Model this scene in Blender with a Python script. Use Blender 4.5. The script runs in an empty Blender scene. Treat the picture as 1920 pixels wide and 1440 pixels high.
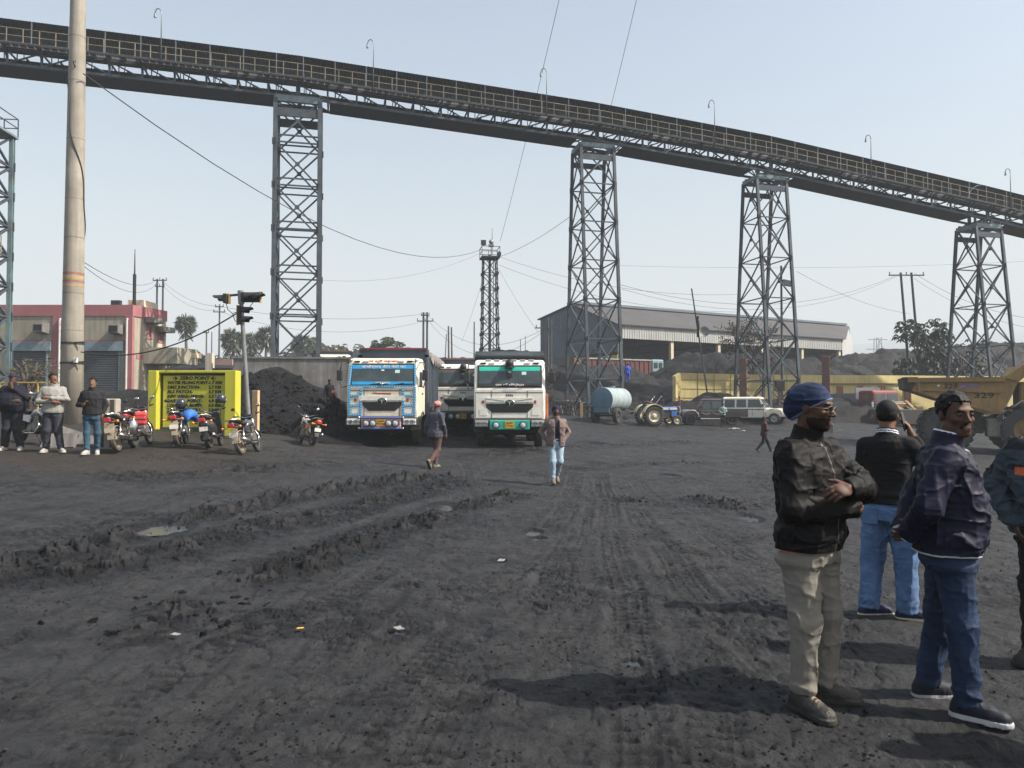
import bpy, bmesh, math, random
import numpy as np
from mathutils import Vector, Matrix
R = math.radians
scene = bpy.context.scene
COL = scene.collection
random.seed(7)

# ---------------------------------------------------------------- camera, sky, sun, exposure
FPX = 1370.0                      # focal length in pixels of the 1920 px wide photograph
CAM_H = 1.65
PITCH = math.atan(37 / FPX)
cd = bpy.data.cameras.new('camera'); cam = bpy.data.objects.new('camera', cd); COL.objects.link(cam)
cd.sensor_width = 36.0; cd.lens = 36.0 * FPX / 1920; cd.clip_start = 0.05; cd.clip_end = 9000
cam.location = (0, 0, CAM_H); cam.rotation_euler = (R(90) + PITCH, 0, 0)
scene.camera = cam

SUN_EL, SUN_AZ = 45.0, 102.0      # azimuth clockwise from +Y: to the right and a little behind the camera
w = bpy.data.worlds.new('World'); scene.world = w; w.use_nodes = True
wn = w.node_tree.nodes; wl = w.node_tree.links
sky = wn.new('ShaderNodeTexSky'); sky.sky_type = 'NISHITA'; sky.sun_disc = False
sky.sun_elevation = R(SUN_EL); sky.sun_rotation = R(SUN_AZ)
sky.altitude = 100; sky.air_density = 1.55; sky.dust_density = 4.2; sky.ozone_density = 1.2
HAZE = 0.0010
wl.new(sky.outputs[0], wn['Background'].inputs[0]); wn['Background'].inputs[1].default_value = 0.088

sd = bpy.data.lights.new('sun', 'SUN'); sun = bpy.data.objects.new('sun', sd); COL.objects.link(sun)
sd.energy = 5.0; sd.angle = R(0.6); sd.color = (1.0, 0.94, 0.85)
_s = Vector((math.sin(R(SUN_AZ)) * math.cos(R(SUN_EL)), math.cos(R(SUN_AZ)) * math.cos(R(SUN_EL)), math.sin(R(SUN_EL))))
sun.rotation_euler = _s.to_track_quat('Z', 'Y').to_euler(); sun.location = (30, -10, 40)

scene.view_settings.view_transform = 'Standard'; scene.view_settings.look = 'None'
scene.view_settings.exposure = 1.06; scene.view_settings.gamma = 1.0; scene.view_settings.use_curve_mapping = False

# ---------------------------------------------------------------- helpers
CP, SP = math.cos(PITCH), math.sin(PITCH)
def P(px, py, d):
    """world point seen at photo pixel (px, py), d metres ahead"""
    r = (px - 960) / FPX; u = (720 - py) / FPX
    return Vector((d * r, d * (CP - u * SP), CAM_H + d * (SP + u * CP)))

def hash3(ix, iy, iz, seed):
    h = (ix.astype(np.int64) * 374761393 + iy.astype(np.int64) * 668265263 + iz.astype(np.int64) * 2147483647 + seed * 974634599) & 0xffffffff
    h = ((h ^ (h >> 13)) * 1274126177) & 0xffffffff
    h = ((h ^ (h >> 16)) * 2246822519) & 0xffffffff
    return ((h ^ (h >> 15)) & 0xffffff) / float(0xffffff)
def vnoise2(x, y, seed=0):
    x = np.asarray(x, float); y = np.asarray(y, float)
    ix = np.floor(x); iy = np.floor(y); fx = x - ix; fy = y - iy
    fx = fx * fx * (3 - 2 * fx); fy = fy * fy * (3 - 2 * fy)
    z = np.zeros_like(ix)
    a = hash3(ix, iy, z, seed); b = hash3(ix + 1, iy, z, seed); c = hash3(ix, iy + 1, z, seed); d = hash3(ix + 1, iy + 1, z, seed)
    return (a * (1 - fx) + b * fx) * (1 - fy) + (c * (1 - fx) + d * fx) * fy
def fbm2(x, y, oct=4, seed=0, gain=0.5):
    s = 0; a = 1; t = 0
    for o in range(oct):
        s = s + a * vnoise2(x * 2 ** o + 17.3 * o, y * 2 ** o - 9.1 * o, seed + o); t += a; a *= gain
    return s / t
def vnoise3(x, y, z, seed=0):
    ix = np.floor(x); iy = np.floor(y); iz = np.floor(z); fx = x - ix; fy = y - iy; fz = z - iz
    fx = fx * fx * (3 - 2 * fx); fy = fy * fy * (3 - 2 * fy); fz = fz * fz * (3 - 2 * fz)
    H = lambda a, b, c: hash3(ix + a, iy + b, iz + c, seed)
    l0 = (H(0,0,0) * (1 - fx) + H(1,0,0) * fx) * (1 - fy) + (H(0,1,0) * (1 - fx) + H(1,1,0) * fx) * fy
    l1 = (H(0,0,1) * (1 - fx) + H(1,0,1) * fx) * (1 - fy) + (H(0,1,1) * (1 - fx) + H(1,1,1) * fx) * fy
    return l0 * (1 - fz) + l1 * fz
def cell2(x, y, seed=0):
    """nearest jittered cell point: distance, that cell's random value, gap to the second nearest, and offset from the point"""
    ix = np.floor(x); iy = np.floor(y); z = np.zeros_like(ix)
    b1 = np.full(x.shape, 9.0); b2 = np.full(x.shape, 9.0); val = np.zeros(x.shape); ox = np.zeros(x.shape); oy = np.zeros(x.shape)
    for dx in (-1, 0, 1):
        for dy in (-1, 0, 1):
            cx = ix + dx; cy = iy + dy; h1 = hash3(cx, cy, z, seed)
            ex = x - cx - h1; ey = y - cy - hash3(cx, cy, z, seed + 1); d = np.sqrt(ex * ex + ey * ey); m = d < b1
            b2 = np.where(m, b1, np.minimum(b2, d)); b1 = np.where(m, d, b1); ox = np.where(m, ex, ox); oy = np.where(m, ey, oy); val = np.where(m, (h1 * 7.13 + 0.37 * cx + .61 * cy) % 1.0, val)
    return b1, val, b2 - b1, ox, oy

# ---- materials
MATS = {}
def mat(name, col, rough=0.7, metal=0.0, var=0.0, vscale=3.0, bump=0.0, bscale=20.0, dirt=0.0, dcol=(0.035, 0.033, 0.032), dscale=1.2,
        spec=0.5, stretch=(1, 1, 1), streak=0.0, alpha=1.0, trans=0.0, emit=None, coat=0.0, rust=0.0):
    if name in MATS: return MATS[name]
    m = bpy.data.materials.new(name); m.use_nodes = True; nt = m.node_tree; n = nt.nodes; l = nt.links
    b = n['Principled BSDF']; b.inputs['Roughness'].default_value = rough; b.inputs['Metallic'].default_value = metal
    b.inputs['Specular IOR Level'].default_value = spec
    if coat: b.inputs['Coat Weight'].default_value = coat
    if trans: b.inputs['Transmission Weight'].default_value = trans
    if emit: b.inputs['Emission Color'].default_value = (*emit[:3], 1); b.inputs['Emission Strength'].default_value = emit[3]
    tc = n.new('ShaderNodeTexCoord'); mp = n.new('ShaderNodeMapping'); mp.inputs['Scale'].default_value = stretch
    l.new(tc.outputs['Object'], mp.inputs[0]); vec = mp.outputs[0]
    def noise(s, det=5, r=0.6):
        t = n.new('ShaderNodeTexNoise'); t.inputs['Scale'].default_value = s; t.inputs['Detail'].default_value = det; t.inputs['Roughness'].default_value = r
        l.new(vec, t.inputs['Vector']); return t.outputs[0]
    def ramp(src, a, c):
        t = n.new('ShaderNodeMapRange'); t.inputs[1].default_value = a; t.inputs[2].default_value = c; l.new(src, t.inputs[0]); return t.outputs[0]
    def mix(fac, a, c):
        t = n.new('ShaderNodeMix'); t.data_type = 'RGBA'
        if hasattr(fac, 'is_linked'): l.new(fac, t.inputs[0])
        else: t.inputs[0].default_value = fac
        for i, v in ((6, a), (7, c)):
            if hasattr(v, 'is_linked'): l.new(v, t.inputs[i])
            else: t.inputs[i].default_value = (*v[:3], 1)
        return t.outputs[2]
    c = col
    if var:
        lo = [x * (1 - var) for x in col]; hi = [min(1, x * (1 + var)) for x in col]
        c = mix(ramp(noise(vscale), 0.3, 0.7), lo, hi)
    if streak:
        mp2 = n.new('ShaderNodeMapping'); mp2.inputs['Scale'].default_value = (1, 1, 0.06); l.new(tc.outputs['Object'], mp2.inputs[0])
        t = n.new('ShaderNodeTexNoise'); t.inputs['Scale'].default_value = 5.0; t.inputs['Detail'].default_value = 6; t.inputs['Roughness'].default_value = 0.7
        l.new(mp2.outputs[0], t.inputs['Vector'])
        f = n.new('ShaderNodeMath'); f.operation = 'MULTIPLY'; f.inputs[1].default_value = streak
        l.new(ramp(t.outputs[0], 0.42, 0.68), f.inputs[0]); c = mix(f.outputs[0], c, dcol)
    if dirt:
        f = n.new('ShaderNodeMath'); f.operation = 'MULTIPLY'; f.inputs[1].default_value = dirt
        l.new(ramp(noise(dscale, 8, 0.68), 0.38, 0.66), f.inputs[0]); c = mix(f.outputs[0], c, dcol)
    if rust:
        f = n.new('ShaderNodeMath'); f.operation = 'MULTIPLY'; f.inputs[1].default_value = rust
        l.new(ramp(noise(dscale * 1.7 + 0.3, 8, 0.7), 0.52, 0.64), f.inputs[0]); c = mix(f.outputs[0], c, (0.16, 0.06, 0.03))
    if hasattr(c, 'is_linked'): l.new(c, b.inputs['Base Color'])
    else: b.inputs['Base Color'].default_value = (*c[:3], 1)
    if bump:
        bp = n.new('ShaderNodeBump'); bp.inputs['Strength'].default_value = min(1, bump); bp.inputs['Distance'].default_value = 0.02
        l.new(noise(bscale, 6, 0.6), bp.inputs['Height']); l.new(bp.outputs[0], b.inputs['Normal'])
    if alpha < 1: b.inputs['Alpha'].default_value = alpha
    MATS[name] = m
    return m

# ---- mesh builder
class MB:
    def __init__(s): s.v = []; s.f = []; s.m = []; s.cur = 0; s.sm = []; s.smooth = False
    def mat(s, i): s.cur = i; return s
    def _add(s, vs, fs):
        o = len(s.v); s.v += [tuple(p) for p in vs]
        for f in fs: s.f.append([o + i for i in f]); s.m.append(s.cur); s.sm.append(s.smooth)
        return s
    def hexa(s, p):   # 8 corners: bottom 0-3 ccw, top 4-7
        return s._add(p, [(3,2,1,0), (4,5,6,7), (0,1,5,4), (1,2,6,5), (2,3,7,6), (3,0,4,7)])
    def box(s, c, size, rot=None, taper=None):
        x, y, z = size[0] / 2, size[1] / 2, size[2] / 2; t = taper or (1, 1)
        p = [Vector(q) for q in ((-x,-y,-z), (x,-y,-z), (x,y,-z), (-x,y,-z), (-x*t[0],-y*t[1],z), (x*t[0],-y*t[1],z), (x*t[0],y*t[1],z), (-x*t[0],y*t[1],z))]
        if rot is not None: p = [rot @ q for q in p]
        c = Vector(c); return s.hexa([q + c for q in p])
    def bx(s, x0, x1, y0, y1, z0, z1): return s.box(((x0+x1)/2, (y0+y1)/2, (z0+z1)/2), (abs(x1-x0), abs(y1-y0), abs(z1-z0)))
    def bbox(s, x0, x1, y0, y1, z0, z1, b=0.03):   # chamfered box
        x0, x1 = sorted((x0, x1)); y0, y1 = sorted((y0, y1)); z0, z1 = sorted((z0, z1))
        b = min(b, (x1-x0)/2.2, (y1-y0)/2.2, (z1-z0)/2.2)
        vs = []; 
        for ax in range(3):
            lo = [x0, y0, z0]; hi = [x1, y1, z1]
            for side in (0, 1):
                q = []
                a1, a2 = [(1,2), (2,0), (0,1)][ax]
                for (u, v) in ((0,0), (1,0), (1,1), (0,1)):
                    c = [0, 0, 0]; c[ax] = (lo, hi)[side][ax]
                    c[a1] = hi[a1] - b if u else lo[a1] + b; c[a2] = hi[a2] - b if v else lo[a2] + b
                    q.append(tuple(c))
                if not side: q.reverse()
                vs.append(q)
        o = []; idx = {}
        fs = []
        for q in vs:
            f = []
            for p in q:
                if p not in idx: idx[p] = len(o); o.append(p)
                f.append(idx[p])
            fs.append(f)
        bm = bmesh.new(); bv = [bm.verts.new(p) for p in o]; r = bmesh.ops.convex_hull(bm, input=bv)
        bm.verts.index_update(); pts = [v.co[:] for v in bm.verts]; ff = [[v.index for v in f.verts] for f in bm.faces]; bm.free()
        return s._add(pts, ff)
    def bar(s, p, q, w, h=None, up=None):
        p = Vector(p); q = Vector(q); d = (q - p); L = d.length
        if L < 1e-6: return s
        d /= L; h = w if h is None else h
        u = Vector(up) if up is not None else (Vector((0, 0, 1)) if abs(d.z) < 0.95 else Vector((1, 0, 0)))
        a = d.cross(u).normalized(); b = a.cross(d)
        a *= w / 2; b *= h / 2
        return s.hexa([p - a - b, p + a - b, p + a + b, p - a + b, q - a - b, q + a - b, q + a + b, q - a + b])
    def cyl(s, p, q, r0, r1=None, n=14, cap=True):
        p = Vector(p); q = Vector(q); r1 = r0 if r1 is None else r1; d = (q - p).normalized()
        u = Vector((0, 0, 1)) if abs(d.z) < 0.9 else Vector((1, 0, 0)); a = d.cross(u).normalized(); b = d.cross(a)
        vs = []
        for c, r in ((p, r0), (q, r1)):
            for i in range(n):
                t = 2 * math.pi * i / n; vs.append(c + a * (r * math.cos(t)) + b * (r * math.sin(t)))
        sm = s.smooth; s.smooth = True
        s._add(vs, [(i, (i + 1) % n, n + (i + 1) % n, n + i) for i in range(n)]); s.smooth = sm
        if cap: s._add(vs[:n], [list(range(n))[::-1]]); s._add(vs[n:], [list(range(n))])
        return s
    def tube(s, pts, r, n=8):
        pts = [Vector(p) for p in pts]; rs = r if isinstance(r, (list, tuple)) else [r] * len(pts)
        vs = []; pa = None
        for i, p in enumerate(pts):
            d = (pts[min(i + 1, len(pts) - 1)] - pts[max(i - 1, 0)]).normalized()
            if pa is None:
                u = Vector((0, 0, 1)) if abs(d.z) < 0.9 else Vector((1, 0, 0)); pa = d.cross(u).normalized()
            else:
                pa = (pa - d * pa.dot(d))
                pa = pa.normalized() if pa.length > 1e-6 else d.orthogonal().normalized()
            b = d.cross(pa)
            for k in range(n):
                t = 2 * math.pi * k / n; vs.append(p + pa * (rs[i] * math.cos(t)) + b * (rs[i] * math.sin(t)))
        fs = []
        for i in range(len(pts) - 1):
            for k in range(n): fs.append((i*n + k, i*n + (k+1) % n, (i+1)*n + (k+1) % n, (i+1)*n + k))
        fs.append(list(range(n))[::-1]); fs.append([(len(pts)-1)*n + k for k in range(n)])
        sm = s.smooth; s.smooth = True; s._add(vs, fs); s.smooth = sm
        return s
    def lathe(s, prof, c=(0,0,0), axis='Z', n=24, cap=True):
        """prof: list of (r, h) along axis"""
        c = Vector(c); vs = []
        for r, h in prof:
            for k in range(n):
                t = 2 * math.pi * k / n; a, b = r * math.cos(t), r * math.sin(t)
                vs.append(c + Vector({'Z': (a, b, h), 'X': (h, a, b), 'Y': (b, h, a)}[axis]))
        fs = []
        for i in range(len(prof) - 1):
            for k in range(n): fs.append((i*n + k, i*n + (k+1) % n, (i+1)*n + (k+1) % n, (i+1)*n + k))
        if cap and prof[0][0] > 1e-5: fs.append(list(range(n))[::-1])
        if cap and prof[-1][0] > 1e-5: fs.append([(len(prof)-1)*n + k for k in range(n)])
        sm = s.smooth; s.smooth = True; s._add(vs, fs); s.smooth = sm
        return s
    def sphere(s, c, r, nu=14, nv=8, sc=(1,1,1)):
        c = Vector(c); vs = []; fs = []
        for j in range(nv + 1):
            th = math.pi * j / nv
            for i in range(nu):
                ph = 2 * math.pi * i / nu
                vs.append(c + Vector((r*sc[0]*math.sin(th)*math.cos(ph), r*sc[1]*math.sin(th)*math.sin(ph), -r*sc[2]*math.cos(th))))
        for j in range(nv):
            for i in range(nu): fs.append((j*nu+i, j*nu+(i+1) % nu, (j+1)*nu+(i+1) % nu, (j+1)*nu+i))
        sm = s.smooth; s.smooth = True; s._add(vs, fs); s.smooth = sm
        return s
    def prism(s, poly, d0, d1, axis='Y'):
        """polygon (list of 2-D points) extruded along axis"""
        n = len(poly); vs = []
        for d in (d0, d1):
            for a, b in poly: vs.append({'Y': (a, d, b), 'X': (d, a, b), 'Z': (a, b, d)}[axis])
        return s._add(vs, [list(range(n))[::-1], [n + i for i in range(n)]] + [(i, (i+1) % n, n + (i+1) % n, n + i) for i in range(n)])
    def loft(s, rings, cap=True):
        n = len(rings[0]); vs = [p for r in rings for p in r]; fs = []
        for i in range(len(rings) - 1):
            for k in range(n): fs.append((i*n + k, i*n + (k+1) % n, (i+1)*n + (k+1) % n, (i+1)*n + k))
        if cap: fs.append(list(range(n))[::-1]); fs.append([(len(rings)-1)*n + k for k in range(n)])
        return s._add(vs, fs)
    def mesh(s, name):
        me = bpy.data.meshes.new(name); me.from_pydata(s.v, [], s.f); me.polygons.foreach_set('material_index', s.m)
        me.polygons.foreach_set('use_smooth', s.sm)
        bm = bmesh.new(); bm.from_mesh(me); bmesh.ops.recalc_face_normals(bm, faces=bm.faces); bm.to_mesh(me); bm.free()
        return me
    def build(s, name, mats, parent=None, label=None):
        me = s.mesh(name)
        for m in (mats if isinstance(mats, (list, tuple)) else [mats]): me.materials.append(m)
        return link(name, me, parent, label)
def link(name, me, parent=None, label=None):
    o = bpy.data.objects.new(name, me); COL.objects.link(o)
    if parent is not None: o.parent = parent
    if label: o['label'] = label
    return o
def np_mesh(name, V, F, mats, smooth=True, parent=None):
    me = bpy.data.meshes.new(name); V = np.asarray(V, np.float32); F = np.asarray(F, np.int32)
    k = F.shape[1]
    me.vertices.add(len(V)); me.vertices.foreach_set('co', V.ravel()); me.loops.add(F.size); me.loops.foreach_set('vertex_index', F.ravel())
    me.polygons.add(len(F)); me.polygons.foreach_set('loop_start', np.arange(0, F.size, k, dtype=np.int32))
    me.polygons.foreach_set('loop_total', np.full(len(F), k, np.int32)); me.polygons.foreach_set('use_smooth', np.full(len(F), smooth))
    me.update(calc_edges=True); me.validate()
    for m in (mats if isinstance(mats, (list, tuple)) else [mats]): me.materials.append(m)
    return link(name, me, parent)
def tag(o, label=None, cat=None, group=None, kind=None):
    if label: o['label'] = label
    if cat: o['category'] = cat
    if group: o['group'] = group
    if kind: o['kind'] = kind
    return o
def thing(name, label, cat, loc=(0,0,0), rz=0.0, group=None):
    o = bpy.data.objects.new(name, None); COL.objects.link(o); o.empty_display_size = 0.2
    o.location = loc; o.rotation_euler = (0, 0, rz); return tag(o, label, cat, group)
def copy_tree(o, parent=None):
    c = o.copy(); COL.objects.link(c)
    if parent is not None: c.parent = parent
    for ch in list(o.children): copy_tree(ch, c)
    return c
FONTS = {}
def text_mesh(body, size, m, parent, loc, rot=(R(90), 0, 0), name='lettering', width=None, depth=0.004, align='CENTER', shear=0.0, bold=0.0, hi=False):
    cu = bpy.data.curves.new(name, 'FONT'); cu.body = body; cu.size = size; cu.align_x = align; cu.align_y = 'CENTER'; cu.extrude = depth
    cu.resolution_u = 2; cu.shear = shear; cu.offset = bold
    to = bpy.data.objects.new(name, cu); COL.objects.link(to); bpy.context.view_layer.update()
    me = bpy.data.meshes.new_from_object(to.evaluated_get(bpy.context.evaluated_depsgraph_get()))
    bpy.data.objects.remove(to); bpy.data.curves.remove(cu)
    if width and len(me.vertices):
        xs = [v.co.x for v in me.vertices]; wd = max(xs) - min(xs)
        if wd > 1e-6:
            k = width / wd
            for v in me.vertices: v.co.x *= k
    me.transform(Matrix.Translation(loc) @ __import__('mathutils').Euler(rot).to_matrix().to_4x4())
    me.materials.clear(); me.materials.append(m)
    return link(name, me, parent)
# ---------------------------------------------------------------- ground
# control points: photo pixel of the ground and its distance
CTRL = [(960,1440,3.3),(0,1440,3.3),(1920,1440,3.3),(1540,1330,3.95),(1650,1157,5.65),(1895,1262,4.5),(400,1300,4.2),(300,1100,6.6),(800,1000,9.3),(1200,1000,9.3),
 (1700,1000,9.3),(1040,906,16.0),(817,879,18.3),(715,838,25.5),(955,838,25.5),(870,812,33),(150,849,16.5),(30,846,16.5),(240,842,17.5),
 (400,833,19.5),(575,836,23.5),(1170,798,47),(1260,799,47.5),(1330,793,49),(1420,793,51),(1355,804,50),(1432,848,31),(1900,850,36),(1750,838,37),
 (1548,800,47),(1085,778,50),(360,803,23.5),(135,795,27),(20,760,38),(100,735,47),(250,734,47),(620,800,30),(1660,793,56),(1300,775,70),(900,790,60),(1020,770,75)]
cp = []
for px, py, d in CTRL:
    q = P(px, py, d); cp.append((q.x, q.y, q.z))
cp += [(-1.5,0,0),(3,0,0),(0,-8,0),(-12,-8,.3),(12,-8,-.2),(-5,4,.05),(8,4,0),(-9,9,.2),(14,14,-.2),(-30,14,1.1),(-55,48,3.0),(-60,20,1.8),(-40,-10,1.0),(40,-10,-.6),(60,40,-1.0),
       (-20,75,2.2),(10,85,1.2),(45,80,0.2),(-60,95,2.5),(90,90,-.5),(-110,60,2.5),(110,30,-1),(0,110,1.0)]
cp = np.array(cp)
def _phi(r2): return 0.5 * r2 * np.log(r2 + 1e-9)
_n = len(cp); _A = np.zeros((_n + 3, _n + 3)); _d2 = ((cp[:, None, :2] - cp[None, :, :2]) ** 2).sum(-1)
_A[:_n, :_n] = _phi(_d2) + np.eye(_n) * 6.0; _A[:_n, _n] = 1; _A[:_n, _n + 1:] = cp[:, :2]; _A[_n:, :_n] = _A[:_n, _n:].T
_W = np.linalg.solve(_A, np.concatenate([cp[:, 2], np.zeros(3)]))
def gza(x, y):
    x = np.asarray(x, float); y = np.asarray(y, float); sh = x.shape; x = x.ravel(); y = y.ravel()
    xc = np.clip(x, -110, 110); yc = np.clip(y, -10, 110)
    z = _W[_n] + _W[_n + 1] * xc + _W[_n + 2] * yc
    for i in range(_n): z += _W[i] * _phi((xc - cp[i, 0]) ** 2 + (yc - cp[i, 1]) ** 2)
    r = np.sqrt(x * x + y * y); k = np.clip((r - 105) / 120, 0, 1); z = z * (1 - k) + 0.6 * k
    return z.reshape(sh)
def gz(x, y): return float(gza(np.array([x]), np.array([y]))[0])
def ground_at(px, py):
    d = 3.0
    while d < 90:
        q = P(px, py, d)
        if q.z <= gz(q.x, q.y): break
        d *= 1.01
    return P(px, py, d)
def stand(px, d):
    """ground point under photo column px at distance d"""
    x = (px - 960) / FPX * d; y = d
    return Vector((x, y, gz(x, y)))

def poly_dist(X, Y, pts):
    best = np.full(X.shape, 1e9); arc = np.zeros(X.shape); acc = 0.0; side = np.zeros(X.shape)
    for (a, b) in zip(pts[:-1], pts[1:]):
        dx, dy = b[0] - a[0], b[1] - a[1]; L2 = dx * dx + dy * dy; L = math.sqrt(L2)
        t = np.clip(((X - a[0]) * dx + (Y - a[1]) * dy) / L2, 0, 1)
        ex = X - a[0] - t * dx; ey = Y - a[1] - t * dy; d = np.sqrt(ex * ex + ey * ey); m = d < best
        best = np.where(m, d, best); arc = np.where(m, acc + t * L, arc); side = np.where(m, np.sign(dx * ey - dy * ex), side); acc += L
    return best, arc, side, acc
def gpl(pts): return [tuple(ground_at(*p)[:2]) for p in pts]
RIDGES = [  # photo polyline, height, half width
 ([(-80,1085),(20,1060),(150,1032),(300,986),(430,956),(560,932),(700,913),(860,893)], .17, .22),
 ([(-60,1105),(200,1062),(380,1022),(520,985),(650,955),(800,922),(870,903)], .09, .30),
 ([(430,1095),(540,1068),(640,1035),(750,985),(850,962)], .12, .26),
 ([(860,960),(905,945),(965,925)], .10, .22), ([(1290,932),(1350,945),(1395,960)], .11, .25), ([(1165,935),(1215,945)], .07, .2),
 ([(250,1175),(340,1140),(410,1135)], .10, .16), ([(440,1170),(500,1150),(560,1138)], .05, .10), ([(-40,1210),(60,1190),(120,1185)], .05, .14),
 ([(-60,1330),(30,1300)], .06, .2), ([(140,1200),(240,1195),(300,1230)], .04, .2), ([(330,1265),(420,1275),(490,1262)], .03, .10),
 ([(200,905),(350,892),(520,878),(640,868)], .05, .5), ([(300,935),(380,925),(450,915)], .05, .25), ([(820,862),(960,850),(1150,835),(1300,828)], .05, .5),
 ([(1240,905),(1330,900)], .05, .3), ([(1380,1010),(1440,1020)], .06, .2), ([(1060,880),(1200,870),(1340,868)], .05, .4), ([(1200,1010),(1260,1000)], .05, .15)]
TRACKS = [  # photo polyline, half width, depth
 ([(560,1470),(750,1270),(900,1130),(1020,1010),(1075,930),(1085,880)], .17, .032), ([(760,1470),(900,1260),(1010,1110),(1075,1000),(1105,910)], .17, .030),
 ([(1000,1470),(1060,1200),(1095,1030),(1115,930),(1120,880)], .17, .030), ([(1200,1470),(1190,1250),(1160,1080),(1140,960),(1130,890)], .15, .030),
 ([(1700,1470),(1480,1290),(1340,1160),(1250,1050),(1180,960),(1145,900)], .17, .032), ([(1560,1110),(1400,1050),(1260,960),(1190,905)], .15, .030),
 ([(835,1010),(862,960),(872,915),(866,880)], .2, .03), ([(905,990),(905,950),(893,905),(880,872)], .2, .03),
 ([(-60,1130),(180,1090),(400,1045),(560,1005),(720,955),(860,912)], .18, .03), ([(-60,1010),(200,985),(420,945),(620,905),(760,880)], .2, .02),
 ([(340,1470),(480,1330),(640,1190),(780,1090)], .17, .026), ([(1900,1010),(1700,960),(1500,915),(1350,885)], .16, .026)]
TRACKS += [([(1480,1180),(1330,1060),(1200,985),(1060,930),(930,905)], .15, .028), ([(420,1470),(640,1300),(900,1180),(1120,1110),(1330,1075)], .16, .026), ([(1350,1470),(1330,1330),(1300,1190),(1230,1060)], .16, .03), ([(60,1470),(220,1330),(420,1210),(700,1080),(860,1010)], .16, .024)]
PUDDLES = [(440,964,.08,.5),(512,947,.07,.4),(305,991,.3,.5),(825,952,.22,.5),(768,987,.16,.22),(1000,999,.10,.18),(795,990,.08,.12),(745,1186,.07,.05),(1008,1010,.08,.12),(935,1055,.07,.10),(1255,893,.2,.35),(1120,868,.25,.6),(1110,830,.5,1.2),(1185,1240,.05,.06),(1405,972,.15,.3)]
RIDW = [(gpl(p), a, wd) for p, a, wd in RIDGES]
TRKW = [(gpl(p), hw, dp) for p, hw, dp in TRACKS]
PUDW = []
for px, py, rx, ry in PUDDLES:
    q = ground_at(px, py); PUDW.append((q.x, q.y, rx, ry, q.z))

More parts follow.
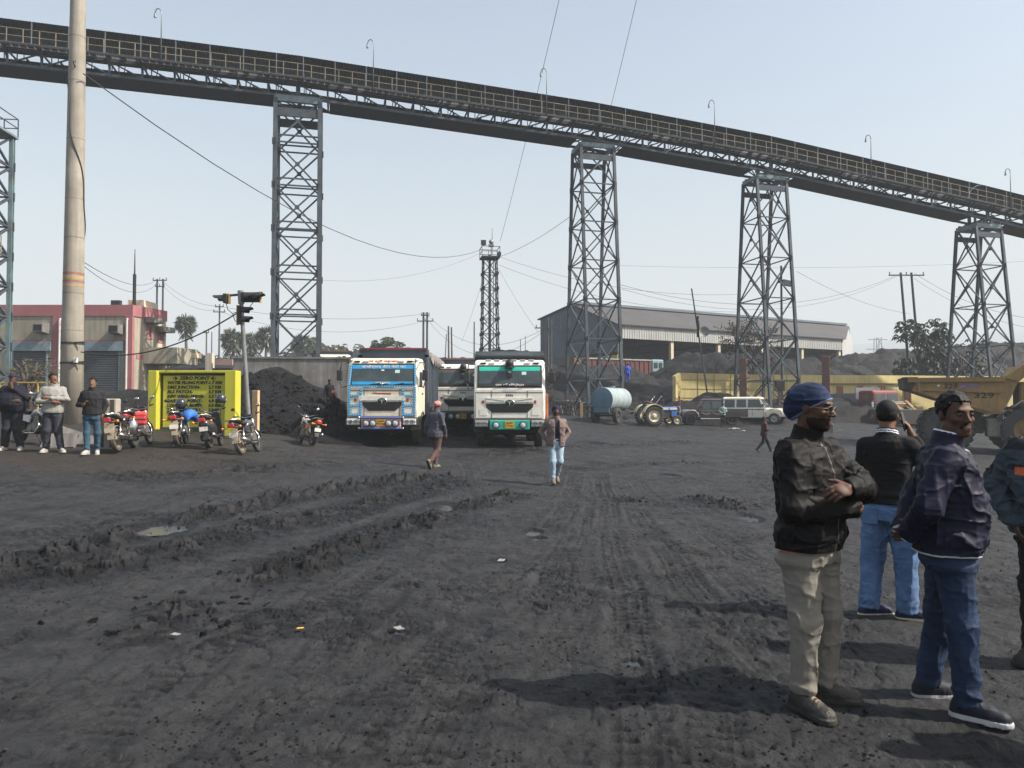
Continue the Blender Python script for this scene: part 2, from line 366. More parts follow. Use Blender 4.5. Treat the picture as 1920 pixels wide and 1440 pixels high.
def detail(X, Y):
    r = np.sqrt(X * X + Y * Y); h = np.zeros(X.shape)
    near = np.clip((75 - r) / 30, 0, 1)
    h += (fbm2(X * .35, Y * .35, 3, 3) - .5) * .10 * near
    h += (fbm2(X * 1.7, Y * 1.7, 4, 11) - .5) * .045 * near
    # clods: tilted slabs of caked coal mud at two sizes
    wx = .5 * fbm2(X * 4, Y * 4, 2, 5)
    _, cv, ge, ox, oy = cell2(X * 4.2 + wx, Y * 4.2 + wx, 21); _, cv2, ge2, ox2, oy2 = cell2(X * 9.5 + wx * 2, Y * 9.5, 31)
    S_ = lambda e, a, b: np.clip((e - a) / (b - a), 0, 1)
    clod = S_(ge, .03, .10) * (cv > .4) * (.35 + .65 * cv + (ox * (cv * 7 % 1 - .5) + oy * (cv * 13 % 1 - .5)) * 1.2); clod2 = S_(ge2, .05, .16) * (cv2 > .45) * (cv2 + (ox2 * (cv2 * 7 % 1 - .5) + oy2 * (cv2 * 11 % 1 - .5)) * 1.2)
    rough = np.zeros(X.shape); top = np.zeros(X.shape)
    for pts, a, wd in RIDW:
        d, arc, side, L = poly_dist(X, Y, pts)
        wob = (vnoise2(arc * 1.3, arc * 0 + a * 91, 7) - .5) * wd * 1.2
        d2 = np.abs(d * side + wob)
        endf = np.clip(np.minimum(arc, L - arc) / .5 + .25, 0, 1)
        prof = np.exp(-(d2 / wd) ** 2) * endf * (0.25 + 1.2 * fbm2(arc * 1.1, d * 1.5, 3, int(a * 1000)))
        h += a * prof * (0.26 + 0.46 * clod + 0.30 * clod2); top = np.maximum(top, np.clip(prof * 2.2, 0, 1) * np.clip(clod * 1.5 + .5 * clod2 - .15, 0, 1))
        rough = np.maximum(rough, np.exp(-(d / (wd * 1.7)) ** 2) * min(1, a / .1) * endf)
    h += rough * (clod * .022 + clod2 * .020 + (fbm2(X * 7, Y * 7, 4, 8) - .5) * .06)
    trk = np.zeros(X.shape)
    for ti, (pts, hw, dp) in enumerate(TRKW):
        d, arc, side, L = poly_dist(X, Y, pts)
        d = np.abs(d * side + (vnoise2(arc * .6, arc * 0 + hw * 77 + dp * 900, 4) - .5) * .18)
        inside = np.clip((hw - d) / .05 + .5, 0, 1); rim = np.exp(-((d - hw - .05) / .05) ** 2)
        u = d * side
        tread = np.clip(.5 + 1.4 * np.sin(arc * 2 * np.pi / .115 + np.abs(u) * 14 + 5 * fbm2(X * 3, Y * 3, 2, 15)), 0, 1) * (fbm2(X * 6, Y * 6, 2, 19) > .42); rib = np.exp(-(u / .018) ** 2) + np.exp(-((np.abs(u) - hw * .62) / .016) ** 2)
        fade = np.clip(2.2 * fbm2(arc * .7 + ti * 13.7, u * 1.5 + ti * 5.1, 3, 14) - .72, 0, .9)
        h += fade * .6 * (-dp * inside * (0.35 + .9 * tread) + .5 * dp * rib * inside + .7 * dp * rim + .012 * inside * (clod2 - .3) * (cv2 > .6)); trk = np.maximum(trk, fade * inside * tread * .55)
    # scattered lumps away from the ruts
    m = fbm2(X * .9 + 4, Y * .9, 3, 51); sc = np.clip((m - .56) * 9, 0, 1) * near
    h += sc * (clod2 * .016 + (cv > .85) * clod * .016)
    h += (fbm2(X * 9, Y * 9, 4, 61) - .5) * .018 * np.clip((25 - r) / 15, 0, 1)
    h += (fbm2(X * 26, Y * 26, 2, 71) - .5) * .011 * np.clip((9 - r) / 4, 0, 1)
    for px, py, rx, ry, z in PUDW:
        e = ((X - px) / rx) ** 2 + ((Y - py) / ry) ** 2 + (fbm2(X * 5, Y * 5, 3, 17) - .5) * 1.4
        k = np.clip(1.5 - e * .75, 0, 1); h = h * (1 - k) - .03 * k; rough = np.maximum(rough, np.clip(1.7 - e * .6, 0, 1) * .8)
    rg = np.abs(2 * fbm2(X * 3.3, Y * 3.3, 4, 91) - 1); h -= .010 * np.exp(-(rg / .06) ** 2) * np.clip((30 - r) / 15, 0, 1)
    wet_shade = np.clip(trk + .35 * np.exp(-(rg / .05) ** 2) * (cv2 > .3) + rough * (1.15 - .95 * top) * (.55 + .9 * fbm2(X * 2.3, Y * 2.3, 4, 77)) + sc * .55 * clod2, 0, 1)  # wet mud, with shade of crevices and tread hollows also put into the colour
    return h, wet_shade
_a = np.concatenate([np.linspace(-180, -42, 36, endpoint=False), np.linspace(-42, 42, 1080, endpoint=False), np.linspace(42, 180, 36, endpoint=False)])
_r = [0.3, .8, 1.4, 2.0, 2.5]
while _r[-1] < 3200:
    d = _r[-1]; _r.append(d + (min(max(.0042 * d, .012), .22) if d < 62 else d * .09))
_r = np.array(_r); _AA, _RR = np.meshgrid(np.radians(_a), _r); GX = np.sin(_AA) * _RR; GY = np.cos(_AA) * _RR
GZ = gza(GX, GY); _h, WET_SHADE = detail(GX, GY); GZ += np.where(_RR < 80, _h, 0)
nr, na = GX.shape
idx = np.arange(nr * na).reshape(nr, na); nx = np.roll(idx, -1, axis=1)
F = np.stack([idx[:-1], nx[:-1], nx[1:], idx[1:]], -1).reshape(-1, 4)[:, ::-1]
V = np.stack([GX, GY, GZ], -1).reshape(-1, 3)
def ground_material():
    m = bpy.data.materials.new('coal_dirt'); m.use_nodes = True; nt = m.node_tree; n = nt.nodes; l = nt.links; b = n['Principled BSDF']
    tc = n.new('ShaderNodeTexCoord'); vec = tc.outputs['Object']
    def noise(s, det=6, r=.6, st=None):
        t = n.new('ShaderNodeTexNoise'); t.inputs['Scale'].default_value = s; t.inputs['Detail'].default_value = det; t.inputs['Roughness'].default_value = r
        v = vec
        if st: mp = n.new('ShaderNodeMapping'); mp.inputs['Scale'].default_value = st; l.new(vec, mp.inputs[0]); v = mp.outputs[0]
        l.new(v, t.inputs['Vector']); return t.outputs[0]
    def rng(s, a, c, lo=0, hi=1):
        t = n.new('ShaderNodeMapRange'); t.inputs[1].default_value = a; t.inputs[2].default_value = c; t.inputs[3].default_value = lo; t.inputs[4].default_value = hi; l.new(s, t.inputs[0]); return t.outputs[0]
    def mix(f, a, c):
        t = n.new('ShaderNodeMix'); t.data_type = 'RGBA'; l.new(f, t.inputs[0])
        for i, v in ((6, a), (7, c)):
            if hasattr(v, 'is_linked'): l.new(v, t.inputs[i])
            else: t.inputs[i].default_value = (*v, 1)
        return t.outputs[2]
    c = mix(rng(noise(.55, 7, .65), .36, .64), (.0118, .0124, .0146), (.0285, .0287, .0303))
    c = mix(rng(noise(3.1, 8, .7), .42, .72), c, (.041, .0405, .041))
    c = mix(rng(noise(6.5, 8, .72), .53, .66), c, (.0065, .0065, .0075))
    c = mix(rng(noise(46, 3, .6), .66, .72), c, (.075, .073, .071))       # pale grit
    c = mix(rng(noise(1.0, 6, .65, (9, .7, 1)), .54, .70), c, (.0105, .011, .013)); c = mix(rng(noise(1.0, 6, .7, (16, 1.1, 2)), .60, .74), c, (.056, .055, .056))   # scuffed streaks along the driving direction
    # brown earth verge on the left
    sx = n.new('ShaderNodeSeparateXYZ'); l.new(vec, sx.inputs[0])
    g1 = rng(sx.outputs[0], -3.5, -8.0); g2 = rng(sx.outputs[1], 12.6, 15.0); g3 = rng(sx.outputs[1], 30, 24)
    mm = n.new('ShaderNodeMath'); mm.operation = 'MULTIPLY'; l.new(g1, mm.inputs[0]); l.new(g2, mm.inputs[1])
    m2 = n.new('ShaderNodeMath'); m2.operation = 'MULTIPLY'; l.new(mm.outputs[0], m2.inputs[0]); l.new(g3, m2.inputs[1])
    m3 = n.new('ShaderNodeMath'); m3.operation = 'MULTIPLY'; l.new(m2.outputs[0], m3.inputs[0]); l.new(rng(noise(.9, 5, .6), .3, .55, .25, .85), m3.inputs[1])
    c = mix(m3.outputs[0], c, (.035, .0275, .021))
    at = n.new('ShaderNodeAttribute'); at.attribute_name = 'wet_shade'; c = mix(rng(at.outputs['Fac'], .08, .62), c, (.0072, .0072, .0082))
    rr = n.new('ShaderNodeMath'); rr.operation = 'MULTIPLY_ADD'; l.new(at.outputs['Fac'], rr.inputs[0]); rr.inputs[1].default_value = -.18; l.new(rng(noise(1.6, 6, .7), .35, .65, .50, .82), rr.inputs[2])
    l.new(c, b.inputs['Base Color']); l.new(rr.outputs[0], b.inputs['Roughness']); b.inputs['Specular IOR Level'].default_value = .22
    bp = n.new('ShaderNodeBump'); bp.inputs['Strength'].default_value = .9; bp.inputs['Distance'].default_value = .045; l.new(noise(13, 10, .68), bp.inputs['Height'])
    b2 = n.new('ShaderNodeBump'); b2.inputs['Strength'].default_value = .8; b2.inputs['Distance'].default_value = .010; l.new(noise(75, 5, .6), b2.inputs['Height']); l.new(bp.outputs[0], b2.inputs['Normal'])
    l.new(b2.outputs[0], b.inputs['Normal'])
    return m
M_GROUND = ground_material()
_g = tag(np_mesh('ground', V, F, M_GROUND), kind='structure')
_at = _g.data.attributes.new('wet_shade', 'FLOAT', 'POINT'); _at.data.foreach_set('value', WET_SHADE.astype(np.float32).ravel())
del _h, WET_SHADE, GX, GY, GZ, V, F, _AA, _RR
# puddles
M_WATER = mat('puddle_water', (.016, .017, .020), rough=.13, spec=.45, bump=.3, bscale=9)
for px, py, rx, ry, z in PUDW:
    mb = MB(); pts = []
    N = 26
    for i in range(N):
        t = 2 * math.pi * i / N; k = 1.15 + .22 * math.sin(t * 3 + px * 9) + .14 * math.sin(t * 5 + py)
        pts.append((px + rx * k * math.cos(t), py + ry * k * math.sin(t), 0))
    pts = [(a, b_, gz(px, py) - .024) for a, b_, _ in pts]
    mb._add(pts, [list(range(N))]); tag(mb.build('puddle', M_WATER), kind='structure')

# ---- hills far away on the right, and a low far wood line
def hill_strip(name, d, pts, m):
    """a real ridge: silhouette pixels at distance d, sloping towards us"""
    xs = np.array([p[0] for p in pts]); ys = np.array([p[1] for p in pts]); px = np.linspace(xs[0], xs[-1], 160); py = np.interp(px, xs, ys) + (fbm2(px * .03, px * 0, 4, 5) - .5) * 7
    rows = []
    for k in range(9):
        t = k / 8.0; dd = d * (0.72 + 0.28 * t); row = []
        for a, b_ in zip(px, py):
            q = P(a, b_, d); hz = (q.z) * (math.sin(t * math.pi / 2) ** 1.3) * (1 + .12 * (fbm2(np.array([a * .02]), np.array([t * 3.]), 3, 9)[0] - .5) * (1 - t)) - 2 * (1 - t)
            row.append(((a - 960) / FPX * dd, dd, hz))
        rows.append(row)
    last = [((a - 960) / FPX * d * 1.3, d * 1.3, -2) for a in px]; rows.append(last)
    V = np.array(rows).reshape(-1, 3); idx = np.arange(len(V)).reshape(len(rows), -1)
    F = np.stack([idx[:-1, :-1], idx[:-1, 1:], idx[1:, 1:], idx[1:, :-1]], -1).reshape(-1, 4)
    return tag(np_mesh(name, V, F, m), kind='structure')
M_HILL = mat('hill_scrub', (.055, .075, .05), rough=.95, var=.4, vscale=.02)
hill_strip('hills', 2300, [(1380,690),(1500,668),(1600,650),(1680,636),(1780,622),(1850,626),(1920,622),(2020,612),(2200,640),(2400,690)], M_HILL)
hill_strip('hills', 1200, [(-300,690),(-100,684),(100,680),(300,676),(500,672),(700,668),(860,671),(1000,676),(1200,690)], M_HILL)
# ---------------------------------------------------------------- steel: conveyor gantry and its towers
M_STEEL = mat('blue_grey_steel', (.060,.082,.100), rough=.6, var=.25, vscale=1.2, dirt=.7, dcol=(.020,.023,.028), dscale=.8, rust=.22, spec=.3)
M_STEEL2 = mat('teal_steel', (.16,.24,.25), rough=.5, var=.2, vscale=1.0, dirt=.6, dcol=(.03,.03,.032), dscale=.9, rust=.2)
M_BEAM = mat('pale_teal_beam', (.15,.21,.23), rough=.5, var=.2, dirt=.4)
M_DECK = mat('dusty_deck', (.018,.022,.028), rough=.85, var=.3, dirt=.4)
M_HOOD = mat('sheet_hood', (.040,.055,.062), rough=.55, var=.25, vscale=.8, dirt=.5)
M_RAIL = mat('yellow_rail', (.27,.225,.16), rough=.6, var=.3, vscale=2, dirt=.45, rust=.15)
M_BELT = mat('belt_rubber', (.03,.03,.03), rough=.8)
M_PLATE = mat('walkway_grating', (.17,.17,.165), rough=.7, var=.35, vscale=3, dirt=.5)
M_LAMP = mat('lamp_post_grey', (.16,.18,.19), rough=.5, metal=.3)
TH = math.atan(.235); GD = Vector((math.cos(TH), math.sin(TH), 0)); GN = Vector((-math.sin(TH), math.cos(TH), 0))
HW = .9
def gpt(px): # plan position on the gantry line under photo column px
    y = 51.7 / (1 - .235 * (px - 960) / FPX); return Vector(((px - 960) / FPX * y, y, 0))
def znear(px, py, off): 
    b = gpt(px) + GN * off; return P(px, py, b.y / CP).z
NODES = []
for px, py in ((-330, 74), (556, 178), (1113, 261), (1437, 320), (1840, 410), (2330, 530)):
    b = gpt(px); NODES.append(Vector((b.x, b.y, znear(px, py, -HW))))
g0 = NODES[1].copy()
gantry = thing('conveyor_gantry', 'long covered conveyor bridge of dark steel trusses crossing high above the yard', 'conveyor', (g0.x, g0.y, gz(g0.x, g0.y)))
gorg = Vector(gantry.location)
def L3(p): return Vector(p) - gorg
for i in range(5):
    a, b = NODES[i], NODES[i + 1]; d = b - a; L = d.length; du = d / L; up = Vector((0, 0, 1))
    def pt(s, off, h): return L3(a + du * s + GN * off + up * h)
    # trusses
    for off in (-HW, HW):
        mb = MB(); n = max(4, int(round(L / 1.85))); bay = L / n
        mb.bar(pt(0, off, .07), pt(L, off, .07), .13, .16); mb.bar(pt(0, off, .97), pt(L, off, .97), .13, .16)
        for k in range(n + 1):
            s = min(max(k * bay, .08), L - .08); mb.bar(pt(s, off, .10), pt(s, off, 1.0), .12, .11, up=GN)
            if k < n:
                s0, s1 = k * bay, (k + 1) * bay
                if (k < n / 2) == (i % 2 == 0): mb.bar(pt(s0, off, .12), pt(s1, off, .95), .075)
                else: mb.bar(pt(s0, off, .95), pt(s1, off, .12), .075)
        mb.build('side_truss', M_STEEL, gantry)
    mb = MB()   # cross members, return idlers
    n = max(4, int(round(L / 1.85)))
    for k in range(n + 1):
        s = k * L / n; mb.bar(pt(s, -HW, .05), pt(s, HW, .05), .09); mb.bar(pt(s, -HW, .93), pt(s, HW, .93), .09)
        if k < n:
            mb.bar(pt(s, -HW, .04), pt(s + L / n, HW, .04), .06)
            mb.cyl(pt(s + L / n / 2, -.6, .62), pt(s + L / n / 2, .6, .62), .07, n=8)
            mb.bar(pt(s + .5, -HW + .1, .2), pt(s + .5, -HW + .1, .95), .05); mb.bar(pt(s + .25, HW, .1), pt(s + .9, -HW, .9), .05)
    mb.build('cross_beams', M_STEEL, gantry)
    mb = MB(); mb.bar(pt(0, 0, .55), pt(L, 0, .55), 1.0, .03, up=up); mb.bar(pt(0, 0, 1.62), pt(L, 0, 1.62), 1.0, .10, up=up); mb.build('belt', M_BELT, gantry)
    # floor sheet under the truss, leaving a gap at the towers
    e0, e1 = (.3 if i == 0 else 2.0), L - (1.55 if i < 4 else .2)
    mb = MB(); mb.bar(pt(e0, 0, -.03), pt(e1, 0, -.03), 2 * HW + .1, .03, up=up); mb.build('floor_sheet', M_DECK, gantry)
    # deck and walkway
    mb = MB(); mb.bar(pt(0, -HW + .08, 1.08), pt(L, -HW + .08, 1.08), .34, .06, up=up); mb.bar(pt(0, .62, 1.48), pt(L, .62, 1.48), .08, .16, up=up); mb.bar(pt(0, -.56, 1.45), pt(L, -.56, 1.45), .08, .16, up=up); mb.bar(pt(0, -HW - .14, .98), pt(L, -HW - .14, .98), .10, .22, up=up); mb.build('deck', M_DECK, gantry)
    mb = MB(); ns = int(L / .42)
    for k in range(ns):
        if hash((i * 977 + k * 131) % 17) % 7 == 0: continue
        s = (k + .5) * L / ns; o = -HW - .50
        mb.bar(pt(s - .19, o, 1.115 + .004 * (k % 3)), pt(s + .17, o, 1.115 + .004 * (k % 3)), .62, .03, up=up)
    mb.build('walkway', M_PLATE, gantry)
    mb = MB(); nb = int(L / 1.85)
    for k in range(nb + 1):
        s = k * L / nb; mb.bar(pt(s, -HW, 1.04), pt(s, -HW - .82, 1.06), .07, .08); mb.bar(pt(s, -HW - .78, 1.02), pt(s, -HW, .45), .06)
    mb.bar(pt(0, -HW - .80, 1.05), pt(L, -HW - .80, 1.05), .06, .12, up=up); mb.build('walkway_brackets', M_DECK, gantry)
    mb = MB(); npst = int(round(L / .88)); o = -HW - .78
    for k in range(npst): s = k * L / npst; mb.bar(pt(s, o, 1.05), pt(s, o, 1.98), .042)
    for h in (1.97, 1.53): mb.bar(pt(0, o, h), pt(L, o, h), .030)
    mb.build('railing', M_RAIL, gantry)
    # inner frames of the belt, posts and far cladding under the hood
    mb = MB()
    for k in range(int(L / 2.05) + 1):
        s = k * 2.05 + .3
        if s > L: break
        mb.bar(pt(s, -.55, 1.1), pt(s, -.55, 2.98), .05); mb.bar(pt(s, .95, 1.0), pt(s, .95, 2.6), .05)
    mb.build('hood_posts', M_LAMP, gantry)
    mb = MB()
    for k in range(int(L / 1.03) + 1):
        s = k * 1.03 + .2
        if s > L: break
        mb.bar(pt(s, -.60, 1.1), pt(s, -.60, 1.62), .045); mb.bar(pt(s, -.62, 1.6), pt(s, -.2, 1.5), .05)
    mb.bar(pt(0, -.62, 1.3), pt(L, -.62, 1.3), .06, .10, up=up); mb.build('idler_frames', M_PLATE, gantry)
    # corrugated quarter-round hood
    prof = [(-.58, 2.98), (-.40, 3.06), (-.1, 3.12), (.25, 3.10), (.6, 2.95), (.85, 2.68), (1.0, 2.3), (1.04, 1.9), (1.05, 1.66)]
    ncor = int(L / .11); rows = []
    for k in range(ncor + 1):
        s = k * L / ncor; bump = .022 * (k % 2); rows.append([pt(s, o_ + bump * .3, h_ + bump) for o_, h_ in prof])
    Vv = [p for r in rows for p in r]; m_ = len(prof); Ff = [(k*m_+j, k*m_+j+1, (k+1)*m_+j+1, (k+1)*m_+j) for k in range(ncor) for j in range(m_-1)]
    mb = MB(); mb._add(Vv, Ff); mb.build('hood', M_HOOD, gantry)
# gooseneck lamps along the walkway rail
for px in (306, 695, 1013, 1322, 1610, 1867, 2110, -60):
    bp_ = gpt(px); x = bp_.x
    for i in range(5):
        if NODES[i].x <= x <= NODES[i+1].x: t = (x - NODES[i].x) / (NODES[i+1].x - NODES[i].x); zc = NODES[i].z * (1 - t) + NODES[i+1].z * t
    q = L3(Vector((bp_.x, bp_.y, zc)) + GN * (-HW - .84)); mb = MB()
    top = 4.35; pts = [q + Vector((0, 0, .95)), q + Vector((0, 0, top - .35))]
    for k in range(7): t = math.pi * k / 6; pts.append(q + Vector((-.20 + .20 * math.cos(t), 0, top - .35 + .32 * math.sin(t))))
    mb.tube(pts, .032, 6); e = pts[-1]; mb.cyl(e + Vector((0,0,.02)), e + Vector((0,0,-.24)), .05, .085, n=8); mb.build('lamp_post', M_LAMP, gantry)

def lattice_tower(name, label, cat, group, base, rz, H, top, bot, levels, leg=.26, br=.10, mats=(M_STEEL, M_STEEL), double=False, cap=True, zb=0.0, rows_mid=False):
    root = thing(name, label, cat, base, rz, group)
    cs = ((-1,-1), (1,-1), (1,1), (-1,1))
    def corner(i, t): return Vector((cs[i][0] * (bot[0] * (1-t) + top[0] * t) / 2, cs[i][1] * (bot[1] * (1-t) + top[1] * t) / 2, zb + (H - zb) * t))
    for i in range(4):
        mb = MB(); a, b = corner(i, 0), corner(i, 1)
        ux = Vector((cs[i][0], 0, 0)) * leg * .5; uy = Vector((0, cs[i][1], 0)) * leg * .5
        # built-up I section
        mb.bar(a + uy * .8, b + uy * .8, leg, leg * .18, up=(0,1,0)); mb.bar(a - uy * .8, b - uy * .8, leg, leg * .18, up=(0,1,0)); mb.bar(a, b, leg * .2, leg * .62, up=(0,1,0))
        mb.bx(a.x - leg, a.x + leg, a.y - leg, a.y + leg, a.z - .5, a.z + .06)
        mb.build('leg', mats[0], root)
    for f in range(4):
        i, j = f, (f + 1) % 4; mb = MB(); inn = -Vector((cs[i][0] + cs[j][0], cs[i][1] + cs[j][1], 0)) * .5 * leg * .2
        for k in range(len(levels) - 1):
            t0, t1 = levels[k], levels[k+1]
            a0, a1, b0, b1 = corner(i, t0) + inn, corner(i, t1) + inn, corner(j, t0) + inn, corner(j, t1) + inn
            mb.bar(a0, b1, br); mb.bar(b0 + inn * .8, a1 + inn * .8, br)
            if k: mb.bar(a0, b0, br * .95)
            if double and k:
                hh = (corner(i, t0 + (t1 - t0) * .16) + inn, corner(j, t0 + (t1 - t0) * .16) + inn); mb.bar(hh[0], hh[1], br * .95)
            c = (a0 + b1 + b0 + a1) / 4; n_ = (b0 - a0).normalized(); mb.bar(c - Vector((0,0,br*1.5)), c + Vector((0,0,br*1.5)), br * 3, br * .3, up=n_.cross(Vector((0,0,1))))
            if k:
                for q in (a0, b0): mb.bar(q - Vector((0,0,br*2.4)), q + Vector((0,0,br*2.4)), br * 4.2, br * .25, up=n_.cross(Vector((0,0,1))))
        mb.build('cross_bracing', mats[1], root)
    if cap:
        mb = MB()
        for f in range(4):
            a, b = corner(f, 1), corner((f + 1) % 4, 1); mb.bar(a, b, leg * .9, leg * 1.6)
        mb.build('cap_beam', M_BEAM, root)
        for f in (0, 2):
            mb = MB(); a, b = corner(f, .955), corner((f + 1) % 4, .955); mb.bar(a, b, leg * .5, leg * 2.0); mb.build('lower_beam', mats[0], root)
    return root, corner
TW = [(556, 192, 2.8, 3.4, .27, .095, 6.6), (1113, 277, 2.5, 5.2, .20, .08, 7), (1437, 337, 2.5, 5.2, .20, .08, 6), (1840, 427, 2.5, 5.0, .21, .085, 5)]
TL = ['straight lattice tower rising behind the concrete wall, farthest left under the conveyor bridge', 'lattice trestle tower with splayed legs standing behind the water tanker',
      'lattice trestle tower with splayed legs standing beside the leafless tree', 'lattice trestle tower with splayed legs standing behind the yellow dump truck']
for (px, py, along, botw, leg, br, nl), lb in zip(TW, TL):
    b = gpt(px); g = gz(b.x, b.y); zt = P(px, py, b.y / CP).z
    lv = [k / round(nl) for k in range(round(nl) + 1)]
    root, corner = lattice_tower('trestle_tower', lb, 'tower', 'trestle towers under the conveyor', (b.x, b.y, g - .1), TH, zt - g + .1, (along, 1.9), (along * 1.0, botw), lv, leg, br, double=(px == 556))
    # pedestal frame carrying the bridge
    i = [556, 1113, 1437, 1840].index(px) + 1; zc = NODES[i].z - (g - .1); H = zt - g + .1
    for sy in (-HW, HW):
        mb = MB()
        for sx in (-.32, .32):
            mb.bar((sx, sy * .95, H + .1), (sx, sy, zc + .05 - sx * .18), .16); mb.bar((sx * 3.6, sy * .95, H + .1), (sx, sy, zc + .0), .08)
        mb.bar((-1.15, sy * .95, H + .28), (1.15, sy * .95, H + .28), .12); mb.build('bearing_frame', M_STEEL, root)
    mb = MB()
    mb.bar((-along/2, -HW, H + .3), (-along/2, -HW, zc + .2), .14); mb.bar((along/2, -HW, H + .3), (along/2, -HW, zc - .1), .14)
    mb.build('end_posts', M_STEEL, root)

# ---- teal tower at the left edge
c0 = stand(-60, 38)
zt = P(0, 236, 38).z
root, corner = lattice_tower('platform_tower', 'teal steel tower with railed platforms cut by the left edge', 'tower', None, (c0.x, c0.y, c0.z - .2), R(6), zt - c0.z + .2, (2.5, 2.5), (2.5, 2.5), [k / 9 for k in range(10)], .22, .10, (M_STEEL2, M_STEEL), cap=False)
H = zt - c0.z + .2
mb = MB(); mb.bx(-1.5, 1.45, -1.6, 1.5, H, H + .12); mb.bx(-1.5, 1.45, -1.62, -1.56, H - .25, H); mb.build('platform', M_BEAM, root)
mb = MB()
for x in [-1.45 + k * .72 for k in range(5)]: mb.bar((x, -1.55, H + .12), (x, -1.55, H + 1.1), .045); mb.bar((x, 1.45, H + .12), (x, 1.45, H + 1.1), .045)
for h in (.6, 1.1):
    mb.bar((-1.45, -1.55, H + h), (1.42, -1.55, H + h), .045); mb.bar((-1.45, 1.45, H + h), (1.42, 1.45, H + h), .045); mb.bar((1.42, -1.55, H + h), (1.42, 1.45, H + h), .045)
mb.build('railing', M_STEEL, root)
for zz in (P(0, 445, 38).z - c0.z, P(0, 692, 38).z - c0.z):
    mb = MB(); mb.bx(1.3, 1.75, -1.3, -.5, zz - .6, zz - .55)
    for y in (-1.3, -.5): mb.bar((1.75, y, zz - .6), (1.75, y, zz + .25), .04)
    for h in (-.2, .25): mb.bar((1.3, -1.3, zz + h), (1.75, -1.3, zz + h), .04); mb.bar((1.75, -1.3, zz + h), (1.75, -.5, zz + h), .04); mb.bar((1.3, -.5, zz + h), (1.75, -.5, zz + h), .04)
    mb.bar((1.3, -1.2, zz - 1.2), (1.72, -1.2, zz - .6), .05); mb.build('side_platform', M_RAIL, root)
mb = MB()
for x in (-.3, .1): mb.bar((x, -1.0, 0.2), (x, -1.0, H + .8), .04)
for k in range(int(H / .32)): mb.bar((-.3, -1.0, .4 + k * .32), (.1, -1.0, .4 + k * .32), .025)
mb.build('ladder', M_STEEL, root)
for py in (297, 560): 
    zz = P(0, py, 38).z - c0.z; mb = MB(); mb.bar((1.2, -1.2, zz), (1.62, -1.25, zz + .12), .06); mb.bar((1.2, -1.2, zz - .5), (1.6, -1.25, zz + .05), .04); mb.box((1.66, -1.25, zz), (.2, .12, .2)); mb.build('floodlight', M_DECK, root)

# ---- floodlight mast in the middle
c0 = stand(918, 75); H = P(918, 484, 75).z - c0.z
root, corner = lattice_tower('floodlight_mast', 'slim dark lattice mast with railed lamp platform and antenna', 'mast', None, c0, R(10), H, (1.35, 1.35), (1.9, 1.9), [k / 10 for k in range(11)], .09, .07, (M_DECK, M_DECK), cap=False)
mb = MB(); mb.cyl((0, 0, 0), (0, 0, H + .4), .16, .13, n=10); mb.tube([(.35, -.2, .2), (.35, -.2, H)], .04, 6); mb.build('centre_pipe', M_DECK, root)
mb = MB(); mb.bx(-.95, .95, -.95, .95, H, H + .14); mb.build('platform', M_DECK, root)
mb = MB()
for sx in (-.92, 0, .92):
    for sy in (-.92, .92): mb.bar((sx, sy, H + .1), (sx, sy, H + 1.15), .05)
for h in (.62, 1.12):
    for s in (-.92, .92): mb.bar((-.92, s, H + h), (.92, s, H + h), .05); mb.bar((s, -.92, H + h), (s, .92, H + h), .05)
mb.build('railing', M_DECK, root)
for x, z, s in ((-.78, 1.45, .5), (.85, .35, .35)):
    mb = MB(); mb.box((x, -.95, H + z), (s, .22, s)); mb.box((x, -1.09, H + z), (s * .85, .05, s * .85)); mb.cyl((x, -.9, H + z), (x, -.7, H + z - .3), .05, n=6); mb.build('floodlight', M_DECK, root)
mb = MB(); mb.lathe([(.24, 0), (.24, .1), (.12, .22), (.1, .3)], (0.06, -.75, H + 1.62), 'Y', 12); mb.box((.06, -.6, H + 1.25), (.5, .3, .28)); mb.build('siren', M_LAMP, root)
mb = MB(); mb.cyl((.25, 0, H + .4), (.25, 0, H + 3.2), .045, .02, n=6); mb.build('antenna', M_DECK, root)

# ---------------------------------------------------------------- big concrete pole on the left
M_CONC = mat('weathered_concrete', (.31,.28,.23), rough=.85, var=.22, vscale=1.3, bump=.25, bscale=14, streak=.55, dcol=(.16,.14,.12), dirt=.3, dscale=.7)
M_CONC2 = mat('sooty_concrete', (.21,.20,.19), rough=.9, var=.3, vscale=1.0, bump=.3, bscale=10, streak=.7, dcol=(.07,.065,.06), dirt=.5)
M_BANDR = mat('red_paint_band', (.27,.10,.08), rough=.7, var=.3, vscale=6, dirt=.25, dcol=(.3,.26,.2))
M_BANDY = mat('yellow_paint_band', (.35,.25,.11), rough=.7, var=.3, vscale=6, dirt=.25, dcol=(.3,.26,.2))
M_BLACK = mat('black_cable', (.018,.018,.02), rough=.6)
D = 26.0; base = stand(134.5, D); pole = thing('concrete_pole', 'tall round weathered concrete pole with red and yellow bands and a wound cable', 'pole', (base.x, base.y, base.z - .3))
o = Vector(pole.location)
def prad(z):  # radius against world z
    t = (z - P(0, 720, D).z) / (P(0, 0, D).z - P(0, 720, D).z); return (38.5 * (1 - t) + 26.5 * t) / 2 / FPX * D
zs = [base.z - .3, P(0, 720, D).z]; joints = [620, 550, 445, 372, 258, 147, 62, -60, -180]
mb = MB(); prof = []; ztop = P(0, -320, D).z
z = base.z - .3
jz = sorted(P(0, j, D).z for j in joints)
zz = [z] + jz + [ztop]
for a, b in zip(zz[:-1], zz[1:]):
    prof += [(prad(a), a - o.z)]
prof += [(prad(ztop), ztop - o.z)]; mb.lathe(prof, (0, 0, 0), 'Z', 40); mb.build('shaft', M_CONC, pole)
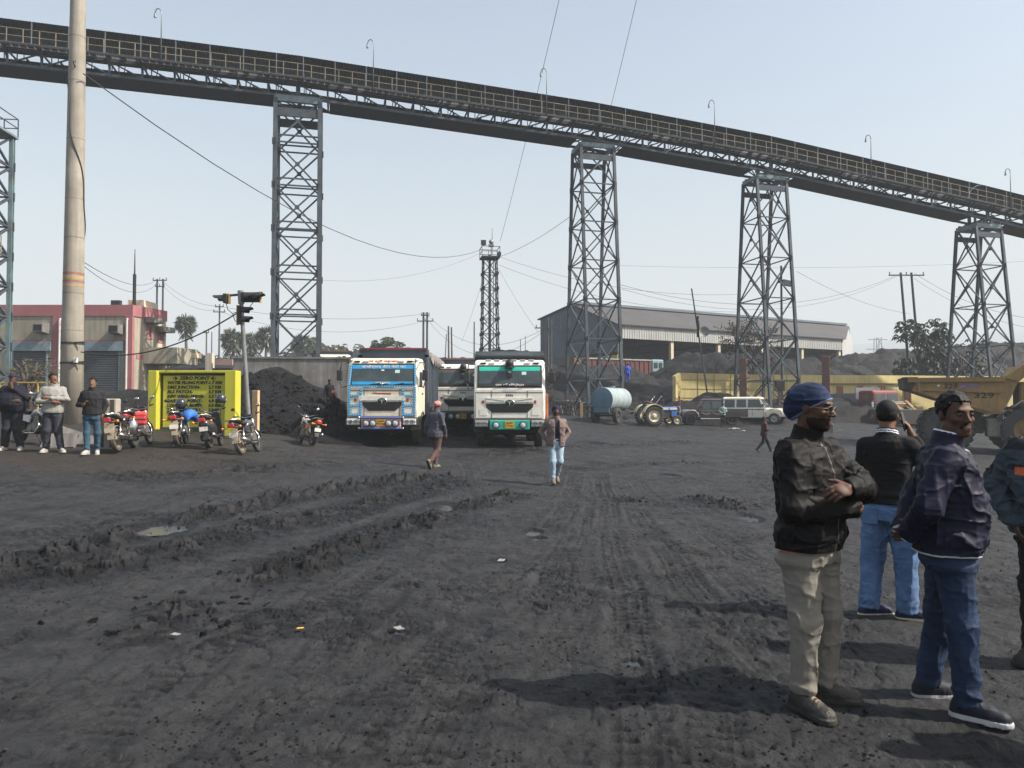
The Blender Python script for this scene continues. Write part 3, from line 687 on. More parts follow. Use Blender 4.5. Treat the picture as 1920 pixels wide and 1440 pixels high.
for j in jz: mb = MB(); mb.lathe([(prad(j) + .003, j - .012 - o.z), (prad(j) + .003, j + .012 - o.z)], (0, 0, 0), 'Z', 40, cap=False); mb.build('joint_line', M_CONC2, pole)
for y0, y1, m in ((511, 515, M_BANDR), (518, 524, M_BANDY), (526, 530, M_BANDR), (534, 538, M_BANDY)):
    a, b = P(0, y1, D).z, P(0, y0, D).z; mb = MB(); mb.lathe([(prad(a) + .004, a - o.z), (prad(b) + .004, b - o.z)], (0,0,0), 'Z', 40, cap=False); mb.build('painted_band', m, pole)
mb = MB(); pts = []
for k in range(60):
    t = k / 59; py = 140 + 515 * t; ang = R(-60 + 215 * t * 1.6) + .25 * math.sin(t * 22); zc = P(0, py, D).z; r = prad(zc) + .015
    pts.append((r * math.sin(ang) * 1.0, -r * math.cos(ang), zc - o.z))
mb.tube(pts, .022, 6); mb.build('wound_cable', M_BLACK, pole)
for py in (643, 680):
    zc = P(0, py, D).z; mb = MB(); mb.lathe([(prad(zc) + .02, zc - .05 - o.z), (prad(zc) + .02, zc + .02 - o.z)], (0,0,0), 'Z', 32, cap=False); mb.bar((prad(zc) * .7, -prad(zc) * .8, zc - o.z), (prad(zc) + .22, -prad(zc) * .7, zc + .02 - o.z), .04); mb.build('clamp', M_BLACK, pole)
zc = P(0, 677, D).z - o.z; mb = MB(); mb.bbox(.27, .39, -.40, -.30, zc - .08, zc + .1, .01); mb.build('junction_box', mat('off_white_plastic', (.6,.6,.57), rough=.5), pole)
zc = P(0, 116, D).z - o.z; mb = MB(); mb.tube([(.1, -.27, zc - .15), (.1, -.37, zc - .1), (.1, -.39, zc), (.12, -.30, zc + .02)], .025, 6); mb.build('hook', M_BLACK, pole)
# ---- pink-trimmed building
M_PINK = mat('faded_pink_paint', (.34,.125,.135), rough=.8, var=.18, vscale=.8, streak=.3, dcol=(.23,.10,.10), dirt=.2)
M_REND = mat('stained_render', (.35,.32,.24), rough=.9, var=.15, vscale=.6, streak=.65, dcol=(.15,.135,.115), dirt=.35, dscale=.5)
M_REND2 = mat('cream_render', (.58,.50,.36), rough=.9, var=.12, vscale=.7, streak=.35, dcol=(.3,.25,.18), dirt=.15)
M_SHUT = mat('dark_shutter', (.065,.075,.085), rough=.6, var=.2, vscale=.5, dirt=.5)
M_LINT = mat('blue_grey_lintel', (.20,.27,.30), rough=.6, var=.2, dirt=.3)
M_DARKIN = mat('dark_interior', (.012,.012,.013), rough=.9)
M_WIN = mat('dusty_glass', (.04,.05,.055), rough=.15, spec=.6)
M_WHITEP = mat('white_downpipe', (.55,.54,.52), rough=.5, dirt=.3)
D = 48.0; cA = P(246, 735, D); gb = cA.z - 1.2
bd = thing('utility_building', 'pink-trimmed concrete building with two dark roller shutters and a stained balcony', 'building', (cA.x, cA.y, gb))
s = D / FPX; zof = lambda py: P(246, py, D).z - gb
xl = (-200 - 246) * s            # left end, outside the frame
dep = 0.0
# right side recedes: photo column 310 at the far end
yf = 1; e = 16.0
for k in range(400):
    yy = D + k * .1; xx = (310 - 960) / FPX * yy
    if xx >= cA.x + 1.7 * 0 - .0 and abs(xx - cA.x - .22 * (yy - D)) < .06: e = yy - D; break
sl = .22                         # side wall leans out slightly from square
def bw(name, mb, m): return mb.build(name, m, bd)
zt, zp = zof(571), zof(592)
mb = MB()  # main body as a prism seen in plan
def side(y): return sl * y
mb.prism([(xl, 0), (0, 0), (side(e), e), (xl, e)], 0, zp, 'Z'); bw('wall', mb, M_REND)
mb = MB(); mb.prism([(xl - .05, -.06), (.06, -.06), (side(e) + .06, e + .06), (xl - .05, e + .06)], zp, zt, 'Z'); bw('parapet', mb, M_PINK)
# side wall cream facing, 3 mm proud
mb = MB(); mb.hexa([Vector(p) for p in ((.02, .35, 0), (side(e) + .02, e, 0), (side(e) - .1, e, 0), (-.1, .35, 0), (.02, .35, zp - .004), (side(e) + .02, e, zp - .004), (side(e) - .1, e, zp - .004), (-.1, .35, zp - .004))]); bw('side_facing', mb, M_REND2)
mb = MB(); mb.bx(-.42, .05, -.07, .5, 0, zp - .003); bw('pilaster', mb, M_PINK); mb = MB(); mb.bx((98-246)*s, (116-246)*s, -.07, .2, 0, zp - .003); bw('pilaster', mb, M_PINK)
zl, zs_ = zof(640), zof(655)
for x0, x1 in ((22, 96), (153, 232)):
    a, b = (x0 - 246) * s, (x1 - 246) * s
    mb = MB(); mb.bx(a, b, -.02, .15, zs_, zs_ + .09); mb.bx(a - .05, b + .05, -.012, .1, zl + .02, zl + .12); bw('pink_strip', mb, M_PINK)
    mb = MB(); mb.bx(a, b, -.16, .0, zs_ - .10, zl); bw('lintel', mb, M_LINT)
    mb = MB(); n = 34; h0 = 0.0; h1 = zs_ - .11
    for k in range(n): z0 = h0 + (h1 - h0) * k / n; z1 = h0 + (h1 - h0) * (k + 1) / n; mb.prism([(-.03, z0), (-.065, (z0 + z1) / 2), (-.03, z1), (.02, z1), (.02, z0)], a + .12, b - .35, 'X')
    bw('roller_shutter', mb, M_SHUT)
    mb = MB(); mb.bx(a, a + .11, -.09, .02, 0, zs_ - .11); bw('shutter_frame', mb, M_LINT); mb = MB(); mb.bx(b - .34, b - .24, -.09, .02, 0, zs_ - .11); bw('shutter_frame', mb, M_LINT)
for px, py in ((82, 614), (222, 616)):
    x = (px - 246) * s; z = zof(py); mb = MB(); mb.prism([(-.003, z - .42), (-.75, z - .34), (-.75, z + .18), (-.003, z + .28)], x - .32, x + .32, 'X'); bw('ventilator', mb, M_CONC2)
    mb = MB(); mb.bx(x - .26, x + .26, -.77, -.752, z - .26, z + .12); bw('ventilator_louvre', mb, M_DARKIN)
for px in (112, 238): x = (px - 246) * s; mb = MB(); mb.cyl((x, -.14, 0), (x, -.14, zof(600)), .07, n=8); mb.cyl((x, -.14, zof(600)), (x, 0, zof(597)), .07, n=8); bw('downpipe', mb, M_WHITEP)
# side wall: tall windows, chajja slabs, balcony
def sp(y, z, out=0.0): return Vector((side(y) + out, y, z))
def sbox(mb, y0, y1, z0, z1, o0, o1):
    mb.hexa([sp(y0, z0, o1), sp(y1, z0, o1), sp(y1, z0, o0), sp(y0, z0, o0), sp(y0, z1, o1), sp(y1, z1, o1), sp(y1, z1, o0), sp(y0, z1, o0)])
def ycol(px):
    for k in range(2000):
        y = k * .02
        if (cA.x + side(y)) / (D + y) * FPX + 960 >= px: return y
    return 30
y1, y2, y3, y4 = ycol(268), ycol(280), ycol(293), ycol(307)
for ya, yb, za, zb_ in ((ycol(273), ycol(284), zof(640) + .3, zof(600)), (ycol(294), ycol(305), zof(648) + .4, zof(615))):
    mb = MB(); sbox(mb, ya, yb, za, zb_, -.05, .05); f = bw('window', mb, M_PINK)
    mb = MB(); sbox(mb, ya + .2, yb - .2, za + .15, zb_ - .15, .03, .06); mb.build('pane', M_WIN, f)
    mb = MB(); sbox(mb, ya - .3, yb + .3, zb_ - .02, zb_ + .35, .0, .62); bw('window_hood', mb, M_CONC2)
mb = MB(); sbox(mb, .4, e, zof(672), zof(664), 0, .03); bw('pink_strip', mb, M_PINK)
ya, yb = ycol(267), ycol(308); z0, z1 = zof(680), zof(649)
mb = MB(); sbox(mb, ya, yb, z0, z0 + .3, .021, 2.3); sbox(mb, ya, ya + .15, z0 + .3, z1, .021, 2.3); sbox(mb, ya + .15, yb, z0 + .3, z1, 2.12, 2.3); bw('balcony', mb, M_REND)
mb = MB(); sbox(mb, ya + 2.5, yb - .6, z0 + .5, z1 - .25, 2.301, 2.33); bw('balcony_panel', mb, mat('cream_panel', (.62,.50,.33), rough=.8, streak=.4, dcol=(.35,.2,.1)))
mb = MB(); sbox(mb, ya + 1.0, yb - 1.2, .1, z0 - .35, .0, .04); bw('dark_opening', mb, M_DARKIN)
mb = MB(); mb.bx(-1.6, -1.0, .3, .6, zt, zt + .35); mb.build('roof_floodlight', M_DECK, bd)
mb = MB(); mb.cyl((-.4, 1, zt), (-.4, 1, zt + 2.2), .11, n=8); mb.cyl((-.4, 1, zt + 2.2), (-.4, 1, zt + 3.9), .05, .02, n=6); bw('roof_mast', mb, M_DECK)
mb = MB(); mb.bx(side(e*.5) - 1.5, side(e*.5) - .4, e*.5, e*.5 + 1.8, zt, zt + .55); bw('roof_tank', mb, M_REND2)

# ---------------------------------------------------------------- concrete wall behind the coal heap
D = 38.0; a = P(438, 672, D); b = P(672, 676, D + 1.0)
wt = thing('concrete_wall', 'long streaked grey concrete retaining wall behind the coal heap', 'wall', (a.x, a.y, gz(a.x, a.y) - .5)); o = Vector(wt.location)
mb = MB(); x1 = b.x - a.x + 4; zt = a.z - o.z
mb.hexa([Vector(p) for p in ((0,0,0), (x1, .9, 0), (x1, 1.3, 0), (0, .4, 0), (0,0,zt), (x1,.9,zt), (x1,1.3,zt), (0,.4,zt))]); mb.build('wall_panel', M_CONC2, wt)
mb = MB(); mb.hexa([Vector(p) for p in ((-.05,-.06,zt), (x1,.84,zt), (x1,1.36,zt), (-.05,.46,zt), (-.05,-.06,zt+.1), (x1,.84,zt+.1), (x1,1.36,zt+.1), (-.05,.46,zt+.1))]); mb.build('coping', M_CONC2, wt)
# low brick wall and gatepost between the building and the concrete wall
D = 44.0; a = P(311, 712, D); b = P(436, 712, D)
lw = thing('brick_wall', 'low sooty brick boundary wall left of the concrete wall', 'wall', (a.x, a.y, gz(a.x, a.y) - .5)); o = Vector(lw.location)
mb = MB(); mb.bx(0, b.x - a.x, 0, .25, 0, P(0, 690, D).z - o.z); mb.build('wall_panel', mat('sooty_brick', (.085,.065,.06), rough=.9, var=.4, vscale=5, dirt=.5), lw)
mb = MB(); q = (392 - 311) * D / FPX; mb.bx(q - .2, q + .2, -.1, .3, 0, P(0, 662, D).z - o.z); mb.build('gate_pillar', mat('cream_pillar', (.5,.45,.36), rough=.9, streak=.4), lw)
mb = MB(); q0, q1 = (405 - 311) * D / FPX, (437 - 311) * D / FPX; mb.bx(q0, q1, -.16, -.02, P(0, 685, D).z - o.z, P(0, 677, D).z - o.z + .1); mb.build('pink_slab', mat('dusty_pink', (.34,.22,.20), rough=.9, dirt=.3), lw)

# ---------------------------------------------------------------- open-sided shed
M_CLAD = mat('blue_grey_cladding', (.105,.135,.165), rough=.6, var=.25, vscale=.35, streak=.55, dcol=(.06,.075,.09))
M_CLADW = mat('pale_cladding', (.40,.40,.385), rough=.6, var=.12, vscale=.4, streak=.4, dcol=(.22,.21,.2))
M_ROOF = mat('dusty_brown_roof', (.060,.056,.057), rough=.8, var=.2, vscale=.3, dirt=.4)
A = Vector((11.7, 80, 0)); B = Vector((44.5, 98.3, 0)); ab = (B - A).normalized(); pn = Vector((-ab.y, ab.x, 0)); Ls = (B - A).length
g0 = gz(A.x, A.y) - .5; shed = thing('storage_shed', 'large open-sided coal shed with pale eave cladding and brown roof', 'shed', (A.x, A.y, g0), math.atan2(ab.y, ab.x))
zE, zR, zL, zB, zS = 10.4 - g0, 13.55 - g0, 12.5 - g0, 7.35 - g0, 8.85 - g0; wR, wL = 8.8, 16.3
mb = MB(); mb.prism([(0, zB), (0, zE), (wR, zR), (wL, zL), (wL, zB)], -.1, 0.0, 'X'); 
for k in range(40): y = wL * (k + .5) / 40; top = zE + (zR - zE) * y / wR if y < wR else zR + (zL - zR) * (y - wR) / (wL - wR); mb.bx(-.16, -.1, y - .05, y + .05, zB, top - .1)
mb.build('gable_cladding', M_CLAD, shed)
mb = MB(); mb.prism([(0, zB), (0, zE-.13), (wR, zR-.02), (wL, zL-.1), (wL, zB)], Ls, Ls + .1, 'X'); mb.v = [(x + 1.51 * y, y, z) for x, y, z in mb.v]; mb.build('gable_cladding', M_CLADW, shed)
mb = MB(); mb.bx(0.003, Ls, -.06, 0, zS, zE - .05)
for k in range(110): x = Ls * (k + .5) / 110; mb.bx(x - .05, x + .05, -.10, -.06, zS, zE - .05)
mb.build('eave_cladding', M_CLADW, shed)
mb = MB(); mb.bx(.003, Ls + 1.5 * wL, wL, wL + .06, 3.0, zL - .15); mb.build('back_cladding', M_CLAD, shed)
mb = MB(); t = .1
mb.hexa([Vector(p) for p in ((-.4,-.35,zE-.12), (Ls+.3,-.35,zE-.12), (Ls+.3+1.51*wR,wR,zR), (-.4,wR,zR), (-.4,-.35,zE-.02), (Ls+.3,-.35,zE-.02), (Ls+.3+1.51*wR,wR,zR+t), (-.4,wR,zR+t))])
mb.hexa([Vector(p) for p in ((-.4,wR+.003,zR), (Ls+.3+1.51*wR,wR+.003,zR), (Ls+.3+1.51*wL,wL+.3,zL-.03), (-.4,wL+.3,zL-.03), (-.4,wR+.003,zR+t), (Ls+.3+1.51*wR,wR+.003,zR+t), (Ls+.3+1.51*wL,wL+.3,zL+t), (-.4,wL+.3,zL+t))]); mb.build('roof', M_ROOF, shed)
mb = MB(); mb.bx(-.4, Ls + .3 + 1.51 * wR - 1, wR - .4, wR + .4, zR + t + .01, zR + .40); mb.build('roof_vent', M_CLAD, shed)
for k in range(6):
    x = .4 + (Ls - .8) * k / 5; mb = MB(); mb.bx(x - .2, x + .2, .08, .5, 0, zS + .5); mb.build('column', M_REND2, shed)
for k in range(6):
    x = .4 + (Ls - .8) * k / 5; mb = MB(); mb.bx(x - .2, x + .2, wL - .6, wL - .2, 0, zL - .4); mb.build('column', M_CONC2, shed)
mb = MB()
for k in range(6):
    x = .4 + (Ls - .8) * k / 5; mb.bar((x, .3, zE - .5), (x, wR, zR - .4), .15); mb.bar((x, .3, zB + 1.2), (x, wL, zB + 1.2), .15)
mb.build('roof_trusses', M_DECK, shed)
mb = MB(); mb.bx(-.02, .1, .2, 5.2, 4.6, zB + .3 - 0.6); mb.build('yellow_panel', mat('faded_yellow', (.46,.36,.12), rough=.8, streak=.4), shed)
mb = MB(); mb.bx(-.10, .1, 5.3, wL, 3.2, zB - .02); mb.build('lower_wall', M_SHUT, shed)

# ---------------------------------------------------------------- yellow boundary wall, pillars
M_YEL = mat('dusty_yellow_wall', (.52,.42,.13), rough=.85, var=.14, vscale=.6, streak=.45, dcol=(.25,.21,.10), dirt=.35, dcol2=None) if False else mat('dusty_yellow_wall', (.56,.455,.19), rough=.85, var=.14, vscale=.6, streak=.4, dcol=(.22,.19,.10), dirt=.3, dscale=.5)
M_PIL = mat('brick_red_pilaster', (.30,.105,.075), rough=.85, var=.2, dirt=.3)
D = 60.0
def wallrun(name, label, pts, mname, thick=.25, bands=True, pil=()):
    a = pts[0]; root = thing(name, label, 'wall', (a[0].x, a[0].y, a[0].z)); o = Vector(root.location); mb = MB()
    for (p, zt_), (q, zt2) in zip(pts[:-1], pts[1:]):
        dd = Vector((q.x - p.x, q.y - p.y, 0)).normalized(); nn = Vector((-dd.y, dd.x, 0)) * thick; lo = Vector((0, 0, -1.0))
        p0 = Vector((p.x, p.y, p.z)) - o; q0 = Vector((q.x, q.y, q.z)) - o
        P1 = Vector((p.x, p.y, zt_)) - o; Q1 = Vector((q.x, q.y, zt2)) - o
        mb.hexa([p0 + lo, q0 + lo, q0 + lo + nn, p0 + lo + nn, P1, Q1, Q1 + nn, P1 + nn])
    mb.build('wall_panel', mname, root)
    return root, o
pts = []
for px, py, d in ((1267, 705, 58.0), (1277, 699, 60), (1400, 702, 61.5), (1500, 703, 63)):
    q = stand(px, d); pts.append((q, P(px, py, d).z))
yr, o = wallrun('yellow_wall', 'dusty yellow panel wall with rounded left end behind the parked brown pickup', pts, M_YEL)
mb = MB()
for (p, zt_), (q, z2) in zip(pts[1:-1], pts[2:]):
    for h in (.55, 1.3, 2.05):
        mb.bar(Vector((p.x, p.y - .015, zt_ - h)) - o, Vector((q.x, q.y - .015, z2 - h)) - o, .03)
    n = 4
    for k in range(1, n): t = k / n; r = p.lerp(q, t); mb.bar(Vector((r.x, r.y - .015, zt_ - 2.6)) - o, Vector((r.x, r.y - .015, zt_ - .02)) - o, .03)
mb.build('panel_joints', mat('joint_brown', (.16,.12,.05), rough=.9), yr)
pts = []
for px, py, d in ((1500.5, 703, 63.2), (1700, 704, 68), (1960, 706, 74), (2300, 706, 80)):
    q = stand(px, d); pts.append((q, P(px, py, d).z))
yr, o = wallrun('yellow_wall', 'long yellow boundary wall with red pilasters behind the dump truck', pts, M_YEL)
for (p, zt_), (q, z2) in zip(pts[:-1], pts[1:]):
    mb = MB(); h = .78; mb.bar(Vector((p.x, p.y - .06, zt_ - h)) - o, Vector((q.x, q.y - .06, z2 - h)) - o, .16, .12); mb.build('string_course', mat('joint_brown', (.16,.12,.05), rough=.9), yr)
for px in (1573, 1610, 1652, 1700, 1760, 1820, 1880):
    d = 63.2 + (px - 1500) * .024; q = stand(px, d); zt_ = P(px, 704, d).z; mb = MB(); mb.box(Vector((q.x, q.y - .12, (q.z - .5 + zt_ - .95) / 2)) - o, (.55, .3, zt_ - .95 - q.z + .5)); mb.build('pilaster', M_PIL, yr)
M_RUSTC = mat('rust_brown_pillar', (.165,.085,.07), rough=.85, var=.2, vscale=1, dirt=.5, dcol=(.07,.05,.045))
def pillar(px, d, ytop, wpx, label, plinth):
    q = stand(px, d); w_ = wpx * d / FPX; zt_ = P(px, ytop, d).z - q.z
    r = thing('square_pillar', label, 'pillar', q, R(-22), 'red brown pillars in the yard')
    mb = MB(); w_ *= .78; mb.bbox(-w_/2, w_/2, -w_/2, w_/2, -.2, zt_, .02); mb.build('shaft', M_RUSTC, r)
    if plinth: mb = MB(); mb.bbox(-w_*.85, w_*.85, -w_*.85, w_*.85, -.3, .45, .02); mb.build('plinth', M_CONC2, r)
pillar(1549, 44, 668, 18, 'red-brown square pillar on a grey plinth behind the man in the blue beanie', True)
pillar(1394, 56.5, 671, 17, 'red-brown square pillar standing behind the white jeep', False)

# ---------------------------------------------------------------- coal heaps
def coal_material(name, base, glint, brown=0.0):
    m = bpy.data.materials.new(name); m.use_nodes = True; nt = m.node_tree; n = nt.nodes; l = nt.links; b = n['Principled BSDF']
    tc = n.new('ShaderNodeTexCoord')
    def noise(s, det, r):
        t = n.new('ShaderNodeTexNoise'); t.inputs['Scale'].default_value = s; t.inputs['Detail'].default_value = det; t.inputs['Roughness'].default_value = r; l.new(tc.outputs['Object'], t.inputs['Vector']); return t.outputs[0]
    def rng(s_, a, c): t = n.new('ShaderNodeMapRange'); t.inputs[1].default_value = a; t.inputs[2].default_value = c; l.new(s_, t.inputs[0]); return t.outputs[0]
    def mix(f, a, c):
        t = n.new('ShaderNodeMix'); t.data_type = 'RGBA'; l.new(f, t.inputs[0])
        for i, v in ((6, a), (7, c)):
            if hasattr(v, 'is_linked'): l.new(v, t.inputs[i])
            else: t.inputs[i].default_value = (*v, 1)
        return t.outputs[2]
    c = mix(rng(noise(.8, 7, .7), .4, .62), base, [x * 1.7 for x in base]); c = mix(rng(noise(5, 5, .7), .60, .72), c, glint); l.new(c, b.inputs['Base Color'])
    b.inputs['Roughness'].default_value = .6; b.inputs['Specular IOR Level'].default_value = .18
    bp = n.new('ShaderNodeBump'); bp.inputs['Strength'].default_value = 1; bp.inputs['Distance'].default_value = .28; l.new(noise(2.6, 12, .78), bp.inputs['Height']); l.new(bp.outputs[0], b.inputs['Normal'])
    return m
M_COAL = coal_material('coal', (.0085,.0085,.0098), (.040,.040,.043)); M_COALB = coal_material('brown_coal_spoil', (.0145,.0135,.0135), (.036,.034,.033))
def heap(label, peaks, m, cell=.3, slope=.62, rough=.28, seed=1, name='coal_heap', group='coal heaps'):
    """peaks: (x, y, top z, flat radius)"""
    ext = [max(.5, (p[2] - gz(p[0], p[1]) + .6)) / slope + p[3] for p in peaks]
    x0 = min(p[0] - e for p, e in zip(peaks, ext)); x1 = max(p[0] + e for p, e in zip(peaks, ext)); y0 = min(p[1] - e for p, e in zip(peaks, ext)); y1 = max(p[1] + e for p, e in zip(peaks, ext))
    nx_ = int((x1 - x0) / cell) + 2; ny_ = int((y1 - y0) / cell) + 2
    X, Y = np.meshgrid(np.linspace(x0, x1, nx_), np.linspace(y0, y1, ny_)); Z = np.full(X.shape, -50.0)
    wob = (fbm2(X * .45, Y * .45, 4, seed) - .5) * 2.2
    for px, py, pz, fr in peaks:
        r = np.sqrt((X - px) ** 2 + (Y - py) ** 2) + wob; c = pz - slope * np.maximum(0, np.sqrt(np.maximum(r - fr, 0) ** 2 + .25) - .5)
        Z = np.maximum(Z, c)
    cdd, cvv = cell2(X / (cell * 1.7), Y / (cell * 1.7), seed)[:2]
    Z += (fbm2(X * 1.1, Y * 1.1, 5, seed + 4) - .5) * rough * 3 - np.exp(-((2 * fbm2(X * .7, Y * .7, 4, seed + 9) - 1) / .10) ** 2) * rough * .8 + np.clip(1 - cdd * 1.6, 0, 1) * cvv * rough * .5
    G = gza(X, Y); keep = Z > G - .45; Zc = np.maximum(Z, G - .5)
    idx = np.arange(X.size).reshape(X.shape); fk = (keep[:-1, :-1] | keep[1:, 1:] | keep[1:, :-1] | keep[:-1, 1:])
    F = np.stack([idx[:-1, :-1], idx[:-1, 1:], idx[1:, 1:], idx[1:, :-1]], -1)[fk]
    org = np.array([peaks[0][0], peaks[0][1], gz(peaks[0][0], peaks[0][1])]); V = np.stack([X, Y, Zc], -1).reshape(-1, 3) - org
    used = np.unique(F); remap = np.zeros(len(V), int); remap[used] = np.arange(len(used))
    o = np_mesh(name, V[used], remap[F], m); o.location = org
    return tag(o, label, 'coal heap', group)
def pk(px, py, d, fr): q = P(px, py, d); return (q.x, q.y, q.z, fr)
heap('steep black coal heap against the streaked concrete wall', [pk(500, 692, 34, .3), pk(480, 705, 34.3, .5), pk(545, 715, 34, .4), pk(590, 742, 33, .5)], M_COAL, .16, .66, .13, 3)
heap('low rubble of coal and slabs spreading behind the parked motorcycles', [pk(500, 765, 28, .6), pk(560, 760, 28.5, .8), pk(610, 768, 28, .6), pk(640, 772, 29, .5)], M_COAL, .12, .5, .16, 13)
heap('low dark spoil bank in front of the shuttered building', [pk(60, 752, 36, 1), pk(190, 752, 37, 1.2), pk(255, 738, 40, .8), pk(275, 733, 42, .8), pk(330, 735, 40, 1.5), pk(400, 725, 41, 1)], M_COALB, .25, .4, .16, 23)
heap('dark brown spoil heap under the shed gable behind the bicycles', [pk(1040, 700, 64, 2), pk(1090, 688, 70, 3), pk(1140, 690, 72, 2), pk(1010, 715, 62, 2), pk(1180, 712, 66, 2)], M_COALB, .4, .42, .35, 33)
heap('big rough black coal heap between the shed and the yellow wall', [pk(1330, 666, 74, 2.5), pk(1290, 684, 72, 1.5), pk(1390, 668, 76, 3), pk(1460, 676, 78, 3), pk(1240, 715, 66, 1.5), pk(1215, 735, 62, 1.5), pk(1380, 752, 56, .6)], M_COAL, .4, .55, .4, 43)
heap('coal bank piled against the foot of the yellow wall', [pk(1345, 738, 55.5, .4), pk(1370, 746, 55, .5), pk(1300, 752, 55.5, .8), pk(1430, 750, 58, 1.0), pk(1390, 752, 56, .6)], M_COAL, .2, .5, .15, 53)
heap('long grey coal bank along the wall beside the red truck', [pk(1570, 748, 59, 1), pk(1610, 750, 60, 1.5), pk(1500, 755, 58, .6), pk(1640, 755, 60, 1.2)], M_COALB, .25, .5, .2, 63)
heap('very long coal stockpile behind the yellow wall on the right', [pk(1560, 688, 84, 2), pk(1640, 666, 88, 3), pk(1690, 658, 88, 2), pk(1740, 662, 90, 4), pk(1830, 652, 92, 3), pk(1880, 646, 92, 3), pk(1930, 650, 94, 5), pk(2050, 645, 96, 5)], M_COALB, .5, .5, .5, 73)
heap('small coal mound behind the third tipper truck', [pk(850, 672, 66, 1.0), pk(820, 690, 64, 1.0), pk(800, 700, 62, 1.0)], M_COAL, .3, .6, .2, 83)
heap('far dark spoil mound beyond the brick wall', [pk(340, 690, 70, 2), pk(400, 686, 72, 2), pk(300, 700, 68, 2), pk(380, 690, 66, 2)], M_COALB, .5, .35, .3, 93)
# loose lumps of coal: too many to count
def lumps(name, label, spots, n, smin, smax, m, seed):
    rnd = random.Random(seed); mb = MB(); bm = bmesh.new(); bmesh.ops.create_icosphere(bm, subdivisions=1, radius=1); bm.verts.index_update()
    bv = [v.co.copy() for v in bm.verts]; bf = [[v.index for v in f.verts] for f in bm.faces]; bm.free()
    for i in range(n):
        x, y, z = spots(rnd); s = smin + (smax - smin) * rnd.random() ** 3
        rot = Matrix.Rotation(rnd.random() * 6.28, 3, 'Z') @ Matrix.Rotation(rnd.random() * 6.28, 3, 'X'); sc = Vector((s * (.6 + .8 * rnd.random()), s * (.6 + .8 * rnd.random()), s * (.35 + .5 * rnd.random())))
        vs = []
        for v in bv:
            q = Vector((v.x * sc.x, v.y * sc.y, v.z * sc.z)) * (.75 + .5 * rnd.random()); vs.append(rot @ q + Vector((x, y, z + s * .15)))
        mb._add(vs, bf)
    return tag(mb.build(name, m), label, 'coal lumps', None, 'stuff')
dg = bpy.context.evaluated_depsgraph_get(); bpy.context.view_layer.update()
def drop(x, y):
    r = scene.ray_cast(bpy.context.evaluated_depsgraph_get(), Vector((x, y, 12)), Vector((0, 0, -1)))
    return r[1].z if r[0] else gz(x, y)
def sp1(r):
    px = r.uniform(440, 660); d = r.uniform(25.5, 33.5); x, y = (px - 960) / FPX * d, d; return x, y, drop(x, y)
lumps('coal_lumps', 'loose broken lumps of coal strewn in front of the heap by the wall', sp1, 1500, .025, .13, M_COAL, 5)
_r2 = np.random.RandomState(3); _n2 = 16000; _d2_ = 3.2 + 22 * _r2.rand(_n2) ** 1.7; _x2 = (_r2.uniform(-100, 2000, _n2) - 960) / FPX * _d2_; _kp = fbm2(_x2 * 1.3 + 4, _d2_ * 1.3, 4, 51) > .54; _x2, _d2_ = _x2[_kp], _d2_[_kp]; _z2 = gza(_x2, _d2_) + detail(_x2, _d2_)[0]; _k2 = [0]
def sp2(r):
    k = _k2[0]; _k2[0] += 1; return float(_x2[k]), float(_d2_[k]), float(_z2[k])
lumps('grit', 'small stones and crumbs of coal scattered over the yard', sp2, len(_x2), .0025, .013, M_COALB, 6)
def sp3(r):
    pts = RIDW[r.choice([0, 0, 0, 1, 1, 1, 2, 2, 3, 4, 5, 6])][0]; k = r.randrange(len(pts) - 1); t = r.random(); x = pts[k][0] * (1 - t) + pts[k+1][0] * t + r.gauss(0, .28); y = pts[k][1] * (1 - t) + pts[k+1][1] * t + r.gauss(0, .28)
    return x, y, drop(x, y) - .01
lumps('mud_clods', 'churned clods of black mud along the wheel ruts', sp3, 1500, .008, .042, M_COAL, 8)
# ---------------------------------------------------------------- vehicles
M_TYRE = mat('tyre_rubber', (.022,.021,.021), rough=.85, var=.3, vscale=6, dirt=.45, dcol=(.07,.062,.052), bump=.3, bscale=30)
M_TYREM = mat('muddy_tyre', (.10,.085,.065), rough=.9, var=.4, vscale=5, dirt=.6, dcol=(.03,.028,.026), bump=.3, bscale=30)
M_CREAM = mat('cream_cab_paint', (.79,.715,.55), rough=.42, var=.08, vscale=2, dirt=.40, dcol=(.30,.27,.23), dscale=1.6, streak=.15)
M_WHITE = mat('dusty_white_paint', (.82,.785,.70), rough=.42, var=.07, vscale=2, dirt=.38, dcol=(.33,.31,.28), dscale=1.8)
M_BLUE = mat('sky_blue_paint', (.012,.27,.55), rough=.4, var=.12, dirt=.25, dcol=(.10,.2,.28))
M_LBLUE = mat('pale_blue_dashes', (.32,.62,.80), rough=.5)
M_GREEN = mat('turquoise_film', (.02,.46,.33), rough=.4, var=.1)
M_GLASS = mat('windscreen_glass', (.035,.05,.052), rough=.10, spec=.55, var=.2, vscale=1.5, dirt=.35, dcol=(.10,.115,.115), dscale=2)
M_BPLAST = mat('black_plastic', (.018,.018,.019), rough=.55, dirt=.3, dcol=(.05,.048,.045))
M_CHASS = mat('sooty_chassis', (.016,.015,.015), rough=.85, dirt=.4, dcol=(.05,.045,.04))
M_CHROME = mat('chrome', (.62,.62,.60), rough=.2, metal=1.0, dirt=.35, dcol=(.12,.11,.10), dscale=4)
M_SILVER = mat('silver_paint', (.46,.46,.44), rough=.35, metal=.3, dirt=.3)
M_LENS = mat('lamp_lens', (.60,.62,.62), rough=.12, spec=.8)
M_NPY = mat('yellow_number_plate', (.62,.33,.02), rough=.5, dirt=.2, dcol=(.3,.2,.05))
M_NPW = mat('white_number_plate', (.70,.68,.62), rough=.5, dirt=.2)
M_INK = mat('black_paint', (.012,.012,.012), rough=.6)
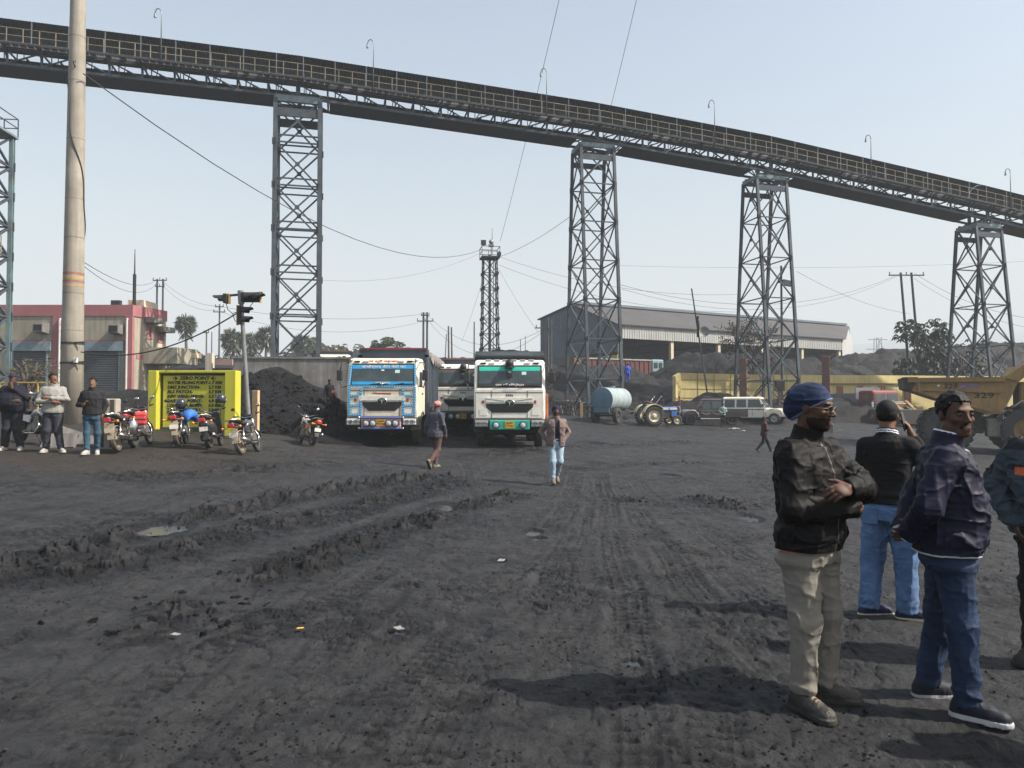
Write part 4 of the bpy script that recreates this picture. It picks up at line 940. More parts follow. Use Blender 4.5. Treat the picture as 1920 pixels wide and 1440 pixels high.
M_REDINK = mat('red_lettering', (.34,.035,.03), rough=.6)
M_WINK = mat('white_lettering', (.75,.75,.72), rough=.5)
M_BODYB = mat('dark_blue_tipper_paint', (.022,.042,.065), rough=.5, var=.25, dirt=.45, dcol=(.03,.03,.032))
M_BODYE = mat('tipper_edge_steel', (.10,.13,.16), rough=.5, dirt=.4)
M_BODYK = mat('worn_grey_tipper_steel', (.075,.082,.088), rough=.55, var=.3, dirt=.4, rust=.3)
M_MAROON = mat('maroon_paint', (.16,.025,.03), rough=.5, var=.2, dirt=.35)
M_PINKDOT = mat('pink_patterned_board', (.50,.26,.27), rough=.6, var=.4, vscale=22)
M_TARP = mat('grey_tarpaulin', (.17,.15,.145), rough=.9, var=.2, vscale=1.5, bump=.6, bscale=4, dirt=.3)
M_ORANGE = mat('orange_flap', (.38,.10,.035), rough=.7, var=.2, dirt=.4)
M_TAIL = mat('red_lamp', (.40,.02,.025), rough=.25)
M_AMBER = mat('amber_lamp', (.65,.22,.02), rough=.3)

def wheel(parent, c, r, wd, axis='X', rim=.56, m_t=None, m_r=None, face=0, lug=False, nm='wheel', hub=True):
    """tyre (the part) with its rim as a sub-part; c centre"""
    mb = MB(); h = wd / 2
    mb.lathe([(r*rim, -h*.8), (r*.80, -h), (r*.95, -h*.92), (r, -h*.6), (r*.985, -h*.2), (r*.985, h*.2), (r, h*.6), (r*.95, h*.92), (r*.80, h), (r*rim, h*.8)], c, axis, 28, cap=False)
    if lug:
        n = 22
        for k in range(n):
            for s in (-1, 1):
                t = 2 * math.pi * (k + (.5 if s > 0 else 0)) / n; t2 = t + .16
                if axis == 'Y':
                    a = Vector((math.sin(t) * r, s * h * .95, math.cos(t) * r)); b = Vector((math.sin(t2) * r * 1.0, s * h * .05, math.cos(t2) * r))
                else:
                    a = Vector((s * h * .95, math.sin(t) * r, math.cos(t) * r)); b = Vector((s * h * .05, math.sin(t2) * r, math.cos(t2) * r))
                mb.bar(Vector(c) + a, Vector(c) + b, .07, .09)
    w_ = mb.build(nm, m_t or M_TYRE, parent)
    mb = MB(); q = h * .62
    prof = [(r*rim*1.02, -q), (r*rim*.92, -q), (r*rim*.82, -q*.35), (r*rim*.45, -q*.2), (r*rim*.4, -q*1.0), (r*.1, -q*1.1), (0.0, -q*1.1)]
    for s in (-1, 1): mb.lathe([(a, b * -s) for a, b in prof], c, axis, 20, cap=False)
    if hub:
        for s in (-1, 1):
            for k in range(8):
                t = k * math.pi / 4; d = {'X': Vector((s*q*.45, math.cos(t)*r*rim*.52, math.sin(t)*r*rim*.52)), 'Y': Vector((math.cos(t)*r*rim*.52, s*q*.45, math.sin(t)*r*rim*.52))}[axis]
                mb.box(Vector(c) + d, (.03, .03, .03))
    mb.build('rim', m_r or M_CHASS, w_)
    return w_

def profile_shell(prof, hw, r=.06, steps=3):
    """closed side profile (y,z) swept across x with rounded shoulders; returns MB"""
    n = len(prof); cy = sum(p[0] for p in prof) / n; cz = sum(p[1] for p in prof) / n; rings = []
    xs = [(-hw, r), (-hw + r * .3, r * .3), (-hw + r, 0), (hw - r, 0), (hw - r * .3, r * .3), (hw, r)]
    for x, ins in xs:
        rings.append([(x, cy + (p[0] - cy) * (1 - ins / max(.2, abs(p[0] - cy) + .3)), cz + (p[1] - cz) * (1 - ins / max(.2, abs(p[1] - cz) + .3))) for p in prof])
    mb = MB(); mb.smooth = False; mb.loft(rings); return mb

def tipper(label, loc, rz, style, group='coal tipper trucks in the yard'):
    t = thing('tipper_truck', label, 'truck', loc, rz, group); paint = M_CREAM if style['paint'] == 'cream' else M_WHITE
    B = lambda name, mb, m: mb.build(name, m, t)
    prof = [(.06,.98), (.0,1.25), (.0,1.95), (.045,2.12), (.26,2.86), (.36,3.0), (.62,3.09), (1.5,3.12), (2.05,3.02), (2.12,2.8), (2.12,1.0)]
    cab = profile_shell(prof, 1.23, .10).build('cab', paint, t)
    fy = lambda z: .045 + (z - 2.12) * (.26 - .045) / .74      # windscreen slope
    def fquad(x0, x1, z0, z1, out, m, name, par, th=.02):
        mb = MB(); a, b = fy(z0) - out, fy(z1) - out
        mb.hexa([Vector(p) for p in ((x0, a, z0), (x1, a, z0), (x1, a + th, z0), (x0, a + th, z0), (x0, b, z1), (x1, b, z1), (x1, b + th, z1), (x0, b + th, z1))]); return mb.build(name, m, par)
    fquad(-1.12, 1.12, 2.10, 2.88, .012, M_INK, 'windscreen_seal', cab, .012)
    ws = fquad(-1.07, 1.07, 2.14, 2.84, .018, M_GLASS, 'windscreen', t, .016)
    fquad(-1.06, 1.06, 2.70, 2.835, .024, style['band'], 'sun_film', ws, .01)
    if style.get('scallop'):
        mb = MB()
        for k in range(22): x = -1.0 + k * .095; z = 2.70; mb.prism([(x - .045, z), (x + .045, z), (x, z - .03)], fy(z) - .024, fy(z) - .014, 'Y')
        mb.build('film_fringe', style['band'], ws)
    fquad(-1.06, 1.06, 2.145, 2.25, .024, style['low'], 'lower_film', ws, .01)
    tilt = (R(90) - math.atan((.26-.045)/.74), 0, 0)
    for s_, z, sz, mm, wd in style.get('texts', []): text_mesh(s_, sz, mm, cab, (0, fy(z) - .03, z), tilt, 'lettering', wd)
    text_s = style.get('roof_text')
    mb = MB()   # visor panel above the windscreen
    mb.hexa([Vector(p) for p in ((-1.10,.245,2.89), (1.10,.245,2.89), (1.10,.30,2.89), (-1.10,.30,2.89), (-1.04,.36,3.045), (1.04,.36,3.045), (1.04,.43,3.045), (-1.04,.43,3.045))]); B('visor_panel', mb, paint)
    if text_s: text_mesh(text_s, .12, M_REDINK, cab, (0, .285, 2.96), (R(52), 0, 0), 'lettering', 1.25)
    for x in (-.92, -.62, .62, .92):
        mb = MB(); mb.bbox(x - .10, x + .10, .24, .30, 2.93, 2.985, .01); B('marker_lamp', mb, M_BPLAST if abs(x) > .7 else M_LENS)
    # sticker, cab details in the glass
    fquad(.42, .58, 2.55, 2.66, .026, mat('pale_sticker', (.45,.6,.55), rough=.5), 'sticker', ws, .004); fquad(-.06, .04, 2.63, 2.67, .026, M_WINK, 'sticker', ws, .004)
    for x, a in ((-.55, 1), (.30, 1)):
        mb = MB(); mb.bar((x, fy(2.13) - .05, 2.12), (x + .46, fy(2.2) - .04, 2.20), .022); mb.bar((x + .1, fy(2.16) - .045, 2.15), (x + .75, fy(2.17) - .035, 2.175), .018); B('wiper', mb, M_BPLAST)
    # front panel
    mb = MB(); mb.prism([(-1.16,1.06), (1.16,1.06), (1.16,2.03), (-1.16,2.03)], -.02, .0, 'Y'); B('front_panel', mb, paint)
    hw2 = style.get('grille', .82)
    mb = MB(); mb.prism([(-hw2, 1.55), (hw2, 1.55), (hw2 - .02, 1.42), (hw2 - .22, 1.24), (-hw2 + .22, 1.24), (-hw2 + .02, 1.42)], -.034, -.018, 'Y'); g = B('grille', mb, M_INK)
    mb = MB()
    for k in range(5): mb.bx(-hw2 + .12 + k * .035, hw2 - .12 - k * .035, -.042, -.033, 1.51 - k * .058, 1.53 - k * .058)
    mb.build('grille_slats', M_BPLAST, g)
    mb = MB(); mb.prism([(-.80,1.60), (-.2,1.60), (0,1.52), (.2,1.60), (.80,1.60), (.80,1.76), (-.80,1.76)], -.048, -.02, 'Y'); B('bonnet_bar', mb, M_WHITE)
    if style.get('swoosh'):
        mb = MB(); mb.prism([(-.78,1.70), (-.2,1.625), (-.2,1.655), (-.78,1.725)], -.053, -.047, 'Y'); mb.prism([(.78,1.70), (.2,1.625), (.2,1.655), (.78,1.725)], -.053, -.047, 'Y'); B('green_swoosh', mb, mat('green_stripe', (.12,.33,.22), rough=.5))
        text_mesh('TATA', .10, M_INK, t, (0, -.024, 1.83), (R(90),0,0), 'lettering', .26, .004, bold=.004)
    else: mb = MB(); mb.prism([(-.28,1.82), (.3,1.80), (.32,1.85), (-.3,1.865)], -.026, -.019, 'Y'); B('red_script', mb, M_REDINK)
    mb = MB(); mb.lathe([(.001,-.05), (.15,-.05), (.165,-.045), (.165,-.03)], (0, 0, 0), 'Y', 24)
    mb.v = [(x * 1.0, y, z * .72 + 1.565) for x, y, z in mb.v]; e = B('emblem', mb, M_INK)
    mb = MB(); mb.smooth = False
    mb.prism([(-.10,1.60), (.10,1.60), (.085,1.625), (-.085,1.625)], -.058, -.049, 'Y'); mb.prism([(-.03,1.60), (.03,1.60), (.012,1.49), (-.012,1.49)], -.058, -.049, 'Y'); mb.build('emblem_mark', M_CHROME, e)
    mb = MB(); mb.lathe([(.155,-.052), (.175,-.052), (.175,-.04), (.155,-.04)], (0,0,0), 'Y', 24, cap=False); mb.v = [(x, y, z * .72 + 1.565) for x, y, z in mb.v]; mb.build('emblem_ring', M_CHROME, e)
    mb = MB(); mb.bx(-.62, -.605, -.03, -.018, 1.06, 2.0); mb.bx(.605, .62, -.03, -.018, 1.06, 2.0); mb.bx(-1.15, 1.15, -.028, -.018, 1.925, 1.945); B('panel_gap', mb, M_INK)
    mb = MB(); mb.bx(-.22, .24, -.028, -.018, 1.965, 2.05); B('permit_plate', mb, M_NPW)
    for x in (-.9, .9):
        mb = MB(); mb.prism([(x - .13, 1.15), (x + .13, 1.15), (x + .13, 1.36), (x, 1.40), (x - .13, 1.36)], -.03, -.018, 'Y'); B('step_panel', mb, M_WHITE)
        mb = MB(); mb.bx(x - .06, x + .02, -.028, -.018, 1.56, 1.66); B('reflector', mb, M_REDINK)
    if style.get('trim'):
        mb = MB(); md = MB()
        def strip(x0, z0, x1, z1, wd=.075):
            mb.bar((x0, -.045 if z0 < 2.1 else fy(z0) - .035, z0), (x1, -.045 if z1 < 2.1 else fy(z1) - .035, z1), wd, .03, up=(0, 1, 0)) if False else None
            a = Vector((x0, (-.035 if z0 < 2.1 else fy(z0) - .03), z0)); b = Vector((x1, (-.035 if z1 < 2.1 else fy(z1) - .03), z1)); d = (b - a); L = d.length; d /= L
            sd = d.cross(Vector((0, 1, 0))).normalized(); mb.bar(a, b, wd, .02, up=(0, -1, 0)); n = int(L / .085)
            for k in range(n):
                p = a + d * ((k + .3) * L / n); md.bar(p + Vector((0, -.013, 0)), p + d * .035 + Vector((0, -.013, 0)), wd * .6, .008, up=(0, -1, 0))
        for s in (-1, 1):
            strip(s*1.12, 1.08, s*1.13, 2.06); strip(s*.74, 1.08, s*.72, 2.0); strip(s*.76, 1.42, s*1.1, 1.42); strip(s*.76, 1.76, s*1.1, 1.76); strip(s*.76, 1.10, s*1.1, 1.10); strip(s*1.14, 2.12, s*1.10, 2.86, .06)
        strip(-1.1, 2.08, 1.1, 2.08, .07)
        B('blue_trim', mb, M_BLUE); B('trim_dashes', md, M_LBLUE)
        for s in (-1, 1): mb = MB(); mb.sphere((s * 1.14, .30, 3.0), .06, 10, 6); B('corner_knob', mb, M_CHROME)
        mb = MB(); mb.sphere((0, -.05, 2.16), .055, 10, 6); B('bonnet_knob', mb, M_CHROME)
    # bumper and lamps
    mb = MB(); mb.bbox(-1.24, 1.24, -.14, .35, .70, 1.02, .05); B('bumper', mb, M_BPLAST)
    for s in (-1, 1):
        mb = MB(); mb.bbox(s*.74, s*1.19, -.165, -.12, .76, .97, .03); h = B('headlight', mb, M_LENS if not style.get('dark_lamps') else M_SILVER)
        mb = MB(); mb.cyl((s*.88, -.17, .865), (s*.88, -.155, .865), .075, n=14); mb.cyl((s*1.06, -.17, .865), (s*1.06, -.155, .865), .075, n=14); mb.build('reflector_bowl', M_CHROME, h)
        mb = MB(); mb.bx(s*.74, s*1.2, -.172, -.162, .855, .875); mb.build('lamp_guard', M_BPLAST, h)
    mb = MB(); mb.bbox(-.68, .68, -.20, -.14, .66, .98, .02); B('number_board', mb, style['board'])
    mb = MB(); mb.bx(-.16, .16, -.215, -.20, .71, .95); pl = B('number_plate', mb, M_NPY)
    text_mesh(style['no'][0], .085, M_INK, pl, (0, -.218, .885), (R(90),0,0), 'lettering', .22, .002); text_mesh(style['no'][1], .10, M_INK, pl, (0, -.218, .785), (R(90),0,0), 'lettering', .26, .002)
    for x in style['spots']:
        mb = MB(); mb.lathe([(.02,-.06), (.10,-.06), (.105,-.04)], (x, -.20, .82), 'Y', 18); l_ = B('spot_lamp', mb, M_LENS)
        mb = MB(); mb.lathe([(.10,-.065), (.125,-.065), (.125,.0), (.10,.0)], (x, -.20, .82), 'Y', 18, cap=False); mb.build('lamp_rim', M_INK, l_)
    for z in ((.64, 1.01) if style.get('trim') else ()):
        mb = MB(); mb.cyl((-.74, -.20, z), (.74, -.20, z), .03, n=8); b_ = B('bumper_rail', mb, mat('blue_rail', (.10,.17,.45), rough=.4))
        mb = MB(); mb.sphere((-.75, -.20, z), .045, 8, 6); mb.sphere((.75, -.20, z), .045, 8, 6); mb.build('rail_knobs', M_CHROME, b_)
    # cab sides: door, window, mirrors
    for s in (-1, 1):
        mb = MB(); mb.hexa([Vector(p) for p in ((s*1.225,.35,2.08), (s*1.238,.35,2.08), (s*1.238,1.25,2.08), (s*1.225,1.25,2.08), (s*1.215,.52,2.75), (s*1.228,.52,2.75), (s*1.228,1.25,2.75), (s*1.215,1.25,2.75))]); B('door_window', mb, M_GLASS)
        mb = MB(); mb.bx(s*1.226, s*1.24, .22, 1.32, 1.15, 2.02); d_ = B('door', mb, paint); mb = MB(); mb.bx(s*1.24, s*1.27, 1.05, 1.25, 1.82, 1.87); mb.build('handle', M_BPLAST, d_)
        mb = MB(); mb.tube([(s*1.2,.42,2.92), (s*1.42,.10,2.90), (s*1.47,.06,2.6)], .022, 6); mb.tube([(s*1.2,.2,2.1), (s*1.42,.08,2.05), (s*1.47,.06,2.25)], .022, 6); m_ = B('mirror_arm', mb, M_BPLAST)
        mb = MB(); mb.bbox(s*1.38, s*1.58, .02, .12, 2.28, 2.66, .03); mb.build('mirror', M_BPLAST, m_)
        mb = MB(); mb.lathe([(.66,-.22), (.70,-.22), (.70,.22), (.66,.22)], (s*1.05, 1.30, .55), 'X', 24, cap=False); mb.v = [v for v in mb.v]; mb2 = MB()
        for k in range(12):
            a0, a1 = math.pi * k / 12, math.pi * (k + 1) / 12
            mb2.hexa([Vector((x, 1.30 + rr * math.cos(a), .55 + rr * math.sin(a))) for rr in (.60, .66) for x, a in ((s*.82, a0), (s*1.26, a0), (s*1.26, a1), (s*.82, a1))])
        B('mudguard', mb2, M_CHASS if not style.get('flap') else M_BPLAST)
        if style.get('flap') and s > 0: mb = MB(); mb.bbox(1.25, 1.36, .55, .75, .7, 1.9, .03); B('orange_flap', mb, M_ORANGE)
        wheel(t, (s*1.03, 1.30, .52), .52, .30, 'X')
        for y in (5.0, 6.4): wheel(t, (s*.98, y, .52), .52, .58, 'X')
    mb = MB()
    for x in (-.42, .42): mb.bx(x - .05, x + .05, .3, 8.2, .75, 1.02)
    for y in (.5, 1.3, 2.4, 3.6, 5.0, 6.4, 8.1): mb.bx(-.37, .37, y - .06, y + .06, .72, .98)
    for y in (1.3, 5.0, 6.4): mb.cyl((-.9, y, .52), (.9, y, .52), .11, n=10); mb.sphere((0, y, .52), .24, 12, 8)
    mb.bx(-.95, .95, .25, .35, .55, .72); mb.cyl((-.95, 2.4, .8), (-.95, 3.7, .8), .28, n=14); mb.bx(.65, 1.1, 2.4, 3.6, .55, 1.0); B('chassis', mb, M_CHASS)
    # tipping body
    x0, y0, y1, zb, zt = style.get('bw', 1.22), 2.35, 8.5, 1.12, style.get('top', 3.28); bm_ = style['body']
    mb = MB(); mb.bx(-x0, x0, y0, y1, zb, zb + .08); mb.bx(-x0, -x0 + .06, y0 + .06, y1, zb + .08, zt); mb.bx(x0 - .06, x0, y0 + .06, y1, zb + .08, zt); mb.bx(-x0, x0, y0, y0 + .06, zb + .08, zt + style.get('hb', .2)); mb.bx(-x0 + .06, x0 - .06, y1 - .06, y1, zb + .08, zt - .2); tb = B('tipping_body', mb, bm_)
    mb = MB()
    for k in range(13):
        y = y0 + .25 + k * (y1 - y0 - .3) / 12
        for s in (-1, 1): mb.bx(s*x0, s*(x0 + .07), y - .06, y + .06, zb, zt - .02)
    for s in (-1, 1): mb.bx(s*(x0 - .07), s*(x0 + .09), y0, y1, zt - .003, zt + .09); mb.bx(s*x0, s*(x0 + .085), y0, y0 + .14, zb, zt + style.get('hb', .2))
    mb.build('ribs', style['rib'], tb)
    if style.get('guard'):   # cab guard lip leaning over the cab
        mb = MB(); zt2 = zt + .2; mb.hexa([Vector(p) for p in ((-x0-.05,1.75,zt2+.02), (x0+.05,1.75,zt2+.02), (x0+.05,y0+.1,zt2-.12), (-x0-.05,y0+.1,zt2-.12), (-x0-.02,1.72,zt2+.16), (x0+.02,1.72,zt2+.16), (x0+.02,y0+.1,zt2+.06), (-x0-.02,y0+.1,zt2+.06))])
        mb.build('cab_guard', M_BODYE, tb)
    else:
        mb = MB(); mb.bx(-x0 - .02, x0 + .02, y0 - .03, y0 + .09, zt + style.get('hb', .2) + .003, zt + style.get('hb', .2) + .07); mb.build('headboard_rim', style.get('rim', M_MAROON), tb)
    # load
    n = 15; V = []; xs = np.linspace(-x0 + .05, x0 - .05, n); ys = np.linspace(y0 + .05, y1 - .05, 30); X, Y = np.meshgrid(xs, ys)
    Z = zt - .25 + style.get('load', .35) * np.clip(1 - (np.abs(X) / x0) ** style.get('lexp', 2.2), 0, 1) * np.clip((Y - y0) / .8, .25, 1) + (fbm2(X * 3 + rz, Y * 3, 4, 3) - .5) * .35
    idx = np.arange(X.size).reshape(X.shape); F_ = np.stack([idx[:-1, :-1], idx[:-1, 1:], idx[1:, 1:], idx[1:, :-1]], -1).reshape(-1, 4)
    ld = np_mesh('coal_load', np.stack([X, Y, Z], -1).reshape(-1, 3), F_, M_COAL, False, t)
    if style.get('tarp'):
        n = 26; rows = []
        for j in range(40):
            y = 3.1 + j * .135; row = []
            for k in range(n):
                u = -1 + 2 * k / (n - 1); x = u * (x0 + .18); z = zt + .38 - .30 * abs(u) ** 3 + .06 * math.sin(j * .9 + k * .7) + .05 * math.sin(j * 2.3 + u * 5)
                if abs(u) > .93: z -= .22 + .09 * math.sin(j * 1.1)
                row.append((x, y, z))
            rows.append(row)
        idx = np.arange(40 * n).reshape(40, n); F_ = np.stack([idx[:-1, :-1], idx[:-1, 1:], idx[1:, 1:], idx[1:, :-1]], -1).reshape(-1, 4)
        np_mesh('tarpaulin', np.array(rows).reshape(-1, 3), F_, M_TARP, True, t)
    if style.get('beacon'):
        mb = MB(); mb.sphere((0, .22, 2.95), .15, 14, 8); mb.cyl((0, .1, 2.78), (0, .1, 2.86), .17, n=12); B('roof_fan_lamp', mb, M_INK)
        mb = MB(); mb.bbox(-.11, .11, .07, .10, 2.46, 2.62, .02); B('dash_mirror', mb, M_BPLAST)
    if style.get('strobe'):
        for k in range(6): mb = MB(); mb.bbox(-.85 + k * .3, -.65 + k * .3, .33, .42, 3.03, 3.10, .01); B('roof_lamp', mb, M_SILVER)
    return t
S1 = dict(paint='cream', band=M_BLUE, low=M_BLUE, trim=True, board=M_PINKDOT, no=('JH09', '7974'), spots=(-.50, -.27, .27, .50), body=M_BODYB, rib=M_BODYE, tarp=True, hb=.28, top=3.24,
          roof_text='जय श्री महाकाल', texts=[('आशीर्वाद तीन बेटी का', 2.765, .12, M_WINK, 1.55), ('जय माता', 2.195, .10, M_WINK, .5)], bw=1.25, load=.3, grille=.68)
S2 = dict(paint='white', band=M_GREEN, low=M_INK, scallop=True, swoosh=True, board=mat('turquoise_board', (.015,.36,.27), rough=.5, var=.15), no=('JH09', '1741'), spots=(-.46, .46), body=M_BODYK, rib=M_BODYK, guard=True, beacon=True, strobe=True, 
          texts=[('जय माँ रिश्तेदार', 2.195, .09, M_WINK, 1.0)], bw=1.24, load=.74, lexp=7, top=3.12, dark_lamps=True, flap=True)
S3 = dict(paint='white', band=mat('faint_film', (.10,.07,.07), rough=.4), low=M_INK, swoosh=True, board=M_BPLAST, no=('JH10', '4418'), spots=(-.5, -.2, .46), body=M_BODYB, rib=M_BODYB, beacon=True, bw=1.22, load=.4, top=3.2, rim=mat('dull_rim', (.13,.06,.055), rough=.7))
q = stand(716.5, 25.2); tipper('cream tipper truck with sky-blue painted trim and a patterned bumper board', q, 0, S1)
q = stand(955.5, 25.2); tipper('white tipper truck with turquoise windscreen band and turquoise bumper board', q, 0, S2)
q = stand(868, 31.5); tipper('white tipper truck parked behind, half hidden between the two front trucks', q, 0, S3)
q = stand(617, 47.0); q.z = P(617, 663, 47).z - 3.1; tipper('distant tipper truck showing its white roof above the concrete wall', q, R(8), dict(S3, paint='cream', beacon=False))

# ---- motorcycles
def motorcycle(label, loc, rz, tank, panel, lean=R(9), helmet=None, style='bike', mud=M_TYRE, seatc=None, mirrors=True, plate=M_NPW):
    t = thing('motorcycle' if style == 'bike' else 'scooter', label, 'motorcycle' if style == 'bike' else 'scooter', loc, rz, 'motorcycles parked by the yellow board')
    t.rotation_euler = (0, -lean, rz); t.rotation_mode = 'XYZ'; t.scale = (.9, .9, .9)
    B = lambda n, mb, m: mb.build(n, m, t)
    rw = .30 if style == 'bike' else .235; yf, yr = .68, -.62
    wheel(t, (0, yf, rw), rw, .095, 'X', .72, M_TYRE, mat('alloy', (.12,.12,.12), rough=.4, metal=.6, dirt=.4)); wheel(t, (0, yr, rw), rw, .125, 'X', .70, mud, mat('muddy_rim', (.24,.20,.15), rough=.7, dirt=.4) if mud is M_TYREM else mat('alloy', (.12,.12,.12), rough=.4))
    mb = MB()
    for s in (-1, 1): mb.tube([(s*.09, yf, rw), (s*.09, yf - .20, .70), (s*.085, yf - .30, .98)], .026, 8); 
    B('front_fork', mb, M_CHROME)
    mb = MB()
    for k in range(9):
        a0, a1 = R(20 + k * 15), R(35 + k * 15); R0 = rw + .035
        mb.hexa([Vector((x, yf + rr * math.cos(a), rw + rr * math.sin(a))) for rr in (R0, R0 + .012) for x, a in ((-.06, a0), (.06, a0), (.06, a1), (-.06, a1))])
    B('front_mudguard', mb, panel)
    mb = MB(); R0 = rw + .05
    for k in range(8):
        a0, a1 = R(40 + k * 17), R(57 + k * 17)
        mb.hexa([Vector((x, yr + rr * math.cos(a), rw + rr * math.sin(a))) for rr in (R0, R0 + .014) for x, a in ((-.075, a0), (.075, a0), (.075, a1), (-.075, a1))])
    mb.hexa([Vector(p) for p in ((-.08,yr-.34,.42), (.08,yr-.34,.42), (.08,yr-.32,.42), (-.08,yr-.32,.42), (-.085,yr-.22,.72), (.085,yr-.22,.72), (.085,yr-.20,.72), (-.085,yr-.20,.72))])
    B('rear_mudguard', mb, mat('muddy_guard', (.30,.25,.18), rough=.9, var=.2, dirt=.3) if mud is M_TYREM else M_BPLAST)
    mb = MB(); mb.bx(-.11, .11, yr - .37, yr - .355, .50, .62); B('number_plate', mb, plate)
    if style == 'bike':
        mb = MB(); prof = [(.46,.76,.03), (.40,.88,.12), (.25,.95,.15), (.05,.93,.14), (-.08,.86,.10), (-.10,.80,.05)]
        rings = []
        for y, z, wd in prof: rings.append([(wd * math.cos(a), y, z - .10 + .10 * math.sin(a) * (1 if math.sin(a) > 0 else .8)) for a in [2 * math.pi * k / 12 for k in range(12)]])
        mb.smooth = True; mb.loft(rings); B('fuel_tank', mb, tank)
        mb = MB(); mb.bbox(-.15, .15, .02, .36, .30, .55, .04); 
        for k in range(5): mb.bx(-.13, .13, .12, .34, .55 + k * .04, .565 + k * .04)
        mb.cyl((-.17, .05, .36), (.17, .05, .36), .11, n=14); mb.bx(-.11, .11, .14, .32, .55, .75); B('engine', mb, mat('engine_alloy', (.20,.19,.17), rough=.5, metal=.5, dirt=.6, dcol=(.06,.055,.05)))
        mb = MB(); mb.tube([(.12, .36, .62), (.16, .48, .45), (.17, .36, .28), (.17, 0, .26), (.18, -.30, .30)], .022, 8); mb.tube([(.18, -.25, .30), (.20, -.50, .33), (.21, -.92, .42)], [.035, .055, .058], 10); B('exhaust', mb, M_CHROME)
        mb = MB(); mb.tube([(0, .40, .92), (0, .30, .60), (0, .20, .30), (0, -.20, .30), (0, yr, rw)], .028, 8); mb.tube([(0, .38, .85), (0, -.15, .78), (0, -.75, .80)], .026, 8); mb.tube([(0, -.15, .78), (0, -.2, .32)], .025, 8); B('frame', mb, M_CHASS)
        for s in (-1, 1):
            mb = MB(); mb.tube([(s*.11, yr, rw + .02), (s*.11, yr + .14, .72)], .032, 8); B('rear_shock', mb, M_REDINK if tank is M_REDINK else M_CHROME)
            mb = MB(); mb.hexa([Vector((s * x, y, z)) for x, y, z in ((.12,-.05,.55), (.14,-.05,.55), (.14,-.40,.62), (.12,-.40,.62), (.11,-.02,.76), (.125,-.02,.76), (.125,-.42,.76), (.11,-.42,.76))]); B('side_panel', mb, panel)
        mb = MB(); rings = []
        for y, z, wd, hh in ((-.04,.86,.10,.04), (-.18,.84,.13,.05), (-.45,.85,.14,.055), (-.62,.90,.14,.055), (-.88,.93,.11,.05), (-.96,.94,.06,.03)):
            rings.append([(wd * math.cos(a), y, z + hh * math.sin(a)) for a in [2 * math.pi * k / 12 for k in range(12)]])
        mb.smooth = True; mb.loft(rings); B('seat', mb, seatc or M_BPLAST)
        mb = MB(); rings = []
        for y, z, wd, hh in ((-.42,.76,.12,.05), (-.75,.80,.12,.06), (-1.0,.86,.09,.05), (-1.06,.87,.06,.03)): rings.append([(wd * math.cos(a), y, z + hh * math.sin(a)) for a in [2 * math.pi * k / 10 for k in range(10)]])
        mb.smooth = True; mb.loft(rings); B('tail_cowl', mb, panel)
        mb = MB(); mb.tube([(-.14, -.55, .90), (-.14, -1.0, .97), (.14, -1.0, .97), (.14, -.55, .90)], .015, 6); B('grab_rail', mb, M_CHROME)
        hz = 1.02
    else:
        mb = MB(); rings = []
        for y, z0, z1, wd in ((-.98,.60,.78,.10), (-.85,.42,.84,.17), (-.5,.34,.82,.19), (-.18,.34,.76,.17), (-.05,.36,.62,.15)): rings.append([(wd * math.cos(a), y, (z0 + z1) / 2 + (z1 - z0) / 2 * math.sin(a)) for a in [2 * math.pi * k / 12 for k in range(12)]])
        mb.smooth = True; mb.loft(rings); B('body_shell', mb, panel)
        mb = MB(); mb.bbox(-.16, .16, -.05, .38, .28, .36, .02); B('floorboard', mb, M_BPLAST)
        mb = MB(); mb.hexa([Vector(p) for p in ((-.18,.36,.30), (.18,.36,.30), (.18,.46,.30), (-.18,.46,.30), (-.15,.30,.98), (.15,.30,.98), (.15,.42,.98), (-.15,.42,.98))]); B('front_apron', mb, panel)
        mb = MB(); rings = []
        for y, z, wd in ((-.02,.80,.12), (-.35,.83,.15), (-.7,.86,.15), (-.92,.90,.10)): rings.append([(wd * math.cos(a), y, z + .05 * math.sin(a)) for a in [2 * math.pi * k / 12 for k in range(12)]])
        mb.smooth = True; mb.loft(rings); B('seat', mb, M_BPLAST)
        mb = MB(); mb.tube([(.16, -.2, .3), (.2, -.6, .3), (.21, -.9, .38)], [.03, .055, .055], 10); B('exhaust', mb, M_CHROME)
        mb = MB(); mb.bbox(-.2, .0, -.7, -.4, .22, .42, .04); B('engine', mb, M_CHASS)
        mb = MB(); mb.tube([(-.13, -.55, .90), (-.13, -1.02, .96), (.13, -1.02, .96), (.13, -.55, .90)], .018, 6); B('grab_rail', mb, M_SILVER)
        hz = 1.02
    mb = MB(); mb.bbox(-.09, .09, -1.075, -1.02, .76, .87, .02); B('tail_light', mb, M_TAIL)
    for s in (-1, 1):
        mb = MB(); mb.cyl((s*.12, -1.0, .76), (s*.22, -1.02, .76), .016, n=6); mb.sphere((s*.24, -1.02, .76), .038, 8, 6); B('indicator', mb, M_AMBER)
    mb = MB(); mb.tube([(-.36, .24, hz + .08), (-.26, .30, hz + .06), (-.1, .38, hz), (.1, .38, hz), (.26, .30, hz + .06), (.36, .24, hz + .08)], .014, 8); h_ = B('handlebar', mb, M_CHROME)
    mb = MB(); mb.cyl((-.38,.23,hz+.085), (-.26,.30,hz+.06), .02, n=8); mb.build('grip', M_BPLAST, h_); mb = MB(); mb.cyl((.38,.23,hz+.085), (.26,.30,hz+.06), .02, n=8); mb.build('grip', M_BPLAST, h_)
